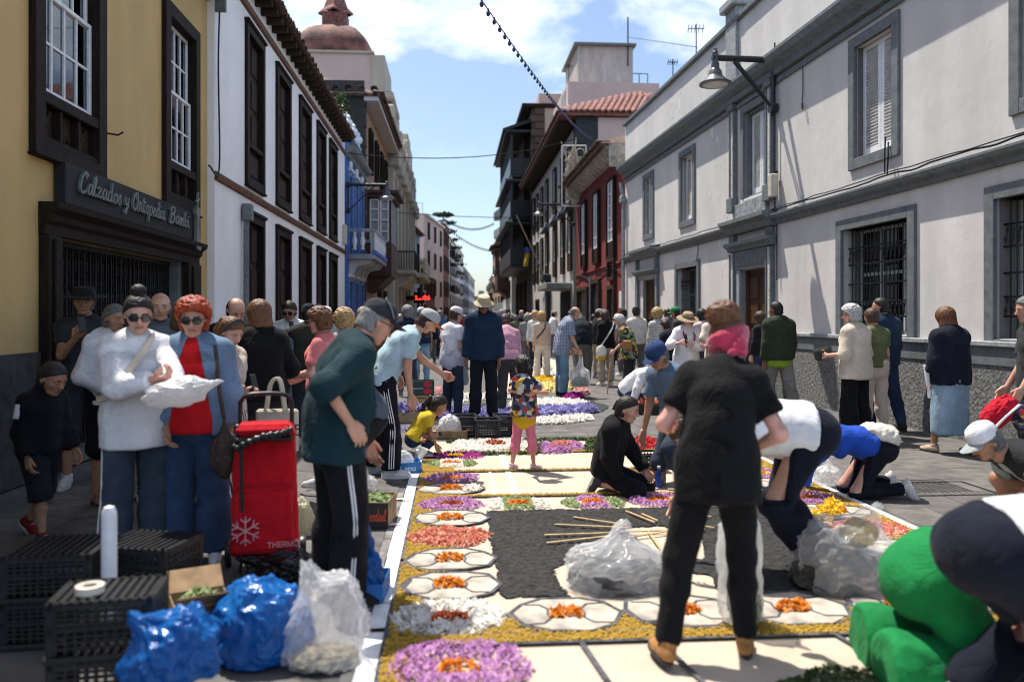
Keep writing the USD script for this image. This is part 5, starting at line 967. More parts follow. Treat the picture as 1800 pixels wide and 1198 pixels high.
cp.part('outline', flat(unary_union([LineString([(XL, 3.85), (XR, 3.85)]).buffer(.012), LineString([(XL, 3.975), (XR, 3.975)]).buffer(.007), LineString([(XL - .005, 2.5), (XL - .005, 9.3)]).buffer(.012), LineString([(.62, 3.85), (.74, 2.8)]).buffer(.014), LineString([(1.0, 3.85), (1.18, 2.8)]).buffer(.012), LineString([(1.9, 3.85), (2.1, 2.8)]).buffer(.012), LineString([(XL, 8.16), (XR, 8.16)]).buffer(.007), LineString([(XL, 7.01), (XR, 7.01)]).buffer(.008)]), .0195), LINE)
medallion('flower_medallion', 'large lilac flower medallion with orange heart at the front corner', .02, 3.62, 'lilac', 'orange', 1, .37, .3, dens=4200, sz=.028)
medallion('flower_medallion', 'white daisy flower medallion with rust red heart near the front corner', Xc, 4.22, 'white', 'rust', 2, .34, .26, sz=.038, dens=3000)
hexagon('hexagon_medallion', 'paper hexagon with orange heart next behind the white daisy medallion', Xc, 4.72, 3); hexagon('hexagon_medallion', 'paper hexagon with orange heart just in front of the coral medallion', Xc, 5.22, 4)
medallion('flower_medallion', 'coral and salmon petal medallion on the left column', Xc, 5.76, 'coral', 'coral', 5, .32, .24, sz=.038, dens=3000)
hexagon('hexagon_medallion', 'paper hexagon with orange heart just behind the coral medallion', Xc, 6.28, 6); medallion('flower_medallion', 'lilac medallion with rust red heart at the soil bed corner', Xc, 6.76, 'lilac', 'rust', 7)
hexagon('hexagon_medallion', 'half filled hexagon with orange heart and white petals at its right', Xc, 7.36, 8, fill='white'); medallion('flower_medallion', 'lilac medallion with orange heart on the upper left column', Xc, 7.82, 'lilac', 'orange', 9)
medallion('flower_medallion', 'pale green and white medallion with orange heart', Xc, 8.66, 'white', 'orange', 10, side='green'); medallion('flower_medallion', 'magenta medallion with yellow heart beside the crouching little girl', .02, 9.1, 'magenta', 'yellow', 11, .36, .2)
for i, lb in enumerate(('first front hexagon beside the white daisy medallion', 'front hexagon left of the woman in black', 'front hexagon behind the legs of the woman in black', 'front hexagon right of the woman in black', 'front hexagon by the green trousers')): hexagon('hexagon_medallion', lb + ', orange heart', Xc + U * (i + 1), 4.22, 20 + i)
medallion('flower_medallion', 'green and white medallion with orange heart at the top of the soil bed', Xc + U * .92, 6.76, 'green', 'orange', 30, side='white'); medallion('flower_medallion', 'lilac and pale green medallion with orange heart at the soil bed top', Xc + U * 1.95, 6.76, 'lilac', 'orange', 31, side='green'); medallion('flower_medallion', 'lilac medallion beside the kneeling boy at the soil bed top', Xc + U * 2.9, 6.78, 'lilac', 'orange', 32); medallion('flower_medallion', 'green medallion half hidden behind the bending worker', Xc + U * 3.9, 6.76, 'green', 'lilac', 33)
for y, kd, ck_, sd_, lb in ((5.76, 'coral', 'red', 42, 'coral and red medallion on the right column by the big clear bag'), (6.76, 'lilac', 'orange', 44, 'lilac medallion on the right column by the kneeling woman in blue'), (7.82, 'lilac', 'yellow', 46, 'lilac medallion at the right column top')): medallion('flower_medallion', lb, 3.1, y, kd, ck_, sd_)
for y, sd_, lb in ((4.72, 41, 'right column hexagon with orange heart nearest the green trousers'), (5.22, 48, 'right column hexagon with orange heart before the coral medallion'), (6.28, 43, 'right column hexagon with orange heart behind the coral medallion'), (7.36, 45, 'right column hexagon with orange heart by the kneeling woman')): hexagon('hexagon_medallion', lb, 3.1, y, sd_)
def heap(label, poly, kind, seed, dens=2200, sz=.04, h=.04, name='petal_heap', cat='petals', z0=.006):
    c = poly.centroid; t = T(name, label, cat, (c.x, c.y, 0)); t.part('petals', cat_([petals(g, dens, sz, h, seed, z0) for g in getattr(poly, 'geoms', [poly]) if g.area > 1e-3]), PC[kind], kind='stuff'); return t
heap('bright yellow petal heap on the right column', ragged(px_poly((1430, 915), (1445, 885), (1480, 885), (1490, 905), (1460, 918)), .02, .06, 3), 'yellow', 50, h=.07)
heap('dark moss strewn on the front paper at the lower right', ragged(px_poly((1340, 1215), (1440, 1180), (1540, 1170), (1640, 1185), (1680, 1230)), .02, .05, 6), 'dkgreen', 51, 6000, .022, .03)
# back row of the carpet
br = [((790, 792), (800, 778), (925, 775), (935, 788), (915, 797), (830, 799), 'white', 'white petal bed with rust heart at the back edge of the carpet'), ((945, 796), (950, 781), (1020, 778), (1026, 790), (1000, 797), (960, 799), 'lilac', 'pink lilac petal bed with red heart beside the standing girl'), ((1092, 794), (1096, 774), (1150, 771), (1160, 785), (1140, 793), (1110, 796), 'red', 'deep red petal bed by the black crate')]
for i, q in enumerate(br): heap(q[7], ragged(px_poly(*q[:6]), .02, .06, i), q[6], 70 + i, 2200, .045, .05)
heap('rust coloured heart petals in the white back bed', ragged(px_poly((845, 786), (855, 782), (885, 782), (890, 788), (860, 790)), .02, .05, 2), 'rust', 75, 2600, .04, .06, z0=.03); heap('orange red heart petals in the lilac back bed', ragged(px_poly((962, 789), (970, 784), (1003, 784), (1006, 790), (975, 792)), .02, .05, 2), 'coral', 76, 2600, .04, .06, z0=.03)
heap('green leaf fringe round the back beds of the carpet', unary_union([px_poly((785, 776), (1080, 770), (1080, 774), (785, 780)), px_poly((925, 797), (960, 797), (960, 781), (930, 781)), px_poly((780, 801), (945, 800), (945, 797), (780, 797)), px_poly((1024, 796), (1092, 793), (1090, 776), (1030, 778))]), 'dkgreen', 77, 2600, .04, .03)
# carpets further up the street
def pe(cx, cy, hw, hh, n=28): return px_poly(*[(cx + hw * math.cos(a), cy + hh * math.sin(a)) for a in np.linspace(0, 2 * math.pi, n)[:-1]])
c2 = T('far_carpet', 'second flower carpet up the street with dark soil and paper', 'flower carpet', (0, 14, 0)); c2.part('soil_bed', flat(px_poly((900, 747), (1062, 722), (1040, 700), (880, 706), (690, 720), (690, 745)), .003), SOIL); c2.part('soil_ring', flat(pe(1030, 715, 40, 8), .0065), M('dark_moss', (.02, .03, .025), .9, .4, 20)); c2.part('paper', flat(px_poly((870, 690), (960, 690), (1000, 640), (940, 622), (890, 622)), .004), PAPER)
heap('broad white petal oval on the second carpet', pe(965, 713, 72, 8), 'white', 80, 800, .09, .06); heap('purple petal band in front of the white oval', px_poly((692, 722), (760, 718), (800, 722), (900, 724), (1035, 717), (1055, 724), (1000, 733), (900, 737), (760, 739), (695, 741)), 'purple', 81, 900, .08, .1); heap('white petal edge in front of the purple band', px_poly((900, 739), (1040, 731), (1042, 738), (990, 745), (900, 747)), 'white', 82, 900, .07, .05)
heap('bright yellow petal patch behind the plaid shirt man', pe(955, 671, 20, 5), 'yellow', 83, 700, .1, .1); heap('pale yellow flower heap left of the plaid shirt man feet', pe(965, 682, 26, 6), 'paleyellow', 84, 600, .1, .08); heap('pale yellow flower heap right of the plaid shirt man feet', pe(1012, 680, 15, 5), 'paleyellow', 85, 700, .1, .12); heap('dusty pink petal heap beside the plaid shirt man', pe(1022, 691, 15, 4), 'pink', 86, 800, .08, .12); heap('deep purple petal patch at the plaid shirt man feet', pe(1008, 699, 18, 3.5), 'magenta', 87, 800, .08, .08)
heap('pale yellow flowers by the old woman crate', pe(1095, 722, 9, 5), 'paleyellow', 88, 900, .08, .12); heap('pink and white strewn petals behind the crates', pe(775, 690, 38, 6), 'pink', 89, 500, .1, .06); heap('pale yellow petals behind the black crates', pe(765, 724, 25, 6), 'paleyellow', 90, 600, .09, .08); heap('white petal field far up the street', pe(938, 658, 40, 6), 'white', 91, 300, .16, .08); heap('white and pink petal strip further up the street', pe(930, 640, 35, 4), 'white', 92, 200, .18, .08); heap('red petal strip at the far carpets', pe(918, 628, 24, 2.5), 'coral', 93, 200, .2, .1); heap('white petals on the far left carpet', pe(840, 700, 60, 6), 'white', 94, 300, .1, .05)
# drain gratings in the right pavement
def grating(c, label, w=.85, d=.6):
    t = T('drain_grating', label, 'grating', c); x, y = c[0], c[1]; t.part('frame', cat_([bx(x - w / 2, x + w / 2, y - d / 2, y - d / 2 + .04, -.02, .002), bx(x - w / 2, x + w / 2, y + d / 2 - .04, y + d / 2, -.02, .002), bx(x - w / 2, x - w / 2 + .04, y - d / 2 + .04, y + d / 2 - .04, -.02, .002), bx(x + w / 2 - .04, x + w / 2, y - d / 2 + .04, y + d / 2 - .04, -.02, .002)]), IRON)
    t.part('bed', flat(sbox(x - w / 2 + .04, y - d / 2 + .04, x + w / 2 - .04, y + d / 2 - .04), -.0045), DARKIN)
    for i in range(14): q = x - w / 2 + .06 + i * (w - .12) / 13; t.part('bar', bx(q - .013, q + .013, y - d / 2 + .04, y + d / 2 - .04, -.02, .0), M('grate_iron', (.09, .085, .08), .6, .3, 8))
    return t
grating(gr_a, 'square iron drain grating in the right pavement')
# laths left lying on the soil
def stick(a, b, label, w=.018):
    p, q = ground(*a) + UP * .022, ground(*b) + UP * .03; t = T('lath', label, 'stick', (p + q) / 2, group='thin wooden laths lying on the soil bed'); d = (q - p) / np.linalg.norm(q - p); n = np.cross(UP, d); v, f = bx(0, 1, -w / 2, w / 2, 0, .008)
    t.part('lath', (p + v[:, :1] * (q - p) + v[:, 1:2] * n + v[:, 2:] * UP, f), M('lath_wood', (.52, .36, .18), .7, .25, 12, stretch=(1, 8, 8)))
for k, (a, b) in enumerate((((957, 946), (1072, 944)), ((961, 960), (1070, 950)), ((975, 927), (1105, 935)), ((1008, 914), (1102, 930)), ((1100, 903), (1150, 925)), ((1128, 908), (1155, 922)), ((1010, 982), (1050, 975)), ((1140, 940), (1170, 985)), ((1105, 950), (1180, 940)), ((1090, 940), (1240, 938)), ((1180, 905), (1250, 915)), ((1200, 925), (1255, 935)))): stick(a, b, ['lath lying leftmost on the soil bed, upper one of the close pair', 'lath lying leftmost on the soil bed, lower one of the close pair', 'long pale lath on the soil bed pointing at the bare paper patch', 'lath on the soil bed behind the long pale one', 'short slanting lath at the back right of the soil bed, left one', 'short slanting lath at the back right of the soil bed, right one', 'short lath lying just left of the soil bag', 'lath crossing the small bare paper patch lengthwise', 'lath lying level across the small bare paper patch', 'longest level lath passing behind the soil bag', 'lath lying far right on the soil bed by the woman in black', 'lath at the right behind the legs of the woman in black'][k])
# ================================================================ people
def cloth(key, color, pat=None, c2=(.6, .6, .6), rough=.85, sheen=.03, sc=1.0, trans=0.0):
    k = 'm_cloth_' + key
    if k in _mats: return _mats[k]
    c = np.array(color, float)
    nodes = {'tc': ('texture_coordinate', {}), 'n': ('noise_texture', {'scale': 4.0, 'detail': 6.0, 'roughness': .65}), 'r': ('rgb_ramp', {'ramp': [(.3, tuple(c * .74)), (.65, tuple(np.clip(c * 1.08, 0, 1)))]}),
             'w': ('noise_texture', {'scale': 5.5, 'detail': 4.0, 'roughness': .55, 'distortion': 1.1}), 's1': ('math', {'math_type': 'subtract', 'value2': .5}), 's2': ('math', {'math_type': 'absolute'}), 's3': ('rgb_ramp', {'ramp': [(0, (0, 0, 0)), (.035, (.55, .55, .55)), (.16, (1, 1, 1))]}), 'bp': ('bump', {'strength': .8, 'distance': .004}), 'p': ('principled_bsdf', {'roughness': rough, 'specular_ior_level': .12, 'sheen_weight': sheen})}
    links = [('tc.object', 'n.vector'), ('n.fac', 'r.fac'), ('tc.object', 'w.vector'), ('w.fac', 's1.value1'), ('s1.value', 's2.value1'), ('s2.value', 's3.fac'), ('s3.color', 'bp.height'), ('bp.normal', 'p.normal')]
    out = 'r.color'
    if pat == 'stripes':
        nodes.update(wv=('wave_texture', {'wave_type': 'bands', 'bands_direction': 'z', 'scale': 5.2 * sc, 'distortion': .6, 'detail_scale': 1.0}), wr=('rgb_ramp', {'ramp': [(0, (1, 1, 1)), (.16, (0, 0, 0))], 'interpolate': False}), mx=('mix_color', {'b': tuple(c2)})); links += [('tc.object', 'wv.vector'), ('wv.fac', 'wr.fac'), ('wr.color', 'mx.fac'), (out, 'mx.a')]; out = 'mx.result'
    if pat == 'plaid':
        nodes.update(w1=('wave_texture', {'bands_direction': 'z', 'scale': 11.0, 'distortion': .2}), w2=('wave_texture', {'bands_direction': 'y', 'scale': 11.0, 'distortion': .2}), a1=('rgb_ramp', {'ramp': [(0, (1, 1, 1)), (.12, (0, 0, 0))], 'interpolate': False}), a2=('rgb_ramp', {'ramp': [(0, (1, 1, 1)), (.12, (0, 0, 0))], 'interpolate': False}), ad=('mix_color', {'blend_type': 'lighten', 'fac': 1.0}), mx=('mix_color', {'b': tuple(c2)}))
        links += [('tc.object', 'w1.vector'), ('tc.object', 'w2.vector'), ('w1.fac', 'a1.fac'), ('w2.fac', 'a2.fac'), ('a1.color', 'ad.a'), ('a2.color', 'ad.b'), ('ad.result', 'mx.fac'), (out, 'mx.a')]; out = 'mx.result'
    if pat in ('floral', 'print'):
        cols = [(0, (.03, .04, .03)), (.28, (.08, .16, .05)), (.45, (.55, .42, .05)), (.6, (.02, .03, .03)), (.75, (.10, .30, .35)), (.88, (.5, .10, .08))] if pat == 'floral' else [(0, (.03, .035, .06)), (.3, (.10, .12, .2)), (.5, (.45, .05, .05)), (.62, (.5, .48, .42)), (.75, (.03, .03, .04)), (.9, (.5, .35, .05))]
        nodes.update(v=('voronoi_texture', {'scale': 22.0 * sc, 'feature': 'f1'}), sv=('separate_color', {}), vr=('rgb_ramp', {'ramp': cols, 'interpolate': False})); links += [('tc.object', 'v.vector'), ('v.color', 'sv.color'), ('sv.r', 'vr.fac')]; out = 'vr.color'
    if pat == 'zebra':
        nodes.update(wv=('wave_texture', {'bands_direction': 'x', 'scale': 9.0, 'distortion': 7.0, 'detail': 1.0, 'detail_scale': .8}), wr=('rgb_ramp', {'ramp': [(0, tuple(c)), (.5, tuple(c2))], 'interpolate': False})); links += [('tc.object', 'wv.vector'), ('wv.fac', 'wr.fac')]; out = 'wr.color'
    if pat == 'denim':
        nodes.update(dn=('noise_texture', {'scale': 120.0, 'detail': 3.0}), dm=('mix_color', {'blend_type': 'soft_light', 'fac': .5}), fa=('noise_texture', {'scale': 3.0, 'detail': 3.0}), fr=('rgb_ramp', {'ramp': [(.45, (0, 0, 0)), (.75, (.5, .5, .5))]}), fm=('mix_color', {'b': tuple(np.clip(c * 2.2 + .03, 0, 1))})); links += [('tc.object', 'dn.vector'), (out, 'dm.a'), ('dn.color', 'dm.b'), ('tc.object', 'fa.vector'), ('fa.fac', 'fr.fac'), ('fr.color', 'fm.fac'), ('dm.result', 'fm.a')]; out = 'fm.result'
    links.append((out, 'p.base_color')); surf = 'p.BSDF'
    _mats[k] = usdkit.material(stage, '/World/Looks/' + k, nodes, links, surface=surf); return _mats[k]
def skin(key, c):
    k = 'm_skin_' + key
    if k not in _mats:
        c = np.array(c); _mats[k] = usdkit.material(stage, '/World/Looks/' + k, {'tc': ('texture_coordinate', {}), 'n': ('noise_texture', {'scale': 9.0, 'detail': 5.0}), 'r': ('rgb_ramp', {'ramp': [(.3, tuple(c * [.86, .78, .76])), (.65, tuple(np.clip(c * 1.08, 0, 1)))]}), 'b': ('noise_texture', {'scale': 90.0, 'detail': 3.0}), 'bp': ('bump', {'strength': .6, 'distance': .002}), 'p': ('principled_bsdf', {'roughness': .48, 'specular_ior_level': .4, 'subsurface_weight': .12, 'subsurface_radius': (.9, .3, .15), 'subsurface_scale': .01})},
            [('tc.object', 'n.vector'), ('n.fac', 'r.fac'), ('r.color', 'p.base_color'), ('tc.object', 'b.vector'), ('b.fac', 'bp.height'), ('bp.normal', 'p.normal')], surface='p.BSDF')
    return _mats[k]
SK = dict(fair=(.52, .30, .22), mid=(.44, .245, .165), tan=(.32, .165, .10), dark=(.20, .10, .06), pink=(.56, .31, .25))
def hairm(key, c, c2=None):
    k = 'm_hair_' + key
    if k not in _mats:
        c = np.array(c); c2 = c * .45 if c2 is None else np.array(c2)
        _mats[k] = usdkit.material(stage, '/World/Looks/' + k, {'tc': ('texture_coordinate', {}), 'mp': ('mapping', {'scale': (1, 1, .22)}), 'n': ('noise_texture', {'scale': 90.0, 'detail': 4.0, 'roughness': .7}), 'r': ('rgb_ramp', {'ramp': [(.35, tuple(c2)), (.65, tuple(c))]}), 'bp': ('bump', {'strength': 1.0, 'distance': .004}), 'p': ('principled_bsdf', {'roughness': .5, 'specular_ior_level': .3})},
            [('tc.object', 'mp.vector'), ('mp.vector', 'n.vector'), ('n.fac', 'r.fac'), ('r.color', 'p.base_color'), ('n.fac', 'bp.height'), ('bp.normal', 'p.normal')], surface='p.BSDF')
    return _mats[k]
HC = dict(black=(.018, .014, .012), brown=(.07, .038, .022), dkbrown=(.03, .018, .012), light=(.22, .13, .065), blond=(.48, .32, .15), grey=(.24, .24, .235), white=(.58, .57, .55), red=(.42, .055, .015), auburn=(.16, .07, .03), salt=(.13, .13, .125))
LENS = M('lens_dark', (.012, .012, .014), .08, .1, 4, spec=.7); LIP = M('lips', (.36, .13, .11), .5, .2, 10); EYEW = M('eye_white', (.62, .6, .57), .25); IRIS = M('iris', (.03, .018, .01), .2); SOLE = M('sole_white', (.62, .61, .58), .6, .15, 10); SOLED = M('sole_dark', (.03, .03, .03), .7)

# ---- hands, once per pose (right hand: fingers along +y, palm towards -z, thumb at -x)
_hand = {}
def hand_mesh(pose, h):
    if (pose, h) in _hand: return _hand[pose, h]
    F = Field((-.075, -.05, -.12), (.07, .22, .06), h); k = .012
    F.cone((0, -.03, 0), .026, (0, .01, 0), .030, k, flat=((0, 0, 1), .72)); F.cone((-.016, .02, 0), .026, (-.022, .085, 0), .022, k, flat=((0, 0, 1), .62)); F.cone((.012, .02, 0), .026, (.024, .078, 0), .021, k, flat=((0, 0, 1), .62))
    bend = dict(relax=(22, 28, 20), grip=(62, 78, 50), flat=(6, 8, 6), pinch=(48, 52, 30))[pose]
    for i, (x, y, L, sp) in enumerate(((-.030, .088, .98, -5), (-.010, .094, 1.08, -1), (.010, .090, 1.0, 3), (.028, .080, .80, 8))):
        p = np.array([x, y, 0.0]); a = 0; r = .0098 - .0006 * i
        for j, (l, b) in enumerate(zip((.040, .027, .021), bend)):
            a += b * (1 + .06 * i); q = p + L * l * np.array([math.sin(math.radians(sp)) * math.cos(math.radians(a)), math.cos(math.radians(a)), -math.sin(math.radians(a))]); F.cone(p, r, q, r * .9, .004 if j else .010); p = q; r *= .92
    tb = dict(relax=((-.05, .055, -.014), (-.058, .088, -.024)), grip=((-.046, .05, -.034), (-.026, .074, -.055)), flat=((-.062, .05, -.006), (-.08, .078, -.008)), pinch=((-.052, .055, -.028), (-.046, .086, -.052)))[pose]
    F.cone((-.026, .012, -.004), .019, tb[0], .0125, .012); F.cone(tb[0], .0122, tb[1], .0092, .004)
    _hand[pose, h] = F.mesh(); return _hand[pose, h]
_shoe = {}
def shoe_mesh(kind, h):
    if (kind, h) in _shoe: return _shoe[kind, h]
    F = Field((-.08, -.12, -.10), (.08, .24, .09), h); lo = [((0, 0, -.058), (0, 0, -1))]
    F.cone((0, -.035, -.034), .042, (0, .09, -.046), .043, .02, lo, flat=((1, 0, 0), .92)); F.cone((0, .08, -.048), .043, (-.004, .165, -.055), .032, .02, lo)
    if kind != 'foot': F.cone((0, -.012, -.02), .044, (0, -.016, .028), .043, .015, lo + [((0, 0, .03), (0, 0, 1))]); F.cone((0, .03, -.02), .03, (0, .10, -.038), .026, .02, lo)
    else: F.cone((0, -.01, -.02), .036, (0, -.01, .04), .034, .02, lo)
    m = F.mesh(); a = np.linspace(0, 2 * np.pi, 25)[:-1]; x = np.cos(a); y = np.sin(a)
    out = Polygon(np.column_stack([x * (.040 + .008 * (y > 0) * y), .062 + y * .142])); th = .026 if kind == 'sneaker' else .016
    sole = xf(prism(out, th), None, (0, 0, -.078)); lace = None
    if kind == 'sneaker': lace = cat_([tube([(-.022, .045 + .017 * i, .0 - .008 * i), (0, .047 + .017 * i, .011 - .009 * i), (.022, .045 + .017 * i, .0 - .008 * i)], .0035, 4) for i in range(4)])
    if kind == 'foot': lace = cat_([tube([(-.05, .10, -.06), (-.025, .10, -.012), (.025, .10, -.012), (.05, .10, -.06)], .011, 6), tube([(-.045, -.0, -.04), (-.03, .045, .008), (.03, .045, .008), (.045, 0, -.04)], .008, 6)])
    _shoe[kind, h] = (m, sole, lace); return _shoe[kind, h]
# ---- the head, in head units: chin at z 0, crown at z 1, face towards +y
_heads = {}
def head_mesh(h, nose=1.0, wide=1.0):
    if (h, nose, wide) in _heads: return _heads[h, nose, wide]
    F = Field((-.5, -.55, -.25), (.5, .62, 1.1), h); w = wide
    F.ell((0, -.03, .635), (.335 * w, .415, .37), k=.0); F.cone((0, .10, .45), .285 * w, (0, .19, .16), .15 * w, .12); F.ell((0, .16, .40), (.275 * w, .22, .30), k=.08); F.cone((-.1 * w, .16, .13), .11, (.1 * w, .16, .13), .11, .08); F.ell((0, .285, .085), (.10, .075, .075), k=.08)
    for s_ in (-1, 1):
        F.ell((s_ * .17 * w, .215, .40), (.11, .12, .09), k=.08); F.ell((s_ * .13, .335, .585), (.12, .05, .035), k=.06); F.ell((s_ * .135, .425, .515), (.085, .075, .05), k=.05, sub=True); F.ell((s_ * .135, .325, .51), (.072, .06, .062), k=.0)
        F.ell((s_ * .345 * w, -.04, .47), (.035, .085, .135), k=.025); F.ell((s_ * .375 * w, -.02, .49), (.022, .045, .08), k=.02, sub=True)
    F.cone((0, .37, .545), .035, (0, .44 + .03 * nose, .375), .052, .05); F.ell((-.045, .415, .36), (.04, .045, .032), k=.02); F.ell((.045, .415, .36), (.04, .045, .032), k=.02)
    F.ell((0, .355, .245), (.125, .045, .028), k=.025); F.ell((0, .35, .205), (.105, .045, .03), k=.025); F.ell((0, .40, .226), (.13, .03, .008), k=.012, sub=True)
    F.cone((0, -.14, .3), .235, (0, -.17, -.2), .235, .08)
    _heads[h, nose, wide] = F.mesh(); return _heads[h, nose, wide]
_hairs = {}
HL = ((0, .36, .80), (0, .586, -.81))
def hair_mesh(style, h, seed=0):
    key = (style, h, seed % 3)
    if key in _hairs: return _hairs[key]
    F = Field((-.75, -1.0, -1.05), (.75, .65, 1.5), h); t = .05
    cran = lambda t: ((0, -.03, .635), (.335 + t, .415 + t, .37 + t)); face = ((0, .52, .36), (.275, .44, .44))
    if style in ('short', 'bun', 'ponytail', 'crop', 'curlyshort'):
        tt = dict(short=.04, bun=.03, ponytail=.035, crop=.022, curlyshort=.12)[style]; c, r = cran(tt); F.ell(c, r, k=0); F.cut(HL[0], HL[1])
        F.cone((0, -.12, .5), .36 + tt * .5, (0, -.16, .28), .31 + tt * .4, .06, clip=[((0, -.02, 0), (0, 1, 0)), ((0, 0, .16), (0, 0, -1))])
        [F.cone((e * .42, .10, .62), .02, (e * .42, .0, .35), .17, .03, sub=True) for e in (1, -1) if style in ('short', 'crop', 'bun')]
        if style == 'bun': F.ell((0, -.16, 1.1), (.19, .19, .16), k=.05)
        if style == 'ponytail': F.ell((0, -.5, .72), (.1, .12, .1), k=.05); F.cone((0, -.55, .7), .10, (0, -.66, .25), .12, .05); F.cone((0, -.66, .25), .12, (0, -.6, -.2), .04, .05)
    elif style in ('bob', 'curly', 'long', 'bobwave'):
        c, r = cran(.09 if style != 'curly' else .16); F.ell(c, r, k=0); b = dict(bob=.05, curly=.28, long=-.7, bobwave=-.02)[style]
        F.cone((0, -.10, .6), .415, (0, -.14, max(b, -.02) + .1), .43 if style != 'long' else .38, .08, flat=((0, 1, 0), .92))
        if style == 'long': F.cone((0, -.28, .2), .36, (0, -.34, b), .26, .1, flat=((0, 1, 0), .55))
        F.ell(*face, k=.05, sub=True); F.cut((0, .02, max(b, -.05)), (0, .0, -1), (-.8, -.05, -1.05), (.8, .7, max(b, -.05))) if style != 'long' else None
        F.cone((0, .1, .2), .2, (0, .3, -.3), .3, .05, sub=True)
    elif style == 'bald':
        c, r = cran(.02); F.ell(c, r, k=0); F.cut(HL[0], HL[1]); F.cut((0, 0, .66), (0, .25, .97)); F.cone((0, -.14, .5), .35, (0, -.16, .3), .32, .05, clip=[((0, -.05, 0), (0, 1, 0)), ((0, 0, .2), (0, 0, -1))])
    elif style == 'beard':
        F.cone((0, .12, .40), .285, (0, .20, .14), .18, .1); F.ell((0, .28, .07), (.15, .12, .12), k=.08); F.cut((0, .1, .40), (0, -.25, .97)); F.ell((0, .42, .42), (.16, .16, .16), k=.03, sub=True); F.cut((0, .0, .3), (0, -1, 0)); F.ell((0, .42, .225), (.1, .07, .03), k=.02, sub=True)
    m = F.mesh(); amp, fr, oc = dict(curly=(.055, (7, 7, 7), 3), curlyshort=(.05, (8, 8, 8), 3), bald=(.006, (20, 20, 8), 2), crop=(.008, (22, 22, 9), 2), bun=(.014, (16, 5, 16), 3), beard=(.015, (18, 18, 8), 2)).get(style, (.024, (12, 12, 3.0), 3))
    m = relief(m, amp, fr, seed % 3 + 3, True, oc); _hairs[key] = m; return m
def brim(r0, r1, z0, z1, dz=.02, n=36, sx=1.0, sy=1.12, front=None):
    return lathe([(r0, z0), (r1, z1), (r1 + .01, z1 - dz * .5), (r1, z1 - dz), (r0, z0 - dz)], n, sx, sy, closed=True)
def hat_mesh(kind):
    """(crown, brim, extra) in head units"""
    if kind in ('cap', 'capback'):
        cr = lathe([(.40, .62), (.405, .70), (.39, .84), (.33, .97), (.2, 1.055), (.06, 1.08), (0, 1.082)], 28, 1.0, 1.14); cr = (cr[0] + [0, -.03, 0], cr[1])
        P = np.array([[[math.sin(a) * (.38 + .0 * q), .40 * math.cos(a) * 1.14 - .03 + q * (.36 * max(0, math.cos(a * .95)) ** .7), .655 - .05 * q - .09 * (abs(a) / 1.15) ** 2 * (.4 + q * .6)] for a in np.linspace(-1.15, 1.15, 17)] for q in np.linspace(0, 1, 6)])
        br = sheet(P, -.022)
        if kind == 'capback': br = (br[0] * [-1, -1, 1], br[1])
        return cr, br, xf(lathe([(.03, 1.085), (.025, 1.10), (0, 1.105)], 8), None, (0, -.03, 0))
    if kind == 'bucket':
        return (lambda c: (c[0] + [0, -.03, 0], c[1]))(lathe([(.42, .66), (.40, .8), (.365, 1.0), (.33, 1.04), (0, 1.06)], 30, 1, 1.12)), xf(brim(.41, .60, .70, .56), None, (0, -.03, 0)), None
    if kind == 'sun':
        return (lambda c: (c[0] + [0, -.03, 0], c[1]))(lathe([(.42, .68), (.41, .85), (.36, 1.02), (.25, 1.08), (0, 1.1)], 30, 1, 1.12)), xf(brim(.41, .78, .72, .60), None, (0, -.03, 0)), xf(lathe([(.425, .72), (.43, .74), (.42, .82), (.415, .82)], 30, 1, 1.12, closed=True), None, (0, -.03, 0))
    if kind == 'wide':
        return (lambda c: (c[0] + [0, -.03, 0], c[1]))(lathe([(.42, .70), (.41, .88), (.36, 1.06), (.2, 1.1), (0, 1.1)], 30, 1, 1.12)), xf(brim(.41, .86, .74, .70), None, (0, -.03, 0)), None
    if kind == 'flatcap':
        F = Field((-.6, -.7, .5), (.6, .8, 1.3), .03); F.ell((0, -.02, .80), (.43, .50, .27), k=0); F.cone((0, .1, .8), .33, (0, .38, .73), .18, .1, flat=((0, 0, 1), .7)); F.cut((0, .3, .60), (0, .0, -1)); F.cut((0, .4, .62), (0, .12, -.99))
        P = np.array([[[math.sin(a) * .36, .46 * math.cos(a) + q * (.30 * max(0, math.cos(a)) ** .7), .66 - .10 * q - .08 * (abs(a) / 1.1) ** 2] for a in np.linspace(-1.1, 1.1, 15)] for q in np.linspace(0, 1, 5)]); return relief(F.mesh(), .01, (5, 5, 5), 2), sheet(P, -.025), None

def frame_y(y, z):
    y = np.asarray(y, float); y = y / np.linalg.norm(y); z = np.asarray(z, float); z = z - y * np.dot(y, z)
    if np.linalg.norm(z) < 1e-3: z = np.array([.3, .2, 1.0]) - y * np.dot(y, [.3, .2, 1.0])
    z /= np.linalg.norm(z); return np.stack([np.cross(y, z), y, z], 1)
def adir(side, fwd, out):
    f, o = math.radians(fwd), math.radians(out); return np.array([side * math.sin(o), math.sin(f) * math.cos(o), -math.cos(f) * math.cos(o)])
def ik(a, c, l1, l2, hint):
    a, c = np.asarray(a, float), np.asarray(c, float); d = c - a; L = np.linalg.norm(d); L2 = min(L, (l1 + l2) * .995); d = d / L; c = a + d * L2
    x = (l1 * l1 - l2 * l2 + L2 * L2) / (2 * L2); hh = math.sqrt(max(l1 * l1 - x * x, 0)); n = np.asarray(hint, float); n = n - d * np.dot(n, d); n /= max(np.linalg.norm(n), 1e-6); return a + d * x + n * hh, c
PEOPLE = []
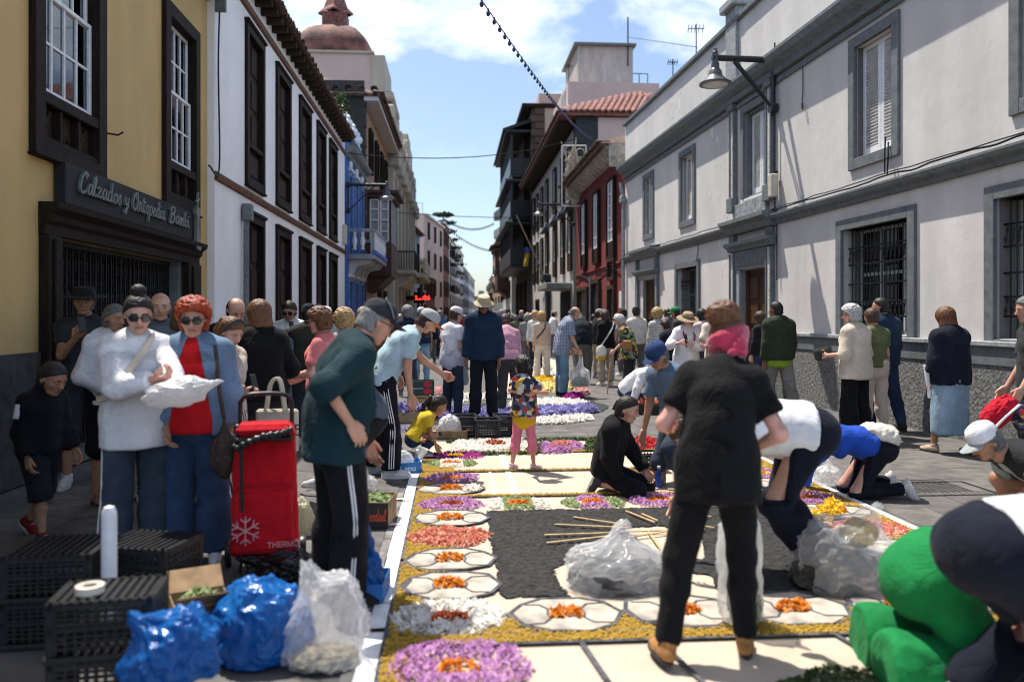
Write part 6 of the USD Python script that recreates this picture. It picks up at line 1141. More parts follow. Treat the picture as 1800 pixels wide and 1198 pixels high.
def person(label, px, d, rz, H=1.7, sk='mid', hair=('short', 'dkbrown'), top=None, jacket=None, bottom=None, shoes=('sneaker', (.6, .6, .58)), hat=None, glasses=None, beard=None, fem=False, girth=1.0, belly=0.0, lean=(0, 0), side=0.0, twist=0.0, head=(8, 0, 0), hs=1.0,
           thigh=((2, 3), (2, 3)), shin=((-3, 2), (-3, 2)), foot=None, arms=(((4, 8), (14, 4)), ((4, 8), (14, 4))), palm=(None, None), hands=('relax', 'relax'), extras=(), loc=None, group=None, sink=0.0):
    """one person. Angles: arms and legs (right, left) as (forward, outward) degrees of the upper and the lower bone; or ('to', point) for a hand. rz: 0 faces up the street, 180 faces the camera, 90 left."""
    s = H / 1.7; base = np.array(loc if loc is not None else at(px, 556, d)) * [1, 1, 0]; d = float(np.dot(base - C0 * [1, 1, 0], FWD)) if loc is not None else d
    lod = 0 if d < 6.4 else 1 if d < 10.8 else 2 if d < 18 else 3
    hb, hc, hh, hn = ((.015, .0125, .028, .0045), (.018, .016, .034, .006), (.022, .021, .045, .008), (.028, .028, .06, .01))[lod]
    t = thing('person', label, 'person', base, math.radians(rz), group); name0 = label
    seed = len(PEOPLE) * 7 + 1
    # ---------------- skeleton
    ax = lambda a, b: np.array([math.sin(math.radians(b)), math.sin(math.radians(a)) * math.cos(math.radians(b)), math.cos(math.radians(a)) * math.cos(math.radians(b))])
    l1, l2 = lean; hip = [np.array([e * .088 * s, 0, 0]) for e in (1, -1)]; TL, SL = .425 * s, .415 * s
    knee, ank = [], []
    for i, e in enumerate((1, -1)): k_ = hip[i] + adir(e, *thigh[i]) * TL; knee.append(k_); ank.append(k_ + adir(e, *shin[i]) * SL)
    low = min(min(a[2] for a in ank) - .078 * s, min(k_[2] for k_ in knee) - .062 * s); sh = np.array([0, 0, -low - sink])
    if shin[0][0] < -70 and shin[1][0] < -70: sh[2] = -min(k_[2] for k_ in knee) + .062 * s - sink; sh[2] = max(sh[2], -min(a[2] for a in ank) + .055 * s)
    ctr = (ank[0] + ank[1]) / 2 if max(abs(lean[0]), abs(thigh[0][0])) < 30 else np.zeros(3); sh[1] -= ctr[1] * .6
    hip = [p + sh for p in hip]; knee = [p + sh for p in knee]; ank = [p + sh for p in ank]
    P0 = sh + [0, 0, .03 * s]; Wt = P0 + ax(l1, side * .5) * .19 * s; Ct = Wt + ax((l1 + l2) / 2, side) * .16 * s; Sc = Ct + ax(l2, side) * .13 * s; Nb = Sc + ax(l2, side) * .055 * s
    tw = math.radians(twist); lat = np.array([math.cos(tw), math.sin(tw), 0]); lat2 = lat - ax(l2, side) * np.dot(lat, ax(l2, side)); lat2 /= np.linalg.norm(lat2)
    shw = (.146 if fem else .166) * s; SJ = [Sc + lat2 * e * shw - ax(l2, side) * .03 * s for e in (1, -1)]
    hp, hy, hr_ = head; hu = .234 * s ** .6 * hs
    A = rot([0, 0, 1], hy) @ rot([1, 0, 0], -hp) @ rot([0, 1, 0], hr_)   # columns: right, forward, up of the head
    nd = ax(l2 * .7 + min(hp, 40) * .25, side); Hc = Nb + nd * .07 * s + np.array([0, .02 * s, 0]); HO = Hc - A @ np.array([0, -.14, .15]) * hu
    def hw(p): return np.asarray(p) @ A.T * hu + HO
    el, wr, hd = [], [], []
    UA, FA = .285 * s, .245 * s
    for i, e in enumerate((1, -1)):
        a = arms[i]
        if a[0] == 'px': a = ('to', rot([0, 0, 1], -rz) @ (at(*a[1]) - base)) + tuple(a[2:])
        if a[0] == 'to':
            hint = a[2] if len(a) > 2 else (e * .6, -.5, -.6); E, Wp = ik(SJ[i], np.asarray(a[1], float), UA, FA, hint)
        else: E = SJ[i] + adir(e, *a[0]) * UA; Wp = E + adir(e, *a[1]) * FA
        el.append(E); wr.append(Wp)
    g = girth; tor = [(P0 - ax(l1, 0) * .06 * s, (.158 if not fem else .165, .11)), (P0 + ax(l1, side * .5) * .04 * s, (.155 if not fem else .166, .112)), (Wt, (.142 if not fem else .125, .105)), (Ct, (.152 if not fem else .138, .112)), (Sc, (.118 if not fem else .105, .075))]
    tor = [(p, (a * s * g, b * s * g)) for p, (a, b) in tor]
    fwdv = np.cross(ax((l1 + l2) / 2, side), lat); fwdv *= np.sign(fwdv @ np.array([0, math.cos(math.radians(l1)), -math.sin(math.radians(l1))]) or 1)
    allp = np.array(hip + knee + ank + el + wr + SJ + [P0, Nb, Hc, Sc]); lo, hi = allp.min(0) - .26 * s * max(g, 1), allp.max(0) + .26 * s * max(g, 1)
    leg_r = (.082 * g, .056, .057, .037); arm_r = (.049, .040, .041, .026)
    if g > 1.15: arm_r = (.056, .047, .046, .028)
    def torso(F, th, upto=5, lo_=0, k=.04):
        for (p, e0), (q, e1) in list(zip(tor[:-1], tor[1:]))[lo_:upto - 1]: F.seg(p, (e0[0] + th, e0[1] + th), q, (e1[0] + th, e1[1] + th), lat, k)
        if upto >= 5:
            for q in SJ: F.cone(Sc + (Nb - Sc) * .5, .05 * s + th * .6, q, .046 * s + th, .05); F.cone(Ct * .25 + Sc * .75, .07 * s + th, q, .05 * s + th, .05)
        if belly: F.ell((Wt * .7 + P0 * .3) + fwdv * .055 * s, np.array([.14, .11 + belly, .15]) * s * g + th, k=.08)
        if fem and lod < 2:
            for e in (1, -1): F.ell(Ct + lat2 * e * .07 * s + fwdv * .085 * s * g, np.array([.07, .06, .065]) * s * g + th * .5, k=.05)
    def leg(F, i, th, end=1.0, flare=0.0, clip=True, k=.03, r=leg_r):
        a, b, c = hip[i], knee[i], ank[i]; m = b + (c - b) * .35
        F.cone(a, r[0] * s + th, b, r[1] * s + th + flare * .3, k)
        if end <= 0: return
        e = b + (c - b) * end; cl = [(e, (c - b) / np.linalg.norm(c - b))] if clip else []
        F.cone(b, r[1] * s + th + flare * .3, m, r[2] * s + th + flare * .55, k, cl); F.cone(m, r[2] * s + th + flare * .55, c, r[3] * s + th * 1.2 + flare, k, cl)
    def arm(F, i, th, end=2.0, flare=0.0, k=.02, cuff=True):
        a, b, c = SJ[i], el[i], wr[i]; r = arm_r
        if end <= 1: e = a + (b - a) * end; F.cone(a, r[0] * s + th, b, r[1] * s + th + flare, k, [(e, (b - a) / np.linalg.norm(b - a))]); return
        F.cone(a, r[0] * s + th, b, r[1] * s + th + flare * .5, k); f = end - 1; e = b + (c - b) * f; F.cone(b, r[2] * s + th + flare * .5, c, r[3] * s + th + flare, k, [(e, (c - b) / np.linalg.norm(c - b))])
    # ---------------- skin
    F = Field(lo, hi, hb); torso(F, -.006 * s)
    for i in (0, 1):
        leg(F, i, -.004, 1.0, 0, False); arm(F, i, 0, 2.0)
        F.cone(wr[i] - (wr[i] - el[i]) * .06, arm_r[3] * s, wr[i] + (wr[i] - el[i]) * .05, arm_r[3] * s * .95, .01)
    F.cone(Sc, .06 * s, Hc + A[:, 2] * .01, .053 * s * hs, .05); body = [F.mesh()]
    hm = head_mesh(hh, 1.0, 1.0 if not fem else .95); body.append((hw(hm[0]), hm[1]))
    HP = []
    for i, e in enumerate((1, -1)):
        fd = (wr[i] - el[i]) / np.linalg.norm(wr[i] - el[i]); pn = palm[i] if palm[i] is not None else (-e, .15, 0)
        Rm = frame_y(fd, -np.asarray(pn, float)); m = hand_mesh(hands[i], hn); v = m[0] * ([1, 1, 1] if e > 0 else [-1, 1, 1]) * s ** .8; f = m[1] if e > 0 else m[1][:, ::-1]
        body.append((v @ Rm.T + wr[i] + fd * .012, f)); HP.append(wr[i] + fd * .085 * s + np.asarray(pn) / np.linalg.norm(pn) * .03)
    bp = obj('body', cat_(body), skin(sk, SK[sk]), t, smooth=True)
    # ---------------- face
    if lod < 2:
        if not glasses or glasses == 'clear':
            for e in (1, -1): obj('eye', (hw(xf(lathe([(0, .046), (.03, .034), (.046, 0), (.03, -.034), (0, -.046)], 10, 1, .62), rot([1, 0, 0], -90), (e * .135, .352, .508))[0]), lathe([(0, 0)] * 5, 10)[1]), EYEW, bp, smooth=True); obj('iris', (hw(xf(lathe([(0, .012), (.022, .006), (.028, 0)], 10, 1, .9), rot([1, 0, 0], -90), (e * .135, .394, .505))[0]), lathe([(0, 0)] * 3, 10)[1]), IRIS, bp)
        obj('lips', (hw(tube(smoothpath([(-.11, .365, .222), (-.05, .398, .232), (0, .405, .228), (.05, .398, .232), (.11, .365, .222)], 3), [.008] + [.02] * 11 + [.008], 6)[0]), tube(smoothpath([(-.11, .365, .222), (-.05, .398, .232), (0, .405, .228), (.05, .398, .232), (.11, .365, .222)], 3), .02, 6)[1]), LIP, bp, smooth=True)
        for e in (1, -1): q = tube(smoothpath([(e * .05, .392, .585), (e * .13, .395, .605), (e * .215, .345, .585)], 3), .017, 5); obj('eyebrow', (hw(q[0]), q[1]), hairm(hair[1] if hair and hair[1] not in ('white', 'red') else 'brown', HC[hair[1] if hair and hair[1] not in ('white', 'red') else 'brown']), bp)
    if hair:
        m = hair_mesh(hair[0], hh * .85, seed)
        if hat: m = (m[0], m[1][(m[0][m[1]][:, :, 2] + .12 * m[0][m[1]][:, :, 1]).max(1) < .70]); u, iv = np.unique(m[1], return_inverse=True); m = (m[0][u], iv.reshape(-1, 3))
        ho = obj('hair', (hw(m[0]), m[1]), hairm(hair[1], HC[hair[1]]), t, smooth=True)
    if beard: m = hair_mesh('beard', hh * .8, seed); obj('beard', (hw(m[0]), m[1]), hairm(beard, HC[beard]), t, smooth=True)
    if glasses:
        o = .02 if glasses == 'clear' else 0; L = []; lens = []
        for e in (1, -1):
            q = np.linspace(0, 2 * np.pi, 15)[:-1]; rim = np.column_stack([e * .15 + .115 * np.cos(q), .455 - .05 * np.abs(e * .15 + .115 * np.cos(q)) * 2.2, .505 + .095 * np.sin(q)]); L.append(tube(rim, .012, 5, closed=True)); L.append(tube([(e * .262, .40, .53), (e * .35, .2, .53), (e * .37, -.05, .5)], .012, 5)); lens.append((np.vstack([rim, rim.mean(0) + [0, .012, 0]]), np.array([[i, (i + 1) % 14, 14] for i in range(14)])))
        L.append(tube([(-.04, .445, .53), (.04, .445, .53)], .012, 5)); m = cat_(L); zo = 0 if glasses != 'head' else 1
        TR = (lambda v: hw(v)) if glasses != 'head' else (lambda v: hw((v - [0, .45, .5]) @ rot([1, 0, 0], 55).T + [0, .33, .99]))
        go = obj('sunglasses' if glasses != 'clear' else 'spectacles', (TR(m[0]), m[1]), BLACKP, t); m = cat_(lens); obj('lens', (TR(m[0]), m[1]), LENS if glasses != 'clear' else glass('clear_lens', (.9, .9, .9)), go)
    if hat:
        k_, ck = hat[0], hat[1]; cr, br, ex = hat_mesh(k_); tilt = rot([1, 0, 0], hat[3] if len(hat) > 3 else 0); pv = np.array([0, 0, .7]); tr = lambda v: hw((v - pv) @ tilt.T + pv)
        hm_ = cloth('hat_%s' % ck if isinstance(ck, str) else 'hat_%02x%02x%02x' % tuple(int(255 * c) for c in ck), ck); ho = obj('hat', (tr(cr[0]), cr[1]), hm_, t, smooth=50)
        c2 = hat[2] if len(hat) > 2 and hat[2] else ck; obj('brim', (tr(br[0]), br[1]), cloth('hat_%02x%02x%02x' % tuple(int(255 * c) for c in c2), c2), ho, smooth=50)
        if ex is not None: obj('hat_band' if k_ == 'sun' else 'hat_button', (tr(ex[0]), ex[1]), cloth('hat_%02x%02x%02x' % tuple(int(255 * c) for c in (np.array(c2) * .45)), np.array(c2) * .45), ho)
    fold = .0125
    def drape(m, a, sd_): return relief(relief(m, a, (5.5, 5.5, 1.9), sd_, True, 2), a * .38, (11, 11, 6), sd_ + 1, True, 2)
    # ---------------- trousers, shorts, skirt
    if bottom:
        col, ln, fl = bottom['c'], bottom.get('len', .93), bottom.get('flare', .0); F = Field(lo, hi, hc); th = bottom.get('th', .012)
        mat = cloth('b_%s_%02x%02x%02x' % (bottom.get('pat') or 'p', *[int(255 * c) for c in col]), col, bottom.get('pat'), bottom.get('c2', (.6, .6, .6)))
        if bottom.get('skirt'):
            q = P0 * [1, 1, 0] + [0, 0, bottom['skirt']]; wa, wb = bottom.get('w', (.19, .2)); F.seg(P0 + [0, 0, .12 * s], (.15 * s * g, .125 * s * g), P0 - [0, 0, .06 * s], (.195 * s * g, .15 * s * g), lat, .03); F.seg(P0 - [0, 0, .06 * s], (.195 * s * g, .15 * s * g), q, (wa * s * g, wb * .8 * s * g), lat, .03, [(q, (0, 0, -1))])
        else:
            torso(F, th, 3, 0, .05); [leg(F, i, th, ln, fl) for i in (0, 1)]
            top_ = P0 + ax(l1, 0) * .10 * s; F.cut(top_, ax(l1, 0), top_ - .4 * s, top_ + .4 * s)
        m = drape(F.mesh(), fold, seed); tr_ = obj('skirt' if bottom.get('skirt') else 'shorts' if ln < .5 else 'trousers', m, mat, t, smooth=True)
        if bottom.get('stripe') is not None:
            for i, e in enumerate((1, -1)):
                for q in (-.022, 0, .022) if bottom.get('n', 3) == 3 else (-.008, .008):
                    off = lambda p, r_: p + np.array([e * (r_ + th + .009), q, 0]); a, b, c = hip[i], knee[i], ank[i]
                    pts = smoothpath([off(P0 + [e * .085 * s, 0, -.01 * s], .082 * s * g), off(a * .6 + b * .4, .075 * s * g), off(b, .058 * s + fl * .3), off(b * .55 + c * .45, .056 * s + fl * .6), off(b * .06 + c * .94, .04 * s + fl)], 6)
                    obj('stripe', tube(pts, .0055, 5), cloth('stripe_w', (.7, .7, .7)), tr_)
    # ---------------- tops
    def topmesh(T_, extra=0.0):
        F = Field(lo - .05, hi + .05, hc); th = T_.get('th', .014) * .72 + extra; torso(F, th, 5, 0, .05)
        hem = T_.get('hem', .06); dv = ax(l1, 0); bt = P0 - dv * hem * s; w = T_.get('hemw', .01)
        F.seg(Wt, (tor[2][1][0] + th, tor[2][1][1] + th), bt - dv * .05, (tor[1][1][0] + th + w, tor[1][1][1] + th + w), lat, .06); F.cut(bt, -dv, bt - .45 * s, bt + .45 * s)
        for i in (0, 1):
            sl = T_.get('sl', (.55, .55)); sl = (sl, sl) if np.isscalar(sl) else sl
            if sl[i] > 0: arm(F, i, th * .95 + .004, sl[i], T_.get('slw', .012 if sl[i] <= 1 else .006), .03)
        nk = T_.get('neck', .055)
        F.cone(Sc, .075 * s + th, Nb + nd * .02 * s, .058 * s + th * .5, .03, [(Nb + nd * (.035 * s if T_.get('collar') else .008 * s), nd)])
        if T_.get('hood'): F.ell(Nb - fwdv * .06 * s - nd * .02, np.array([.12, .065, .07]) * s, k=.04)
        if T_.get('open'):
            wv = T_['open']; F.cone(Nb + fwdv * .12 * s, .03 * s + .02, P0 + fwdv * .22 * s, wv * s, .01, sub=True); F.cone(P0 + fwdv * .22 * s, wv * s, bt - dv * .1 + fwdv * .24 * s, wv * 1.15 * s, .01, sub=True)
        return drape(F.mesh(), T_.get('fold', fold), seed + 3)
    for nm, T_ in (('shirt', top), ('jacket', jacket)):
        if not T_: continue
        c = T_['c']; mat = cloth('t_%s_%02x%02x%02x' % (T_.get('pat') or 'p', *[int(255 * q) for q in c]), c, T_.get('pat'), T_.get('c2', (.6, .6, .6)), sc=T_.get('sc', 1.0)); ob = obj(T_.get('name', nm), topmesh(T_, .012 if nm == 'jacket' else 0), mat, t, smooth=True)
        if T_.get('band'):   # a contrasting hem band
            bt = P0 - ax(l1, 0) * (T_.get('hem', .06) + .035) * s; F = Field(lo, hi, hc); F.seg(bt - ax(l1, 0) * .03, (tor[1][1][0] + .026, tor[1][1][1] + .026), bt + ax(l1, 0) * .03, (tor[1][1][0] + .026, tor[1][1][1] + .026), lat, 0); obj('hem_band', F.mesh(), cloth('band_%02x%02x%02x' % tuple(int(255 * q) for q in T_['band']), T_['band']), ob, smooth=True)
        if T_.get('collarc'): F = Field(Nb - .2, Nb + .2, .012); F.cone(Nb - nd * .03, .085 * s, Nb + nd * .025 * s, .066 * s, 0, [(Nb + nd * .03 * s, nd), (Nb - nd * .03, -nd)]); obj('collar', F.mesh(), cloth('col_%02x%02x%02x' % tuple(int(255 * q) for q in T_['collarc']), T_['collarc']), ob, smooth=True)
    # ---------------- shoes
    if shoes:
        for i, e in enumerate((1, -1)):
            sd_ = ank[i] - knee[i]; sd_ /= np.linalg.norm(sd_); out_ = thigh[i][1] * .5 + 6
            if foot is not None and foot[i] is not None: fp = foot[i]
            else: fp = 0 if shin[i][0] > -25 else (-38 if shin[i][0] > -60 else -118)
            fy = np.array([e * math.sin(math.radians(out_)) * math.cos(math.radians(fp)), math.cos(math.radians(fp)) * math.cos(math.radians(out_)), math.sin(math.radians(fp))]); Rm = frame_y(fy, -sd_ if abs(np.dot(fy, sd_)) < .93 else (0, 1, 0))
            m, so, la = shoe_mesh(shoes[0], max(.006, hn)); k_ = s ** .8 * (1.05 if not fem else .95)
            pl = lambda q: (q[0] * ([1, 1, 1] if e > 0 else [-1, 1, 1]) * k_ @ Rm.T + ank[i], q[1] if e > 0 else q[1][:, ::-1])
            if shoes[0] == 'foot': so_ = obj('foot', pl(m), skin(sk, SK[sk]), t, smooth=True); obj('sandal_sole', pl(so), SOLED, so_); obj('sandal_strap', pl(la), cloth('strap_%02x%02x%02x' % tuple(int(255 * q) for q in shoes[1]), shoes[1]), so_)
            else:
                so_ = obj('shoe', pl(m), cloth('shoe_%02x%02x%02x' % tuple(int(255 * q) for q in shoes[1]), shoes[1]), t, smooth=True); obj('sole', pl(so), SOLE if shoes[0] == 'sneaker' else SOLED, so_)
                if la is not None and lod < 2: obj('laces', pl(la), SOLE, so_)
    Rz = rot([0, 0, 1], rz)
    info = dict(t=t, base=base, R=Rz, hands=[Rz @ p + base for p in HP], wrist=[Rz @ p + base for p in wr], elbow=[Rz @ p + base for p in el], hw=hw, Sc=Sc, Nb=Nb, P0=P0, Wt=Wt, Ct=Ct, SJ=SJ, tor=tor, fwd=fwdv, s=s, hip=hip, knee=knee, ank=ank, lat=lat, A=A, w=lambda p: Rz @ np.asarray(p) + base, lod=lod, hu=hu, el=el)
    PEOPLE.append(info); return info
def local(info, p): return info['R'].T @ (np.asarray(p) - info['base'])
def strap(info, name, pts, w, mat, th=.006):
    """a flat band round the body, part of the person's dress"""
    pts = smoothpath(pts, 5); n = np.gradient(pts, axis=0); n /= np.linalg.norm(n, axis=1, keepdims=True); c = info['Ct']; r = pts - (c + np.outer((pts - c) @ np.array([0, 0, 1.0]), [0, 0, 1.0])); r /= np.maximum(np.linalg.norm(r, axis=1, keepdims=True), 1e-6); b = np.cross(n, r)
    return obj(name, sheet(np.stack([pts - b * w / 2 + r * .004, pts + b * w / 2 + r * .004], 1), -th), mat, info['t'], smooth=True)
# ================================================================ the people in the street
K_ = (.006, .006, .007)
def pp(*a, **k): return person(*a, **k)
hang = ((4, 6), (12, 3)); bentR = lambda z=1.12, y=.34, x=.12: ('to', (x, y, z))
P = {}
# ---- the left group
P['bucket'] = pp('man in a wide black hat and dark tee in the shade by the shop gate', 150, 7.75, 198, 1.84, 'tan', ('short', 'salt'), dict(c=(.035, .038, .042), sl=.6), None, dict(c=(.03, .03, .034), len=.1, flare=.05, th=.02), ('sneaker', (.55, .55, .54)), ('wide', (.012, .012, .012)), head=(6, 0, 0), thigh=((14, 3), (-10, 3)), shin=((8, 2), (-28, 2)), arms=(('px', (133, 594, 7.4), (.5, -.3, -1)), hang), hands=('grip', 'relax'), palm=((-.4, .3, .8), None))
P['hoodie'] = pp('grey haired woman in a white hooded sweatshirt and black shorts behind the bun woman', 192, 6.9, 238, 1.66, 'tan', ('crop', 'salt'), dict(c=(.66, .66, .67), sl=1.9, hood=1, th=.035, hem=.08), None, dict(c=K_, len=.08, flare=.05, th=.03), ('foot', (.2, .17, .14)), fem=True, head=(10, 0, 0), arms=(((-8, 16), (62, -20)), ((-8, 16), (60, -20))))
P['bun'] = pp('woman with black bun and sunglasses in a white sweatshirt holding a bag', 238, 5.1, 213, 1.70, 'fair', ('bun', 'black'), dict(c=(.70, .70, .71), sl=1.93, th=.03, hem=.17, hemw=.03, fold=.008), None, dict(c=(.035, .05, .07), pat='denim', len=.98, flare=.035, stripe=1, n=2), ('sneaker', (.5, .5, .5)), None, 'dark', fem=True, head=(17, -8, 0), arms=(('px', (268, 668, 4.82), (.8, -.5, -.6)), ('px', (312, 706, 4.75), (-.8, -.4, -.8))), hands=('pinch', 'grip'), palm=((-.3, .2, .9), (.2, .1, 1)), lean=(2, 5))
b = P['bun']; strap(b, 'shoulder_strap', [b['SJ'][1] * .8 + b['Nb'] * .2 + [0, -.06, .075], b['SJ'][1] * .55 + b['Nb'] * .45 + [0, .075, .04], b['Ct'] + b['fwd'] * .185 + [.02, 0, .07], b['Wt'] + b['fwd'] * .14 + [.15, 0, .02], b['Wt'] + [.215, -.02, -.06]], .04, cloth('strap_beige', (.58, .50, .38)))
P['red'] = pp('red haired woman in sunglasses, red tee and open denim jacket', 345, 5.25, 184, 1.66, 'mid', ('curlyshort', 'red'), dict(c=(.52, .012, .016), sl=.3, hem=.07, th=.03), dict(c=(.13, .20, .29), sl=1.88, open=.165, collar=1, hem=.09, pat='denim', th=.034), dict(c=(.03, .055, .11), pat='denim', len=1.0, flare=.05, th=.014), ('sneaker', (.66, .66, .66)), None, 'dark', fem=True, girth=1.06, head=(10, 6, 0), arms=(((-6, 10), (35, -10)), ((-4, 12), (10, 4))), lean=(0, 4))
b = P['red']
P['grey'] = pp('balding man in a grey jacket behind the red haired woman', 282, 7.1, 200, 1.76, 'mid', ('bald', 'salt'), dict(c=(.10, .115, .13), sl=1.9, hood=1, th=.03), None, dict(c=(.04, .05, .07)), head=(6, 0, 0))
P['backhead'] = pp('brown haired woman with sunglasses pushed up, seen from behind the red hair', 318, 6.15, 235, 1.69, 'mid', ('bob', 'brown'), dict(c=(.11, .13, .17), sl=1.5), None, dict(c=(.03, .04, .06)), None, None, 'head', fem=True, head=(12, 30, 0))
P['zebra'] = pp('woman in a beige top and zebra print skirt looking down at a phone', 392, 6.25, 236, 1.56, 'fair', ('ponytail', 'auburn'), dict(c=(.56, .46, .38), sl=1.5, hem=.02), None, dict(c=(.025, .022, .02), skirt=.16, pat='zebra', c2=(.62, .58, .5), w=(.22, .24)), ('foot', (.1, .06, .04)), None, None, fem=True, head=(26, 0, 0), arms=(('px', (428, 690, 6.0), (.3, -.5, -.8)), ('px', (418, 682, 5.95), (-.4, -.6, -.8))), hands=('grip', 'grip'), palm=((-.4, .3, .9), (.4, .3, .9)))
strap(P['zebra'], 'hair_band', [P['zebra']['hw'](q) for q in ((-.40, .06, .55), (-.34, .15, .85), (0, .18, 1.045), (.34, .15, .85), (.40, .06, .55))], .02, cloth('band_dark', (.05, .05, .05)))
P['beard'] = pp('bald bearded man in a black tee with green letters', 408, 7.9, 214, 1.76, 'mid', ('bald', 'dkbrown'), dict(c=K_, sl=.6), None, dict(c=(.04, .05, .08)), beard='dkbrown', head=(32, 0, 0))
b = P['beard']; obj('tee_letters', (lambda m: (m[0] @ np.stack([-b['lat'], [0, 0, 1], b['fwd']], 0) + b['Ct'] + b['fwd'] * .17 + b['lat'] * .12 - [0, 0, .03], m[1]))(xf(meshkit.text_mesh('AL', .09, .02, True))), cloth('letter_green', (.05, .35, .2)), b['t'])
P['blackback'] = pp('woman with a wavy brown bob in a black sweater, seen from behind', 458, 6.9, 14, 1.69, 'fair', ('bobwave', 'auburn'), dict(c=K_, sl=1.9, th=.035, hem=.06), None, dict(c=(.02, .02, .025)), ('sneaker', (.03, .03, .03)), fem=True, girth=1.14, head=(14, 12, 0), arms=(((20, 22), (70, -25)), ((20, 24), (70, -25))))
P['polo'] = pp('man in a white polo shirt looking at his phone by the white house', 512, 10.6, 176, 1.77, 'tan', ('short', 'dkbrown'), dict(c=(.72, .72, .73), sl=.75, collar=1, hem=.12, th=.02), None, dict(c=(.05, .07, .12), pat='denim'), glasses='dark', head=(24, 0, 0), arms=(('px', (503, 588, 10.3), (.6, -.4, -.7)), ('px', (516, 590, 10.3), (-.6, -.4, -.7))), hands=('grip', 'grip'))
P['teal'] = pp('person in a teal shirt, dark vest and dark cap seen from behind', 543, 9.9, 8, 1.70, 'tan', ('short', 'black'), dict(c=(.13, .22, .25), sl=1.7), dict(c=(.03, .03, .025), sl=0, hem=.05), dict(c=(.03, .035, .05)), hat=('cap', (.015, .018, .03)), head=(6, 0, 0))
P['whitecap0'] = pp('person in a white cap half hidden behind the pink tee woman', 578, 11.2, 60, 1.68, 'mid', ('short', 'brown'), dict(c=(.3, .3, .32)), None, dict(c=(.05, .05, .07)), hat=('cap', (.7, .7, .7)))
P['pink'] = pp('stout woman in a pink tee with short auburn hair and glasses, in profile', 572, 7.6, 78, 1.62, 'pink', ('curlyshort', 'auburn'), dict(c=(.62, .19, .19), sl=.75, hem=.08, th=.02), None, dict(c=(.05, .05, .07)), ('sneaker', (.5, .5, .5)), None, 'dark', fem=True, girth=1.16, head=(6, 0, 0), arms=(((10, 8), (75, -20)), ((8, 20), (80, -10))))
P['curl'] = pp('person with curly fair hair behind the man in the dark cap', 607, 9.0, 20, 1.62, 'fair', ('curly', 'blond'), dict(c=(.3, .28, .25)), None, dict(c=(.05, .05, .07)), fem=True)
P['dark1'] = pp('pale woman with dark tied hair behind the bent bearded man', 672, 9.6, 228, 1.70, 'fair', ('short', 'black'), dict(c=(.12, .07, .04)), None, dict(c=(.03, .03, .04)), fem=True, head=(20, 0, 0))
# ---- the man in the dark cap, hand on hip
P['cap'] = pp('stout man in a dark cap and open teal jacket, hand on his hip', 592, 4.5, -68, 1.69, 'mid', ('crop', 'grey'), dict(c=(.075, .095, .125), sl=.5, hem=.13, th=.016, hemw=.02), dict(c=(.009, .032, .041), sl=(1.2, 1.2), open=.21, hem=.14, th=.022, collar=1, hemw=.03), dict(c=(.008, .008, .010), stripe=1, n=2, len=.97, flare=.03, th=.022), ('dress', (.02, .02, .02)), ('cap', (.03, .032, .038), (.03, .032, .038), 8), 'clear', belly=.085, girth=1.1, lean=(5, 20), head=(32, 4, 0), thigh=((6, 5), (2, 6)), shin=((-4, 3), (-6, 3)), arms=(((-56, 24), (34, -6)), ((10, 6), (20, 0))), hands=('relax', 'relax'), palm=((-1, -.2, -.2), None))
b = P['cap']; strap(b, 'cap_stripe', [b['hw'](q) for q in ((.34, .22, .74), (.37, .02, .90), (.27, -.2, 1.06))], .035, cloth('cap_stripe', (.33, .36, .38)))
# ---- the bending bearded man
P['bend'] = pp('bearded man in light blue tee and grey cap with orange peak, bending', 668, 8.0, -78, 1.78, 'mid', ('crop', 'dkbrown'), dict(c=(.36, .50, .56), sl=.62, hem=.08, th=.018), None, dict(c=(.006, .006, .009), stripe=1, len=.98, flare=.03, th=.02), ('sneaker', (.64, .63, .61)), ('cap', (.36, .37, .37), (.62, .17, .03), 6), beard='dkbrown', lean=(26, 44), head=(38, 0, 0), thigh=((10, 4), (-4, 5)), shin=((-2, 2), (-12, 2)), arms=(('px', (722, 706, 7.9), (0, -1, 0)), ((40, 4), (55, 0))), hands=('relax', 'grip'))
P['vest'] = pp('man in a white cap, navy vest and blue shirt walking away in light jeans', 741, 18.5, 6, 1.76, 'tan', ('short', 'grey'), dict(c=(.06, .24, .5), sl=.7), dict(c=(.015, .025, .06), sl=0, hem=.0, th=.03), dict(c=(.17, .29, .39), pat='denim'), ('sneaker', (.3, .2, .15)), ('cap', (.6, .6, .6)), thigh=((10, 3), (-6, 3)))
P['wcap'] = pp('woman in a pale cap and white tee with a jacket tied round her waist', 795, 12.5, -44, 1.70, 'fair', ('short', 'brown'), dict(c=(.68, .67, .72), sl=.6, hem=.02), None, dict(c=(.018, .025, .05), pat='denim', len=.95), ('sneaker', (.16, .1, .07)), ('cap', (.66, .60, .62)), fem=True, girth=1.08, head=(12, -16, 0), arms=(((-4, 10), (55, -15)), ((-4, 12), (50, -15))))
b = P['wcap']; F = Field(b['P0'] - .5, b['P0'] + .4, .02); F.seg(b['P0'] + [0, 0, .10], (.20, .155), b['P0'] + [0, 0, -.02], (.215, .17), b['lat'], .02); F.seg(b['P0'] + [.06, .12, .02], (.14, .06), b['P0'] + [.02, .14, -.36], (.18, .06), b['lat'], .04); obj('tied_jacket', relief(F.mesh(), .018, (9, 9, 4), 5), cloth('jk_lav', (.50, .50, .60)), b['t'], smooth=True)
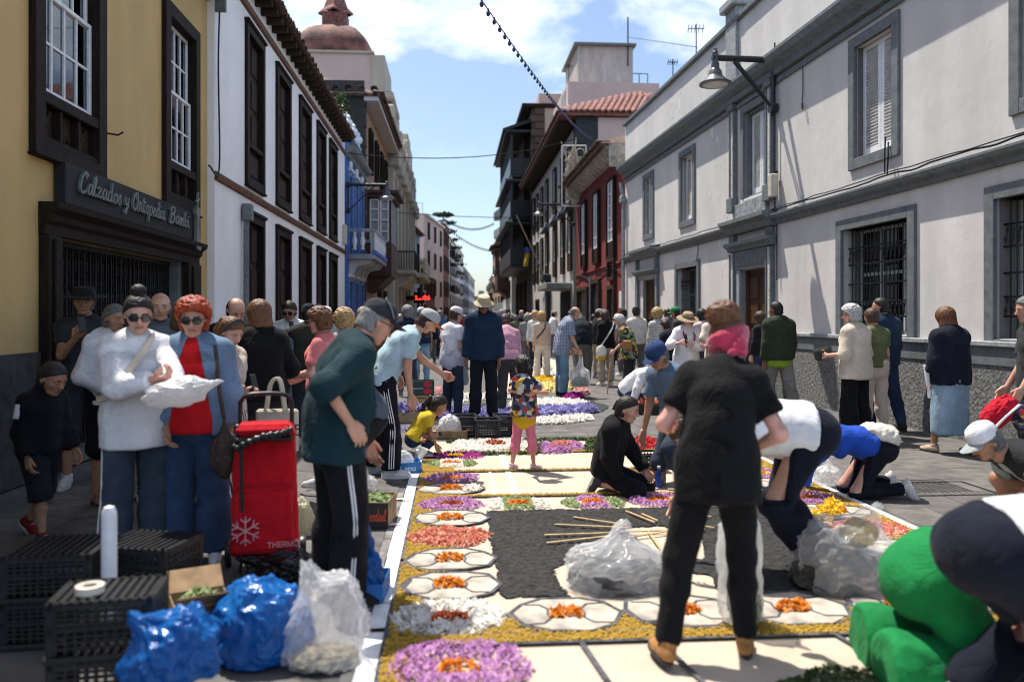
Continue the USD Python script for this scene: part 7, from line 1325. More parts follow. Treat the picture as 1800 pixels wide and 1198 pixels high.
P['navy'] = pp('tall man in a beige bucket hat and navy zip jacket looking down', 850, 12.2, 172, 1.88, 'dark', ('short', 'black'), dict(c=(.6, .6, .58), sl=0, hem=.0, collar=1), dict(c=(.012, .028, .058), sl=1.92, hem=.1, th=.03, collar=1), dict(c=(.012, .013, .018), flare=.02), ('dress', (.015, .015, .015)), ('bucket', (.46, .40, .27)), 'dark', head=(22, 12, 0), arms=(((4, 9), (10, 4)), ((2, 9), (8, 3))))
P['pinkback'] = pp('person in a pink shirt and grey trousers behind the navy jacket man', 895, 13.0, 8, 1.66, 'mid', ('short', 'brown'), dict(c=(.52, .27, .36), sl=1.9), None, dict(c=(.05, .05, .05)), lean=(22, 24), fem=True, head=(30, 0, 0))
# ---- children
P['girl'] = pp('small girl in pink leggings and a print top holding a hat up', 920, 8.3, -38, 1.10, 'mid', ('ponytail', 'black'), dict(c=(.1, .1, .1), pat='print', sl=.5, hem=.06, band=(.52, .34, .02), th=.018), None, dict(c=(.60, .17, .24), len=.45, th=.006), ('sneaker', (.6, .42, .42)), fem=True, hs=1.28, head=(12, 60, 0), thigh=((6, 4), (-8, 4)), shin=((4, 2), (-14, 2)), arms=(('px', (938, 690, 8.1), (1, .4, -.5)), ('px', (902, 684, 8.05), (-1, .3, -.5))), hands=('grip', 'grip'))
P['toddler'] = pp('little girl in a yellow print tee squatting and placing petals', 728, 9.1, -86, 1.02, 'tan', ('ponytail', 'dkbrown'), dict(c=(.58, .42, .03), sl=.6, hem=.02, th=.015), None, dict(c=(.015, .03, .07), pat='denim'), ('sneaker', (.3, .3, .35)), fem=True, hs=1.3, lean=(30, 38), head=(26, 0, 0), thigh=((104, 10), (100, 12)), shin=((-38, 4), (-36, 4)), arms=(('px', (772, 800, 8.9), (0, -1, -.3)), ('px', (738, 795, 8.8), (-.3, -1, 0))), foot=(0, 0), hands=('relax', 'grip'))
b = P['toddler']; F = Field(b['Ct'] - .25, b['Ct'] + .25, .012); F.ell(b['Ct'] + b['fwd'] * .085 + [0, 0, .01], (.045, .03, .05), k=0); obj('tee_print', relief(F.mesh(), .006, (30, 30, 30), 2), cloth('print_k', (.05, .05, .06)), b['t'], smooth=True)
P['boy'] = pp('dark haired boy in a black hoodie and shorts kneeling on the carpet', 1066, 7.3, -122, 1.42, 'mid', ('crop', 'black'), dict(c=(.006, .006, .007), sl=1.95, hood=1, th=.032, hem=.06), None, dict(c=(.006, .006, .008), len=.12, flare=.03, th=.02), ('sneaker', (.04, .04, .045)), hs=1.1, lean=(10, 20), head=(16, 6, 0), thigh=((70, 10), (68, 10)), shin=((-96, 2), (-96, 2)), arms=(((0, 6), (26, -4)), ((26, 4), (40, -10))))
P['boy2'] = pp('dark haired boy in a black and red track jacket and red shoes, in the shade', 66, 5.75, -112, 1.22, 'tan', ('crop', 'black'), dict(c=(.007, .007, .01), sl=1.93, collar=1, collarc=(.22, .015, .02), th=.03, hem=.06), None, dict(c=(.014, .014, .018), len=.15, flare=.03, th=.02), ('sneaker', (.16, .02, .02)), hs=1.18, lean=(2, 6), head=(24, 0, 0), thigh=((16, 3), (-12, 3)), shin=((6, 2), (-30, 2)), arms=(((-6, 8), (16, 2)), ((10, 8), (30, 2))))
b = P['boy2']; obj('sleeve_stripe', tube(smoothpath([b['SJ'][0] + [.075, .0, .0], (b['SJ'][0] + b['el'][0]) / 2 + [.072, 0, 0]], 5), .022, 6), cloth('stripe_w', (.7, .7, .7)), b['t'], smooth=True)
# ---- the middle of the street
P['plaid'] = pp('bald man in a blue plaid shirt and jeans holding a clear plastic bag', 987, 16.0, -82, 1.80, 'mid', ('bald', 'salt'), dict(c=(.08, .11, .20), pat='plaid', sl=.8, hem=.17, c2=(.38, .42, .48), th=.025), None, dict(c=(.09, .16, .22), pat='denim', len=.98, flare=.03), ('dress', (.02, .02, .02)), lean=(8, 24), belly=.05, head=(30, 0, 0), arms=(((8, 6), (28, 2)), ((8, 6), (28, 2))), hands=('grip', 'grip'))
P['navyback'] = pp('stooping man in a navy sweater, grey trousers and green cap, from behind', 1024, 19.0, 2, 1.74, 'mid', ('short', 'grey'), dict(c=(.010, .012, .022), sl=1.9, th=.03), None, dict(c=(.09, .09, .09), flare=.02), ('dress', (.02, .02, .02)), ('cap', (.06, .09, .05)), lean=(14, 40), girth=1.12, head=(40, 0, 0))
P['beige'] = pp('fair haired woman in a beige blouse and white trousers with a dark strap', 953, 20.0, 8, 1.66, 'fair', ('curly', 'blond'), dict(c=(.55, .42, .33), sl=1.9), None, dict(c=(.62, .59, .54), flare=.02), ('dress', (.03, .03, .03)), fem=True, thigh=((4, 5), (0, 5)))
b = P['beige']; strap(b, 'bag_strap', [b['SJ'][0] * .6 + b['Nb'] * .4 + [0, -.07, .05], b['Ct'] - b['fwd'] * .17, b['Wt'] - b['fwd'] * .12 + [-.17, 0, -.05]], .035, BLACKP)
P['headband'] = pp('woman in a black top and khaki trousers with a white headband and white bag', 1066, 18.4, 22, 1.68, 'fair', ('bob', 'brown'), dict(c=K_, sl=1.5, th=.025), None, dict(c=(.34, .30, .24), flare=.03), ('sneaker', (.6, .55, .5)), fem=True, girth=1.1, arms=(('to', (.10, .25, 1.5), (1, .1, -.4)), ((0, 8), (6, 4))))
b = P['headband']; strap(b, 'white_headband', [b['hw'](q) for q in ((-.44, .0, .6), (-.36, .05, .95), (0, .06, 1.12), (.36, .05, .95), (.44, .0, .6))], .05, cloth('hb', (.7, .7, .7)))
P['floral'] = pp('white haired old woman in a bright floral blouse leaning on a cane', 1106, 16.8, 66, 1.60, 'fair', ('curlyshort', 'white'), dict(c=(.1, .1, .1), pat='floral', sl=.95, hem=.2, th=.03, hemw=.03), None, dict(c=(.03, .03, .035), flare=.03), ('dress', (.03, .03, .03)), fem=True, girth=1.14, lean=(8, 18), head=(20, 0, 0), arms=(((0, 8), (20, 0)), ('px', (1080, 616, 16.6), (0, -1, -.6))), hands=('relax', 'grip'))
P['cream'] = pp('man in a cream shirt and black cap standing by the grey house, from behind', 1119, 19.6, 0, 1.78, 'tan', ('short', 'dkbrown'), dict(c=(.56, .52, .47), sl=1.7, th=.025), None, dict(c=(.1, .1, .1)), hat=('cap', (.014, .014, .016)))
P['blackcap'] = pp('man in a black cap and pale blue shirt near the red house', 1098, 21.5, 20, 1.74, 'tan', ('short', 'black'), dict(c=(.35, .42, .5), sl=.7), None, dict(c=(.1, .1, .1)), hat=('cap', (.014, .014, .016)))
P['kneelold'] = pp('grey haired woman in a white shirt kneeling over a black crate', 1104, 13.8, -128, 1.60, 'tan', ('curlyshort', 'grey'), dict(c=(.70, .70, .71), sl=1.88, hem=.05, th=.03), None, dict(c=(.03, .06, .14), pat='denim'), ('dress', (.03, .03, .03)), fem=True, girth=1.1, lean=(46, 58), head=(44, 0, 0), thigh=((48, 10), (48, 10)), shin=((-92, 2), (-92, 2)), arms=(('px', (1112, 712, 13.4), (1, 0, 0)), ('px', (1140, 708, 13.3), (-1, 0, 0))))
P['stripe'] = pp('curly blond woman in a striped sweater and wide jeans, from behind', 1157, 17.2, 6, 1.72, 'fair', ('curly', 'blond'), dict(c=(.60, .57, .52), pat='stripes', c2=(.03, .03, .035), sl=1.9, hem=.02, sc=1.2), None, dict(c=(.03, .055, .11), pat='denim', flare=.06, len=1.0), ('sneaker', (.6, .6, .6)), fem=True, girth=1.04)
P['cardig'] = pp('short old woman in a navy cardigan with thinning dark hair, from behind', 1183, 14.6, 28, 1.52, 'fair', ('crop', 'dkbrown'), dict(c=(.010, .012, .024), sl=1.9, collarc=(.5, .45, .35), th=.03, hem=.1), None, dict(c=(.02, .02, .03)), ('dress', (.03, .03, .03)), fem=True, girth=1.06, lean=(6, 22), head=(20, 0, 0))
P['sunhat'] = pp('woman in a tan sun hat and white shirt looking at a phone', 1206, 13.2, 182, 1.62, 'pink', ('short', 'grey'), dict(c=(.70, .68, .70), sl=1.6, collar=1, hem=.14, th=.03, hemw=.03), None, dict(c=(.3, .32, .34)), ('sneaker', (.5, .5, .5)), ('sun', (.30, .23, .15)), 'clear', fem=True, girth=1.08, head=(18, 0, 0), arms=(('px', (1196, 602, 12.9), (.8, -.3, -.7)), ('px', (1213, 604, 12.9), (-.8, -.3, -.7))), hands=('grip', 'grip'))
b = P['sunhat']; [strap(b, 'lanyard', [b['Nb'] + [e * .07, -.02, .02], b['Ct'] + b['fwd'] * .17 + [e * .09, 0, .06], b['Wt'] + b['fwd'] * .17 + [e * .05, 0, .02]], .03, cloth('lany', (.45, .02, .03) if e < 0 else (.03, .03, .04))) for e in (-1, 1)]
P['wcap2'] = pp('man in a white cap and beige tee with backpack straps, holding a phone', 1262, 12.5, 178, 1.72, 'pink', ('short', 'grey'), dict(c=(.58, .50, .42), sl=.75, hem=.14, th=.025), None, dict(c=(.42, .37, .3)), ('sneaker', (.4, .4, .4)), ('cap', (.64, .58, .5)), head=(22, 0, 0), belly=.03, arms=(('px', (1256, 612, 12.2), (.8, -.4, -.8)), ((4, 10), (20, 2))), hands=('grip', 'relax'))
b = P['wcap2']; [strap(b, 'backpack_strap', [b['Nb'] + [e * .13, -.04, .0], b['Ct'] + b['fwd'] * .16 + [e * .13, 0, .07], b['Wt'] + [e * .18, .05, .05]], .045, BLACKP) for e in (-1, 1)]
P['gcap'] = pp('man in a green cap half hidden behind the sun hat woman', 1192, 18.0, 60, 1.76, 'tan', ('short', 'dkbrown'), dict(c=(.05, .05, .06)), None, dict(c=(.05, .05, .07)), hat=('cap', (.02, .22, .07)))
P['longblack'] = pp('woman with long straight black hair near the grille window', 1236, 16.6, 10, 1.70, 'mid', ('long', 'black'), dict(c=(.5, .4, .4)), None, dict(c=(.05, .05, .07)), fem=True)
P['dkhead'] = pp('dark skinned man with a shaved head near the far grille window', 1176, 20.5, 40, 1.78, 'dark', ('bald', 'black'), dict(c=(.1, .1, .12)), None, dict(c=(.05, .05, .07)))
P['bcap'] = pp('man in a navy cap kneeling behind the woman in black', 1203, 7.6, 128, 1.72, 'tan', ('short', 'salt'), dict(c=(.10, .15, .22), sl=.7), None, dict(c=(.03, .04, .06)), ('sneaker', (.1, .1, .1)), ('cap', (.022, .045, .12)), lean=(20, 34), head=(30, 0, 0), thigh=((20, 8), (60, 6)), shin=((-92, 2), (-40, 2)), sink=.0)
# ---- the woman in black in the foreground
P['black'] = pp('woman in black with a red head scarf and bun, seen from behind', 1262, 3.72, -8, 1.60, 'pink', ('bun', 'auburn'), dict(c=(.0055, .0055, .006), sl=.62, hem=.17, th=.024, hemw=.025), None, dict(c=(.005, .005, .0055), len=.95, th=.008, flare=.0), ('dress', (.34, .17, .06)), fem=True, girth=1.0, lean=(14, 24), side=9, twist=-12, head=(14, -18, 6), thigh=((6, 6), (-6, 14)), shin=((-2, 2), (-14, 10)), arms=(((-14, 26), (64, -18)), ((-8, 34), (80, -10))), hands=('grip', 'grip'))
b = P['black']; F = Field(b['hw']((0, 0, .5)) - .3, b['hw']((0, 0, .5)) + .3, .008); hw_ = b['hw']; F.seg(hw_((0, -.02, .60)), (.100, .114), hw_((0, -.06, .42)), (.098, .112), b['A'][:, 0], .01); F.cone(hw_((.3, -.3, .40)), .035, hw_((.42, -.42, .16)), .02, .03); F.cone(hw_((.28, -.32, .38)), .03, hw_((.2, -.5, .1)), .018, .03)
F.cut(hw_((0, -.2, .60)), b['A'] @ np.array([-.5, .0, .86])); m = relief((lambda q: (np.array(q.vertices) * [.078, .072, .066], np.array(q.faces)))(trimesh.creation.icosphere(4)), .014, (22, 22, 22), 3); obj('bun', (m[0] + hw_((-.14, -.2, 1.0)), m[1]), hairm('auburn', HC['auburn']), b['t'], smooth=True); obj('head_scarf', relief(F.mesh(), .006, (28, 28, 60), 4), cloth('scarf_pink', (.46, .035, .085), sheen=.5), b['t'], smooth=True)
P['green'] = pp('woman in wide green trousers kneeling over the carpet at the right', 1640, 3.55, -100, 1.68, 'mid', ('ponytail', 'dkbrown'), dict(c=(.02, .025, .05), sl=1.5, hem=.0), None, dict(c=(.008, .17, .045), len=1.14, flare=.085, th=.03), None, fem=True, girth=1.2, lean=(60, 84), head=(60, 0, 0), thigh=((30, 6), (30, 8)), shin=((-93, 3), (-93, 3)), arms=(((40, 10), (30, 0)), ((40, 10), (30, 0))))
P['navybend'] = pp('person in navy trousers and a white shirt bending low at the right edge', 1752, 3.05, -92, 1.70, 'mid', ('short', 'brown'), dict(c=(.68, .68, .69), sl=1.0, hem=.0, th=.042), None, dict(c=(.006, .008, .017), len=.98, th=.03, flare=.02), ('sneaker', (.4, .4, .4)), girth=1.18, lean=(84, 98), head=(70, 0, 0), thigh=((44, 8), (40, 8)), shin=((-52, 3), (-48, 3)), arms=(((30, 10), (20, 0)), ((30, 10), (20, 0))))
P['bend2'] = pp('person in dark trousers and white shirt bending low behind the woman in black', 1412, 5.0, 82, 1.72, 'mid', ('short', 'brown'), dict(c=(.66, .67, .69), sl=.8, hem=.02, th=.042), None, dict(c=(.007, .009, .017), len=.98, th=.03, flare=.03), ('sneaker', (.62, .62, .6)), girth=1.12, lean=(82, 100), head=(70, 0, 0), thigh=((14, 8), (30, 8)), shin=((-32, 4), (-38, 4)), arms=(((35, 10), (25, 0)), ((35, 10), (25, 0))))
P['blue'] = pp('woman in a bright blue top kneeling face down at the carpet edge', 1540, 7.15, 84, 1.66, 'fair', ('long', 'light'), dict(c=(.014, .06, .36), sl=1.85, hem=-.06, th=.014), None, dict(c=(.007, .008, .015), len=.97), ('sneaker', (.55, .5, .48)), fem=True, lean=(74, 92), head=(60, 0, 0), thigh=((34, 8), (34, 8)), shin=((-94, 2), (-94, 2)), arms=(((30, 14), (-4, 6)), ((50, 10), (20, 4))))
b = P['blue']; F = Field(b['P0'] - .4, b['P0'] + .4, .014); F.seg(b['P0'] - [0, .08, -.09], (.165, .10), b['P0'] + [0, .03, .10], (.16, .11), b['lat'], .02); obj('tied_shirt', relief(F.mesh(), .022, (13, 13, 13), 3), cloth('tied_sh', (.55, .52, .45)), b['t'], smooth=True)
# ---- by the grey house
P['bomber'] = pp('man in a dark green bomber jacket with lime hem walking away', 1372, 12.5, 8, 1.80, 'dark', ('crop', 'black'), dict(c=(.2, .32, .03), sl=0, hem=.17, hemw=.02), dict(c=(.028, .04, .022), sl=1.93, hem=.06, th=.032, collar=1), dict(c=(.20, .19, .17), len=.97, flare=.01, th=.02), ('dress', (.02, .02, .02)), head=(4, 30, 0), thigh=((-14, 3), (14, 3)), shin=((-24, 2), (2, 2)), arms=(((4, 10), (14, 2)), ((-4, 8), (10, 2))))
P['whitehair'] = pp('white haired woman in a loose beige top and black wide trousers holding a clutch', 1504, 10.3, 24, 1.69, 'fair', ('curlyshort', 'white'), dict(c=(.56, .49, .40), sl=1.05, hem=.14, th=.035, hemw=.02, slw=.03), None, dict(c=K_, flare=.07, len=1.06), ('dress', (.02, .02, .02)), None, 'clear', fem=True, girth=1.12, head=(4, 30, 0), arms=(((0, 10), (10, 4)), (((-4, 16), (84, 10)))), hands=('relax', 'grip'))
P['pale'] = pp('person in pale trousers with an arm round the white haired woman', 1537, 10.7, 4, 1.66, 'mid', ('short', 'brown'), dict(c=(.12, .13, .06), sl=.6, hem=.0), None, dict(c=(.56, .47, .40), len=.98, th=.016), ('dress', (.05, .05, .05)), fem=True, girth=1.02, arms=(((0, 8), (8, 4)), ('px', (1497, 648, 10.0), (0, -1, -.5))), hands=('relax', 'flat'), palm=(None, (0, 1, 0)))
P['navyjk'] = pp('man in a navy denim jacket and dark jeans beside the white haired woman', 1557, 11.2, 16, 1.82, 'mid', ('crop', 'black'), dict(c=(.5, .5, .5), sl=0), dict(c=(.014, .028, .055), sl=1.93, hem=.08, th=.03, collar=1), dict(c=(.014, .026, .06), pat='denim', len=.98), ('dress', (.03, .025, .02)), head=(0, 34, 0), thigh=((-8, 3), (10, 3)), shin=((-16, 2), (0, 2)))
P['skirt'] = pp('woman in a navy cardigan and long denim skirt by the grey wall', 1672, 9.3, 12, 1.66, 'tan', ('bob', 'auburn'), dict(c=(.010, .013, .026), sl=1.55, hem=.1, th=.06, collarc=(.4, .02, .10)), None, dict(c=(.19, .27, .34), skirt=.24, pat='denim', w=(.20, .2)), ('dress', (.42, .31, .22)), fem=True, girth=1.1, thigh=((-8, 3), (10, 3)), shin=((-18, 2), (6, 2)), arms=(((2, 8), (10, 4)), ((2, 10), (14, 4))), hands=('relax', 'grip'))
P['wcap3'] = pp('man in a white cap and dark vest crouching at the right edge', 1885, 5.5, 88, 1.70, 'tan', ('short', 'salt'), dict(c=(.30, .36, .36), sl=.7), dict(c=(.02, .02, .022), sl=0, hem=.0, open=.12), dict(c=(.03, .03, .035)), ('sneaker', (.4, .4, .4)), ('cap', (.68, .68, .70), (.30, .33, .34)), lean=(54, 70), head=(34, 0, 0), thigh=((100, 12), (96, 12)), shin=((-34, 4), (-34, 4)), foot=(0, 0), arms=(((-10, 6), (20, 0)), ((-10, 6), (20, 0))))
P['edgeR'] = pp('man in a dark shirt cut by the right edge, carrying red bags', 1822, 7.4, 78, 1.74, 'mid', ('short', 'salt'), dict(c=(.03, .032, .034), sl=.7), None, dict(c=(.03, .03, .035)), ('sneaker', (.2, .2, .2)), arms=(((6, 6), (30, 4)), ('px', (1787, 705, 7.2), (0, -1, -.5))), hands=('relax', 'grip'))
P['edgeL'] = pp('person in a denim shirt cut by the left edge', -100, 4.9, 200, 1.72, 'mid', ('short', 'dkbrown'), dict(c=(.08, .15, .25), sl=1.9, pat='denim', th=.03), None, dict(c=(.03, .03, .04)))
P['edgeL2'] = pp('person in dark jeans with a bare pale arm cut by the lower left edge', -205, 2.5, 12, 1.68, 'pink', ('short', 'brown'), dict(c=(.5, .46, .42), sl=.6, hem=.0), None, dict(c=(.02, .035, .075), pat='denim', th=.02), arms=(((2, 10), (10, 4)), ((2, 10), (10, 0))))
# ---- the far crowd, up the street
rng = np.random.default_rng(21); HAIRS = [('short', 'dkbrown'), ('bob', 'brown'), ('curly', 'grey'), ('short', 'black'), ('short', 'salt'), ('bob', 'blond'), ('bald', 'grey')]
HN = dict(short='short haired', bob='bobbed', curly='curly haired', bald='balding'); CN = [('green', (.07, .10, .06)), ('black', (.015, .015, .018)), ('white', (.6, .6, .6)), ('red', (.3, .04, .04)), ('grey', (.2, .2, .21)), ('blue', (.06, .12, .25)), ('orange', (.42, .13, .05)), ('brown', (.14, .09, .06)), ('pale pink', (.5, .32, .32)), ('navy', (.015, .02, .04))]
FAR = [(884, 24, 'green'), (907, 27, 'green'), (918, 30, 'black'), (926, 25, 'grey'), (934, 28, 'orange'), (942, 23, 'white'), (1003, 26, 'navy'), (1044, 24, 'brown'), (1056, 27, 'pale pink'), (1083, 22, 'grey'), (1050, 20.5, 'black'), (866, 34, 'black'), (873, 40, 'navy'), (895, 38, 'black'), (902, 45, 'red'), (912, 42, 'blue'), (858, 48, 'brown'), (775, 30, 'blue'), (768, 36, 'white'), (758, 27, 'black'), (716, 16, 'navy'), (703, 19, 'brown'), (650, 17, 'grey'), (636, 14.5, 'black'), (781, 44, 'grey'), (812, 40, 'red'), (879, 52, 'white'), (889, 56, 'grey'), (1008, 33, 'red'), (928, 36, 'white'), (940, 33, 'navy'), (972, 31, 'white'), (1340, 15.5, 'black'), (617, 13, 'navy'), (560, 15, 'black')]
WH = ['beside the navy jacket man', 'left of the beige blouse woman', 'in the far crowd', 'by the beige house', 'near the red house', 'on the left side of the street', 'near the white house']
for k, (px, d, cn) in enumerate(FAR):
    h = HAIRS[int(rng.integers(len(HAIRS)))]; c = dict(CN)[cn]; fem = h[0] in ('bob', 'curly'); near_ = 'far up the street' if d > 34 else 'in the middle distance'; wh = WH[5] if px < 690 else WH[0] if px < 905 else WH[1] if px < 950 else WH[3] if px < 1015 else WH[4]
    lab = '%s %s in %s, %s %s' % (HN[h[0]], 'woman' if fem else 'man', cn, near_, wh)
    if any(lab == q for q in globals().setdefault('_labs', [])): lab = 'another ' + lab
    _labs.append(lab); bc = [(.03, .04, .08), (.02, .02, .025), (.3, .27, .22), (.1, .1, .11)][k % 4]
    pp(lab, px, d, float(rng.choice([0, 10, -20, 25, 160, 185, 90, -80], p=[.3, .2, .1, .1, .1, .1, .05, .05])), float(rng.uniform(1.58, 1.8)), str(rng.choice(['fair', 'mid', 'tan'])), h, dict(c=c, sl=1.9 if k % 3 else .7, th=.025), None, dict(c=bc), ('sneaker', (.2, .2, .2)), ('cap', (.3, .3, .3)) if k % 7 == 3 else None, fem=fem, head=(float(rng.uniform(0, 18)), 0, 0), girth=float(rng.uniform(1, 1.15)))
# ================================================================ crates, bags and what people hold
PLK = M('black_plastic', (.014, .014, .015), .38, .2, 20); PLY = M('yellow_plastic', (.42, .28, .01), .4, .2, 12); CARD = M('cardboard', (.30, .19, .10), .85, .25, 8); WOODB = M('box_wood', (.42, .32, .2), .8, .3, 10, stretch=(1, 8, 8))
def film(key, col, clear=.0, rough=.22, bump=.012):
    k = 'm_film_' + key
    if k not in _mats:
        n = {'tc': ('texture_coordinate', {}), 'nn': ('noise_texture', {'scale': 5.0, 'detail': 3.0, 'roughness': .5, 'distortion': 1.2}), 'bp': ('bump', {'strength': 1.0, 'distance': bump}), 'p': ('principled_bsdf', {'base_color': col, 'roughness': rough, 'specular_ior_level': .6}), 't': ('translucent_bsdf', {'color': col}), 'm1': ('mix_closure', {'fac': .4}), 'tr': ('transparent_bsdf', {'color': tuple(np.clip(np.array(col) * 1.3, 0, 1))}), 'm2': ('mix_closure', {'fac': clear})}
        _mats[k] = usdkit.material(stage, '/World/Looks/' + k, n, [('tc.object', 'nn.vector'), ('nn.fac', 'bp.height'), ('bp.normal', 'p.normal'), ('p.BSDF', 'm1.closure1'), ('t.BSDF', 'm1.closure2'), ('m1.closure', 'm2.closure1'), ('tr.BSDF', 'm2.closure2')], surface='m2.closure')
    return _mats[k]
FBLUE = film('blue', (.012, .15, .47)); FCLEAR = film('clear', (.84, .85, .86), .72, .15); FWHITE = film('white', (.74, .74, .75), .0, .3); FHAZE = film('haze', (.80, .81, .80), .5, .2)
_ico, _ico4 = trimesh.creation.icosphere(5), trimesh.creation.icosphere(4)
def bagmesh(c, r, seed=0, amp=.12, neck=None, flat=True, fr=2.6):
    """a slack plastic bag: a sphere pulled into ridges and folds, slumped on the ground; neck = (direction, length) draws the mouth out"""
    ic = _ico if max(r) > .17 and c[1] < 6 else _ico4; v = np.array(ic.vertices); q = v * fr + seed * 7.1; w = np.stack([meshkit.fbm(q + 11.3 * k, 3, seed + k) for k in range(3)], 1) - .5
    a = np.abs(2 * meshkit.fbm(v * [2.6, 2.6, 1.0] + w * 1.6 + seed, 1, seed + 5) - 1); b = np.abs(2 * meshkit.fbm(v * [5.5, 5.5, 2.2] + w * 2 + seed, 1, seed + 9) - 1)
    a = np.sqrt(a + .004); p = v * (1 + amp * (1.1 - 2.3 * a) + amp * .22 * (.8 - 2.4 * b))[:, None] + w * amp * 1.6
    if flat: p[:, 2] = np.where(p[:, 2] < -.55, -.55 + (p[:, 2] + .55) * .08, p[:, 2]); p[:, :2] *= (1 + .18 * np.clip(-p[:, 2], 0, 1))[:, None]
    if neck is not None: d = np.asarray(neck[0], float); d /= np.linalg.norm(d); t = np.clip((v @ d - .5) / .5, 0, 1); p = p - (p - np.outer(p @ d, d)) * (.62 * np.sin(t * np.pi * .75))[:, None] + d * (t ** 1.5 * neck[1])[:, None]
    p = p * np.asarray(r)
    if flat: p[:, 2] -= p[:, 2].min()
    return p + np.asarray(c), np.array(ic.faces)
def bag(label, px, py, r, mat, seed, amp=.12, neck=None, z=0.0, name='plastic_bag', cat='bag', fill=None, parts=True, flat=True, d=None):
    c = ground(px, py) if d is None else at(px, py, d); c = c + UP * z; t = T(name, label, cat, c); t.part('film', bagmesh(c, r, seed, amp, neck, flat), mat, smooth=True)
    if fill: m = bagmesh(c + [0, 0, .012], np.array(r) * [.86, .86, fill[1]], seed + 3, amp * .6, None, True); t.part('contents', m, fill[0], smooth=True)
    return t
def crate(label, c, rz, w, l, h, mat, flip=False, group=None):
    """an open plastic crate: floor, four lattice sides, rim, corner posts"""
    t = thing('crate', label, 'crate', c, math.radians(rz), group); e = .014; fl = (lambda m: m) if not flip else (lambda m: (m[0] * [1, 1, -1] + [0, 0, h], m[1][:, ::-1])); obj = lambda n_, m, mt, pr: globals()['obj'](n_, fl(m), mt, pr)
    obj('floor', cat_([bx(-w / 2, w / 2, y - .008, y + .008, .01, .018) for y in np.linspace(-l / 2 + .02, l / 2 - .02, 9)] + [bx(x - .008, x + .008, -l / 2, l / 2, .0, .0095) for x in np.linspace(-w / 2 + .02, w / 2 - .02, 11)]), mat, t)
    for ax_, sg in ((0, -1), (0, 1), (1, -1), (1, 1)):
        L, o = (w, sg * (l / 2 - e / 2)) if ax_ == 0 else (l - .07, sg * (w / 2 - e / 2)); k = int(L / .034); B = []
        for i in range(1, k): q = -L / 2 + L * i / k; B.append((q - .005, q + .005, .02, h - .03, .004))
        for j in range(1, 8): z = .02 + (h - .05) * j / 8; B.append((-L / 2, L / 2, z - .005, z + .005, .0055))
        B.append((-L / 2, L / 2, h * .42, h * .50, .007)); B.append((-L / 2, L / 2, .0, .03, .007))
        obj('side', cat_([bx(a, b, o - q, o + q, z0, z1) if ax_ == 0 else bx(o - q, o + q, a, b, z0, z1) for a, b, z0, z1, q in B]), mat, t)
    for sx in (-1, 1):
        for sy in (-1, 1): obj('corner_post', cbx(*sorted((sx * w / 2, sx * (w / 2 - .035))), *sorted((sy * l / 2, sy * (l / 2 - .035))), 0, h - .012, .008), mat, t)
    obj('rim', cat_([cbx(-w / 2 - .008, w / 2 + .008, sg * l / 2 - .014, sg * l / 2 + .014, h - .025, h, .005) for sg in (-1, 1)] + [cbx(sg * w / 2 - .014, sg * w / 2 + .014, -l / 2 + .015, l / 2 - .015, h - .024, h - .001, .005) for sg in (-1, 1)]), mat, t); return t
def tray(label, c, rz, w, l, h, mat, flap=0.0, name='cardboard_box', th=.006):
    t = thing(name, label, 'box', c, math.radians(rz)); obj('bottom', bx(-w / 2, w / 2, -l / 2, l / 2, 0.001, th), mat, t)
    for a in (-1, 1): obj('wall', cbx(-w / 2, w / 2, *sorted((a * l / 2, a * (l / 2 - th))), th, h, .002), mat, t); obj('wall', cbx(*sorted((a * w / 2, a * (w / 2 - th))), -l / 2 + th, l / 2 - th, th, h, .002), mat, t)
    if flap:
        for a in (-1, 1): q = xf(bx(-w / 2, w / 2, 0, flap, 0, th), rot([1, 0, 0], 35)); obj('flap', xf(q, np.diag([1, a, 1.0]), (0, a * l / 2, h)), mat, t)
    return t
def on(c, rz, p): return np.asarray(c) + rot([0, 0, 1], rz) @ np.asarray(p, float)
def pile(label, c, w, l, z, mat, dens, size, h, seed, rz=0, name='cut_flowers', cat='flowers'):
    q = shapely.affinity.translate(shapely.affinity.rotate(sbox(-w / 2, -l / 2, w / 2, l / 2), rz, origin=(0, 0)), c[0], c[1]); t = T(name, label, cat, (c[0], c[1], z)); t.part('petals', petals(q.buffer(-.01), dens, size, h, seed, z), mat, kind='stuff'); return t
# lower left: crates, white post, bags
c1, c2_, c3 = (-1.42, 3.42, 0), (-1.98, 4.2, 0), (-1.63, 4.42, 0)
crate('lower black crate of the front stack beside the blue bag', c1, 8, .40, .30, .235, PLK, flip=True); crate('upper black crate of the front stack by the white post', (c1[0], c1[1], .237), 8, .40, .30, .235, PLK, flip=True)
crate('black crate at the back left, lower one', c2_, 4, .42, .40, .22, PLK, flip=True); crate('black crate at the back left, upper one under the boy', (c2_[0], c2_[1], .222), 4, .42, .40, .22, PLK, flip=True); crate('lower black crate behind the post, in front of the women', c3, -14, .42, .36, .2, PLK, flip=True); crate('upper black crate behind the post with a bright rim', (c3[0], c3[1], .202), -14, .42, .36, .2, PLK, flip=True)
c = at(192, 556, 3.72) * [1, 1, 0]; t = T('white_post', 'short round white street post among the black crates', 'bollard', c); t.part('post', xf(lathe([(.034, 0), (.034, .66), (.032, .69), (.022, .712), (0, .72)], 20), None, c), M('post_white', (.72, .72, .74), .4, .1, 6), smooth=40); t.part('base_plate', xf(lathe([(.07, 0), (.07, .012), (.034, .014)], 20), None, c), ZINC)
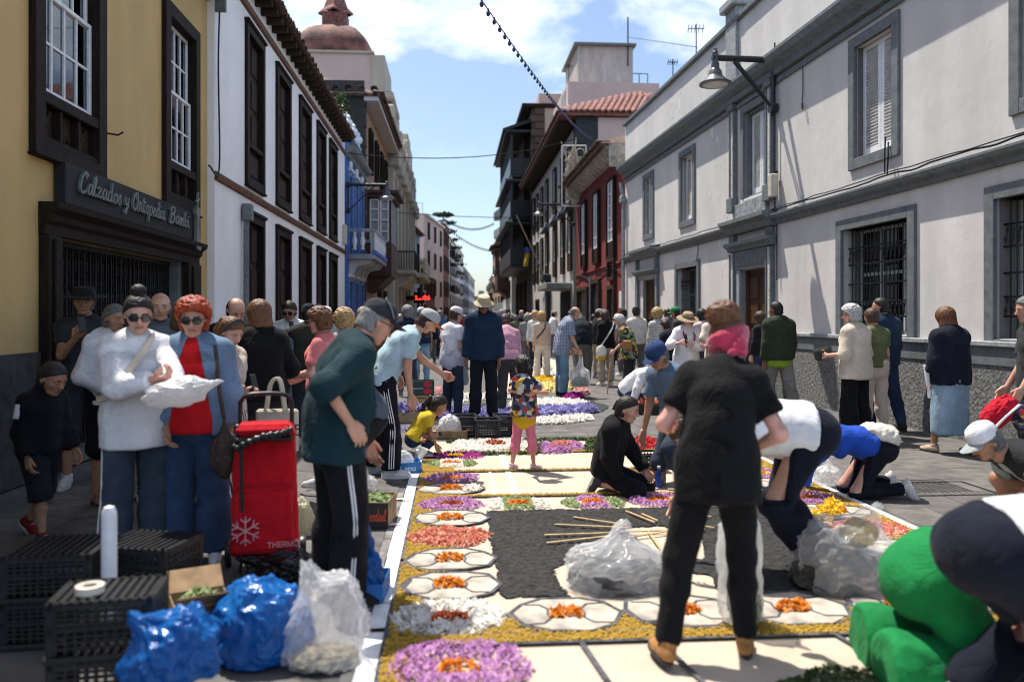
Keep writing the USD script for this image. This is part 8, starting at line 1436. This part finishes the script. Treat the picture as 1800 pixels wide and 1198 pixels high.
t = T('tape_roll', 'small roll of pale tape lying on the front crate stack', 'tape', (c1[0], c1[1], .474)); t.part('roll', xf(lathe([(.03, 0), (.055, 0), (.055, .03), (.03, .03)], 24, closed=True), None, (c1[0] - .06, c1[1] - .05, .475)), M('tape_cream', (.66, .58, .48), .5))
bag('crumpled bright blue bag slumped against the front crate stack', 300, 1110, (.175, .13, .17), FBLUE, 3, .15, ((-.6, -.2, .7), .18), z=-.17, d=3.12); bag('big full blue bag beside the clear bag', 458, 1150, (.235, .2, .225), FBLUE, 5, .09); bag('standing clear plastic bag with a little chaff at its bottom', 572, 1168, (.18, .13, .29), FCLEAR, 8, .13, ((-.5, 0, 1), .12), fill=(M('chaff', (.24, .2, .12), .9, .5, 30, bump=.01), .16)); bag('blue bag behind the clear bag', 632, 1052, (.13, .12, .2), FBLUE, 11, .14, ((.3, 0, 1), .2), z=.06); bag('slack black bag under the red trolley', 492, 1014, (.2, .17, .11), film('black', (.012, .012, .013)), 13, .13, ((-.6, -.2, .4), .4))
b0 = ground(352, 1128); tray('torn open brown cardboard box with leaves beside the blue bags', b0, 25, .26, .24, .22, CARD, .14); pile('grey green leaves spilling from the torn box', b0, .24, .22, .14, PC['green'], 2600, .05, .14, 3, 25, 'cut_leaves', 'leaves')
b0 = ground(652, 1048); tray('blue cardboard box under the blue bag', b0, -4, .18, .3, .12, M('card_blue', (.02, .12, .34), .6), 0, 'blue_box')
b0 = ground(662, 918); b1 = tray('dark printed box of green leaves by the carpet edge', b0, -6, .25, .36, .2, CARD); F_ = cbx(-.125, .125, -.1885, -.1825, .005, .197, .001); obj('printed_front', F_, M('print_dark', (.02, .018, .018), .6), b1); po, wd = script_word('delos' if False else 'sodeel', .2); po = shapely.affinity.scale(po, .028, .045, origin=(0, 0)); obj('print_script', xf(prism(po, .001), np.array([[1, 0, 0], [0, 0, -1], [0, 1, 0]]), (-.02, -.189, .06)), M('print_red', (.5, .08, .03), .6), b1); pile('green leaves heaped in the dark printed box', b0, .24, .34, .15, PC['green'], 3800, .04, .07, 4, -6, 'cut_leaves', 'leaves')
b0 = ground(710, 829); bt = tray('low blue and white carton with crumpled plastic', b0, 8, .33, .28, .12, M('card_blue2', (.03, .16, .42), .6), 0, 'blue_box'); obj('print', cat_([xf(meshkit.text_mesh('Lapu', .05, .001, True), np.array([[1, 0, 0], [0, 0, -1], [0, 1, 0]]), (-.05, -.141, .035))]), M('print_pale', (.5, .6, .7), .6), bt); bag('crumpled white plastic in the blue carton', 702, 829, (.13, .11, .1), FHAZE, 17, .16, z=.07)
bag('small clear bag lying by the carpet edge', 645, 862, (.09, .08, .1), FHAZE, 19, .14, ((0, 0, 1), .2))
# the red trolley
c = np.array(ground(466, 1002)); tr = thing('shopping_trolley', 'red two wheeled shopping trolley with snowflake print and black handle', 'shopping trolley', c, math.radians(10)); RED = cloth('trolley_red', (.50, .008, .016)); 
def rbox(x, y0, y1, x2, y02, y12, z0, z1, r=.035): return trimesh.convex.convex_hull(np.vstack([trimesh.creation.icosphere(1, r).vertices + [sx * (a - r), b, c_] for sx in (-1, 1) for a, b, c_ in ((x, y0 + r, z0 + r), (x, y1 - r, z0 + r), (x2, y02 + r, z1 - r), (x2, y12 - r, z1 - r))]))
def soft(m, amp, seed): q = m.subdivide_to_size(.028); return relief((np.array(q.vertices), np.array(q.faces)), amp, (6, 6, 4), seed)
obj('bag', soft(rbox(.20, -.12, .12, .175, -.08, .12, .13, .90), .012, 3), RED, tr, smooth=40); obj('front_pocket', soft(rbox(.178, -.165, -.02, .165, -.15, -.02, .15, .56, .03), .009, 5), RED, tr, smooth=40); obj('flap', cbx(-.17, .17, -.135, .11, .865, .935, .03), RED, tr, smooth=30); obj('flap_band', cbx(-.172, .172, -.138, -.1, .83, .862, .01), PLK, tr)
obj('handle', tube(smoothpath([(-.16, .13, .1), (-.16, .13, .95), (-.15, .12, 1.06), (-.09, .11, 1.1), (.09, .11, 1.1), (.15, .12, 1.06), (.16, .13, .95), (.16, .13, .1)], 6), .014, 8), PLK, tr, smooth=True); obj('base_bar', cat_([tube([(-.22, .15, .085), (.22, .15, .085)], .012, 8), tube([(-.14, -.1, .03), (-.14, .14, .12)], .01, 6), tube([(.14, -.1, .03), (.14, .14, .12)], .01, 6)]), PLK, tr)
for sx in (-1, 1): w = obj('wheel', xf(lathe([(.055, -.018), (.078, -.02), (.085, 0), (.078, .02), (.055, .018)], 24, closed=True), rot([0, 1, 0], 90), (sx * .23, .15, .086)), PLK, tr, smooth=40); obj('rim', xf(lathe([(0, -.012), (.054, -.014), (.054, .014), (0, .012)], 16), rot([0, 1, 0], 90), (sx * .23, .15, .086)), ZINC, w)
obj('strap', tube(smoothpath([(-.16, -.06, .93), (-.17, -.13, .8), (-.10, -.165, .83), (.0, -.17, .87), (.1, -.15, .88), (.16, -.12, .9)], 8), .02 + .006 * np.sin(np.arange(41) * 1.9), 7), PLK, tr, smooth=True); obj('strap', tube(smoothpath([(-.13, -.155, .8), (-.125, -.18, .6), (-.12, -.2, .42)], 6), .012, 6), PLK, tr)
FR = np.array([[1, 0, 0], [0, 0, -1], [0, 1, 0.]]); sn = unary_union([LineString([(0, 0), (.085 * math.sin(a), .085 * math.cos(a))]).buffer(.004) for a in np.arange(6) * math.pi / 3] + [LineString([(.05 * math.sin(a), .05 * math.cos(a)), (.05 * math.sin(a) + .035 * math.sin(a + s_), .05 * math.cos(a) + .035 * math.cos(a + s_))]).buffer(.004) for a in np.arange(6) * math.pi / 3 for s_ in (-.9, .9)])
def stuck(mesh, off, dy):   # print wrapped on the bag's front
    v, f = xf(mesh, FR, off); v[:, 1] = dy - .0; return v + np.column_stack([np.zeros(len(v)), np.where(mesh.vertices[:, 2] > .0005, -.002, 0) if hasattr(mesh, 'vertices') else np.zeros(len(v)), np.zeros(len(v))]), f
obj('snowflake_print', xf(prism(sn, .05), FR, (-.105, -.128, .30)), M('print_pink', (.62, .25, .26), .6), tr); obj('lettering', xf(meshkit.text_mesh('THERMO', .032, .05, True), FR, (.02, -.128, .19)), M('print_pink', (.62, .25, .26), .6), tr)
t = T('carrier_bag', 'pale shopping bag with yellow print beside the red trolley', 'bag', ground(530, 940)); cc = ground(530, 940); t.part('body', bagmesh(cc, (.09, .08, .17), 4, .1, None), film('pale_yellow', (.6, .58, .4)), smooth=True)
# tote bag hanging by the woman in the black sweater
c = at(487, 800, 6.2); WT = Wall((c[0], c[1]), RGT[:2]); t = T('tote_bag', 'natural cotton tote bag printed 125 TIME', 'bag', c); z0 = c[2]
t.part('body', xf(relief(WT.box(-.165, .16, z0 + .02, z0 + .36, -.05, .02, .018), .0, (1, 1, 1)), None), cloth('tote', (.50, .45, .35))); t.part('strap', cat_([tube(smoothpath([WT.pt(-.09, z0 + .34, q), WT.pt(-.05, z0 + .56, q), WT.pt(.02, z0 + .58, q), WT.pt(.06, z0 + .34, q)], 6), .012, 6) for q in (.015, -.04)]), cloth('tote', (.5, .45, .35))); t.part('print', cat_([WT.m(xf(meshkit.text_mesh('125', .085, .003), None, (-.02, z0 + .16, .0205))), WT.m(xf(meshkit.text_mesh('TIME', .026, .003, True), None, (-.015, z0 + .11, .0205)))]), BLACKP)
# middle: crates, boxes of flowers
b0 = ground(716, 741); tray('wooden box of purple flowers under the bending man hand', b0, 4, .5, .3, .17, WOODB, 0, 'flower_box', .012); pile('purple flowers heaped in the wooden box', b0, .5, .32, .15, PC['purple'], 1300, .07, .14, 5, 4); pile('purple flowers and stalks fallen before the wooden box', ground(708, 756), .3, .2, .0, PC['purple'], 700, .06, .06, 6)
b0 = ground(741, 722); crate('yellow plastic crate under the melon box', b0, 3, .42, .34, .27, PLY); bm = tray('dark green fruit box with two red melon prints, on the yellow crate', (b0[0], b0[1], .272), 3, .42, .3, .25, M('box_green', (.03, .07, .045), .6), 0, 'fruit_box')
for q in (.07, .19): obj('melon_print', cat_([xf(lathe([(0, .002), (.07, .002), (.07, 0)], 20, 1, .75), FR, (.1, -.151, q - .0))]), M('melon_red', (.5, .03, .04), .6), bm)
obj('lettering', xf(meshkit.text_mesh('MELOCHEF', .025, .002, True), FR, (-.16, -.151, .11)), OFFW, bm)
b0 = ground(794, 768); tray('shallow cardboard tray holding a white bag', b0, -3, .42, .34, .11, CARD); bag('bulging white plastic bag in the cardboard tray', 790, 768, (.15, .12, .17), FWHITE, 23, .1, z=.03)
for px, py, w, lb in ((818, 764, .30, 'left black crate at the navy jacket man feet'), (857, 771, .32, 'middle black crate at the navy jacket man feet, nearest'), (884, 763, .24, 'right black crate at the navy jacket man feet')): crate(lb, ground(px, py), 2, w, .34, .27, PLK)
b0 = ground(1142, 726); crate('black crate of dry petals before the kneeling grey haired woman', b0, -8, .52, .36, .18, PLK); pile('dry brown petals in the old woman crate', b0, .46, .3, .12, PC['rust'], 700, .08, .12, 7, -8)
crate('black crate at the carpet edge right of the boy', ground(1143, 826), 4, .24, .3, .19, PLK); b0 = ground(1140, 850); tray('brown cardboard box right of the kneeling boy', b0, 6, .26, .24, .14, CARD); t = T('drink_bottle', 'small blue bottle beside the cardboard box', 'bottle', ground(1158, 856)); t.part('bottle', xf(lathe([(0, 0), (.03, 0), (.032, .02), (.032, .12), (.014, .16), (.014, .18)], 14), None, ground(1158, 856)), M('bottle_blue', (.02, .06, .3), .2)); t.part('cap', xf(lathe([(.016, .178), (.016, .2), (0, .2)], 12), None, ground(1158, 856)), WPAINT)
# bags on the carpet
t = T('soil_bag', 'slack clear bag half full of grey soil lying on the bare paper', 'bag', ground(1085, 1030)); c = ground(1085, 1030); t.part('film', bagmesh(c, (.31, .22, .19), 31, .09, ((.1, .1, 1), .4)), FCLEAR, smooth=True); t.part('contents', bagmesh(c + [0, 0, .012], (.28, .2, .11), 33, .06), M('grey_soil', (.09, .09, .085), .9, .3, 20), smooth=True)
t = T('petal_bag', 'large clear bag with yellow petals inside by the bending worker', 'bag', ground(1490, 1030)); c = ground(1490, 1030); t.part('film', bagmesh(c, (.30, .26, .29), 37, .10, ((.5, .1, .9), .25)), FCLEAR, smooth=True); t.part('contents', bagmesh(c + [-.06, .0, .012], (.27, .2, .13), 39, .08), M('dark_petals', (.07, .065, .055), .9, .4, 20), smooth=True); t.part('yellow_petals', bagmesh(c + [.1, .06, .30], (.10, .08, .08), 41, .2, None, False), M('petal_yel', (.6, .4, .05), .8, .3, 20), smooth=True)
bag('small clear bag beside the kneeling woman in blue', 1455, 852, (.13, .1, .13), FHAZE, 43, .15, ((0, 0, 1), .2))
h = P['black']['hands'][0]; c = np.array([h[0] + .02, h[1] + .06, .03]); t = T('refuse_bag', 'long clear bag with green cuttings hanging from the woman in black', 'bag', c); hh_ = max(h[2] - .06, .5)
t.part('film', bagmesh(c, (.11, .10, hh_ * .52), 47, .12, ((0, 0, 1), .25)), FHAZE, smooth=True); t.part('contents', bagmesh(c + [.02, 0, .015], (.085, .08, .16), 49, .1), M('cuttings', (.10, .12, .05), .9, .5, 25), smooth=True)
t = T('blue_glove', 'blue rubber glove tucked in the hand of the woman in black', 'glove', h); t.part('glove', bagmesh(h - [0, 0, .03], (.045, .03, .06), 51, .14, None, False), M('glove_blue', (.02, .06, .40), .5), smooth=True)
h = P['plaid']['hands'][0]; t = T('plastic_bag', 'clear plastic bag hanging from the plaid shirt man hand', 'bag', h); t.part('film', bagmesh(h - [0, 0, .66], (.19, .16, .30), 53, .1, ((0, 0, 1), .45), True), FHAZE, smooth=True); t.part('contents', bagmesh(h - [0, 0, .64], (.16, .13, .12), 55, .1), M('cuttings', (.1, .12, .05), .9), smooth=True)
# things in hands
def phone(pk, i, name='phone'):
    q = P[pk]; h = q['hands'][i]; d = h - q['elbow'][i]; d /= np.linalg.norm(d); t = T('phone', 'smartphone held by the ' + name, 'phone', h); up = UP * .75 - d * .2; up /= np.linalg.norm(up); R = np.stack([np.cross(up, d), up, np.cross(np.cross(up, d), up)], 1); R /= np.linalg.norm(R, axis=0)
    t.part('case', xf(cbx(-.037, .037, -.075, .075, -.005, .005, .004), R, h + UP * .05), BLACKP); t.part('screen', xf(bx(-.034, .034, -.071, .071, -.0065, -.0052), R, h + UP * .05), LENS)
for k_, i, n_ in (('bucket', 0, 'man in the wide black hat'), ('zebra', 0, 'woman in the zebra skirt'), ('polo', 0, 'man in the white polo shirt'), ('sunhat', 0, 'woman in the sun hat'), ('wcap2', 0, 'man in the white cap and beige tee')): phone(k_, i, n_)
b = P['bun']; c = at(318, 688, 4.66); t = T('white_bag', 'full white plastic bag carried by the woman with the bun', 'bag', c); m = bagmesh((0, 0, 0), (.20, .12, .085), 57, .09, ((1, 0, .1), .15), False); t.part('film', xf(m, rot([0, 0, 1], 6) @ rot([0, 1, 0], -12), c), FWHITE, smooth=True)
b = P['red']; e = b['SJ'][1]; q0 = b['w'](e + np.array([.0, .09, .05])); c = at(394, 768, 5.05); t = T('shoulder_bag', 'slouchy brown shoulder bag of the red haired woman', 'bag', c); BRL = M('brown_leather', (.055, .035, .025), .6, .3, 12, bump=.003); t.part('body', bagmesh(c - UP * .1, (.085, .07, .16), 61, .1, ((0, 0, 1), .35), False), BRL, smooth=True); t.part('strap', tube(smoothpath([c + UP * .12, (c + q0) / 2 + UP * .0, q0], 5), .014, 6), BRL)
b = P['floral']; h = b['hands'][1]; g_ = h * [1, 1, 0] + [-.12, -.1, 0]; t = T('walking_cane', 'pale wooden cane of the white haired old woman', 'cane', g_); t.part('shaft', tube([g_, h + UP * .02], [.016, .018], 8), M('cane_wood', (.45, .27, .12), .5)); t.part('grip', tube(smoothpath([h + UP * .02, h + UP * .06 + FWD * .02, h + UP * .05 + FWD * .1], 4), .018, 8), M('cane_wood', (.45, .27, .12), .5))
b = P['headband']; c = b['w']((-.22, -.12, .78)); t = T('shoulder_bag', 'white and yellow shoulder bag of the woman with the headband', 'bag', c); t.part('body', bagmesh(c, (.12, .08, .17), 63, .06, None, False), cloth('bag_white', (.66, .64, .58)), smooth=True); t.part('base', bagmesh(c - UP * .12, (.115, .085, .07), 65, .05, None, False), cloth('bag_yellow', (.6, .38, .05)), smooth=True); t.part('strap', tube(smoothpath([c + UP * .15, b['w'](b['Ct'] - b['fwd'] * .2), b['w'](b['SJ'][0] + [0, -.08, .06])], 5), .018, 6), cloth('bag_white', (.66, .64, .58)))
b = P['floral']; c = at(1103, 606, 16.35); t = T('handbag', 'small tan handbag of the old woman in the floral blouse', 'bag', c); t.part('body', xf(cbx(-.09, .09, -.05, .05, -.1, .1, .03), None, c), M('tan_leather', (.3, .14, .05), .5), smooth=30)
b = P['whitehair']; h = b['hands'][1]; t = T('clutch_bag', 'black clutch bag held by the white haired woman', 'bag', h); t.part('body', xf(cbx(-.11, .11, -.04, .04, -.075, .075, .025), rot([0, 1, 0], -14), h + UP * .03), BLACKP, smooth=30); t.part('clasp', xf(cbx(-.02, .02, -.046, -.04, .04, .06, .003), rot([0, 1, 0], -14), h + UP * .03), M('brass', (.5, .35, .12), .35, metal=.9))
b = P['skirt']; h = b['hands'][1]; t = T('paper_roll', 'white folded paper held by the woman in the denim skirt', 'paper', h); t.part('sheet', tube([h - UP * .12 + RGT * .02, h + UP * .26 - RGT * .03], [.05, .055], 10), M('paper_white', (.70, .70, .70), .7), smooth=40)
h = P['edgeR']['hands'][1]; t = T('red_bag', 'red tote bag tilted out from the man at the right edge', 'bag', h); m = bagmesh((0, 0, 0), (.20, .10, .11), 67, .08, None, False); t.part('body', xf(m, rot([0, 1, 0], -42), h + [-.16, 0, -.14]), cloth('bag_red', (.45, .01, .025)), smooth=True); t.part('trim', tube(smoothpath([h + [-.28, -.1, -.28], h + [-.17, -.115, -.16], h + [-.03, -.1, -.06]], 5), .012, 6), WPAINT); t.part('strap', tube(smoothpath([h + [-.05, 0, -.05], h + [0, -.02, .03], h + [.05, 0, -.05]], 4), .012, 6), cloth('bag_red', (.45, .01, .025)))
c = h + np.array([.06, -.05, -.17]); t = T('patterned_bag', 'round blue and red patterned bag by the right edge', 'bag', c); t.part('body', bagmesh(c, (.12, .09, .14), 69, .06, None, False), cloth('bag_pat', (.15, .25, .4), 'print'), smooth=True)
b = P['girl']; c = (b['hands'][0] + b['hands'][1]) / 2 + [0, -.02, .07]; t = T('colourful_hat', 'crumpled colourful hat held up by the small girl', 'hat', c); t.part('cloth', bagmesh(c, (.11, .08, .10), 71, .14, None, False), cloth('hat_print', (.3, .1, .1), 'print', sc=.8), smooth=True)
c = at(737, 800, 8.72); t = T('paper_cup', 'white folded paper cone held by the little girl', 'paper', c); t.part('cone', xf(lathe([(.02, 0), (.06, .14), (.055, .14), (.015, .005)], 14), rot([0, 1, 0], 20), c - UP * .05), WPAINT, smooth=40)
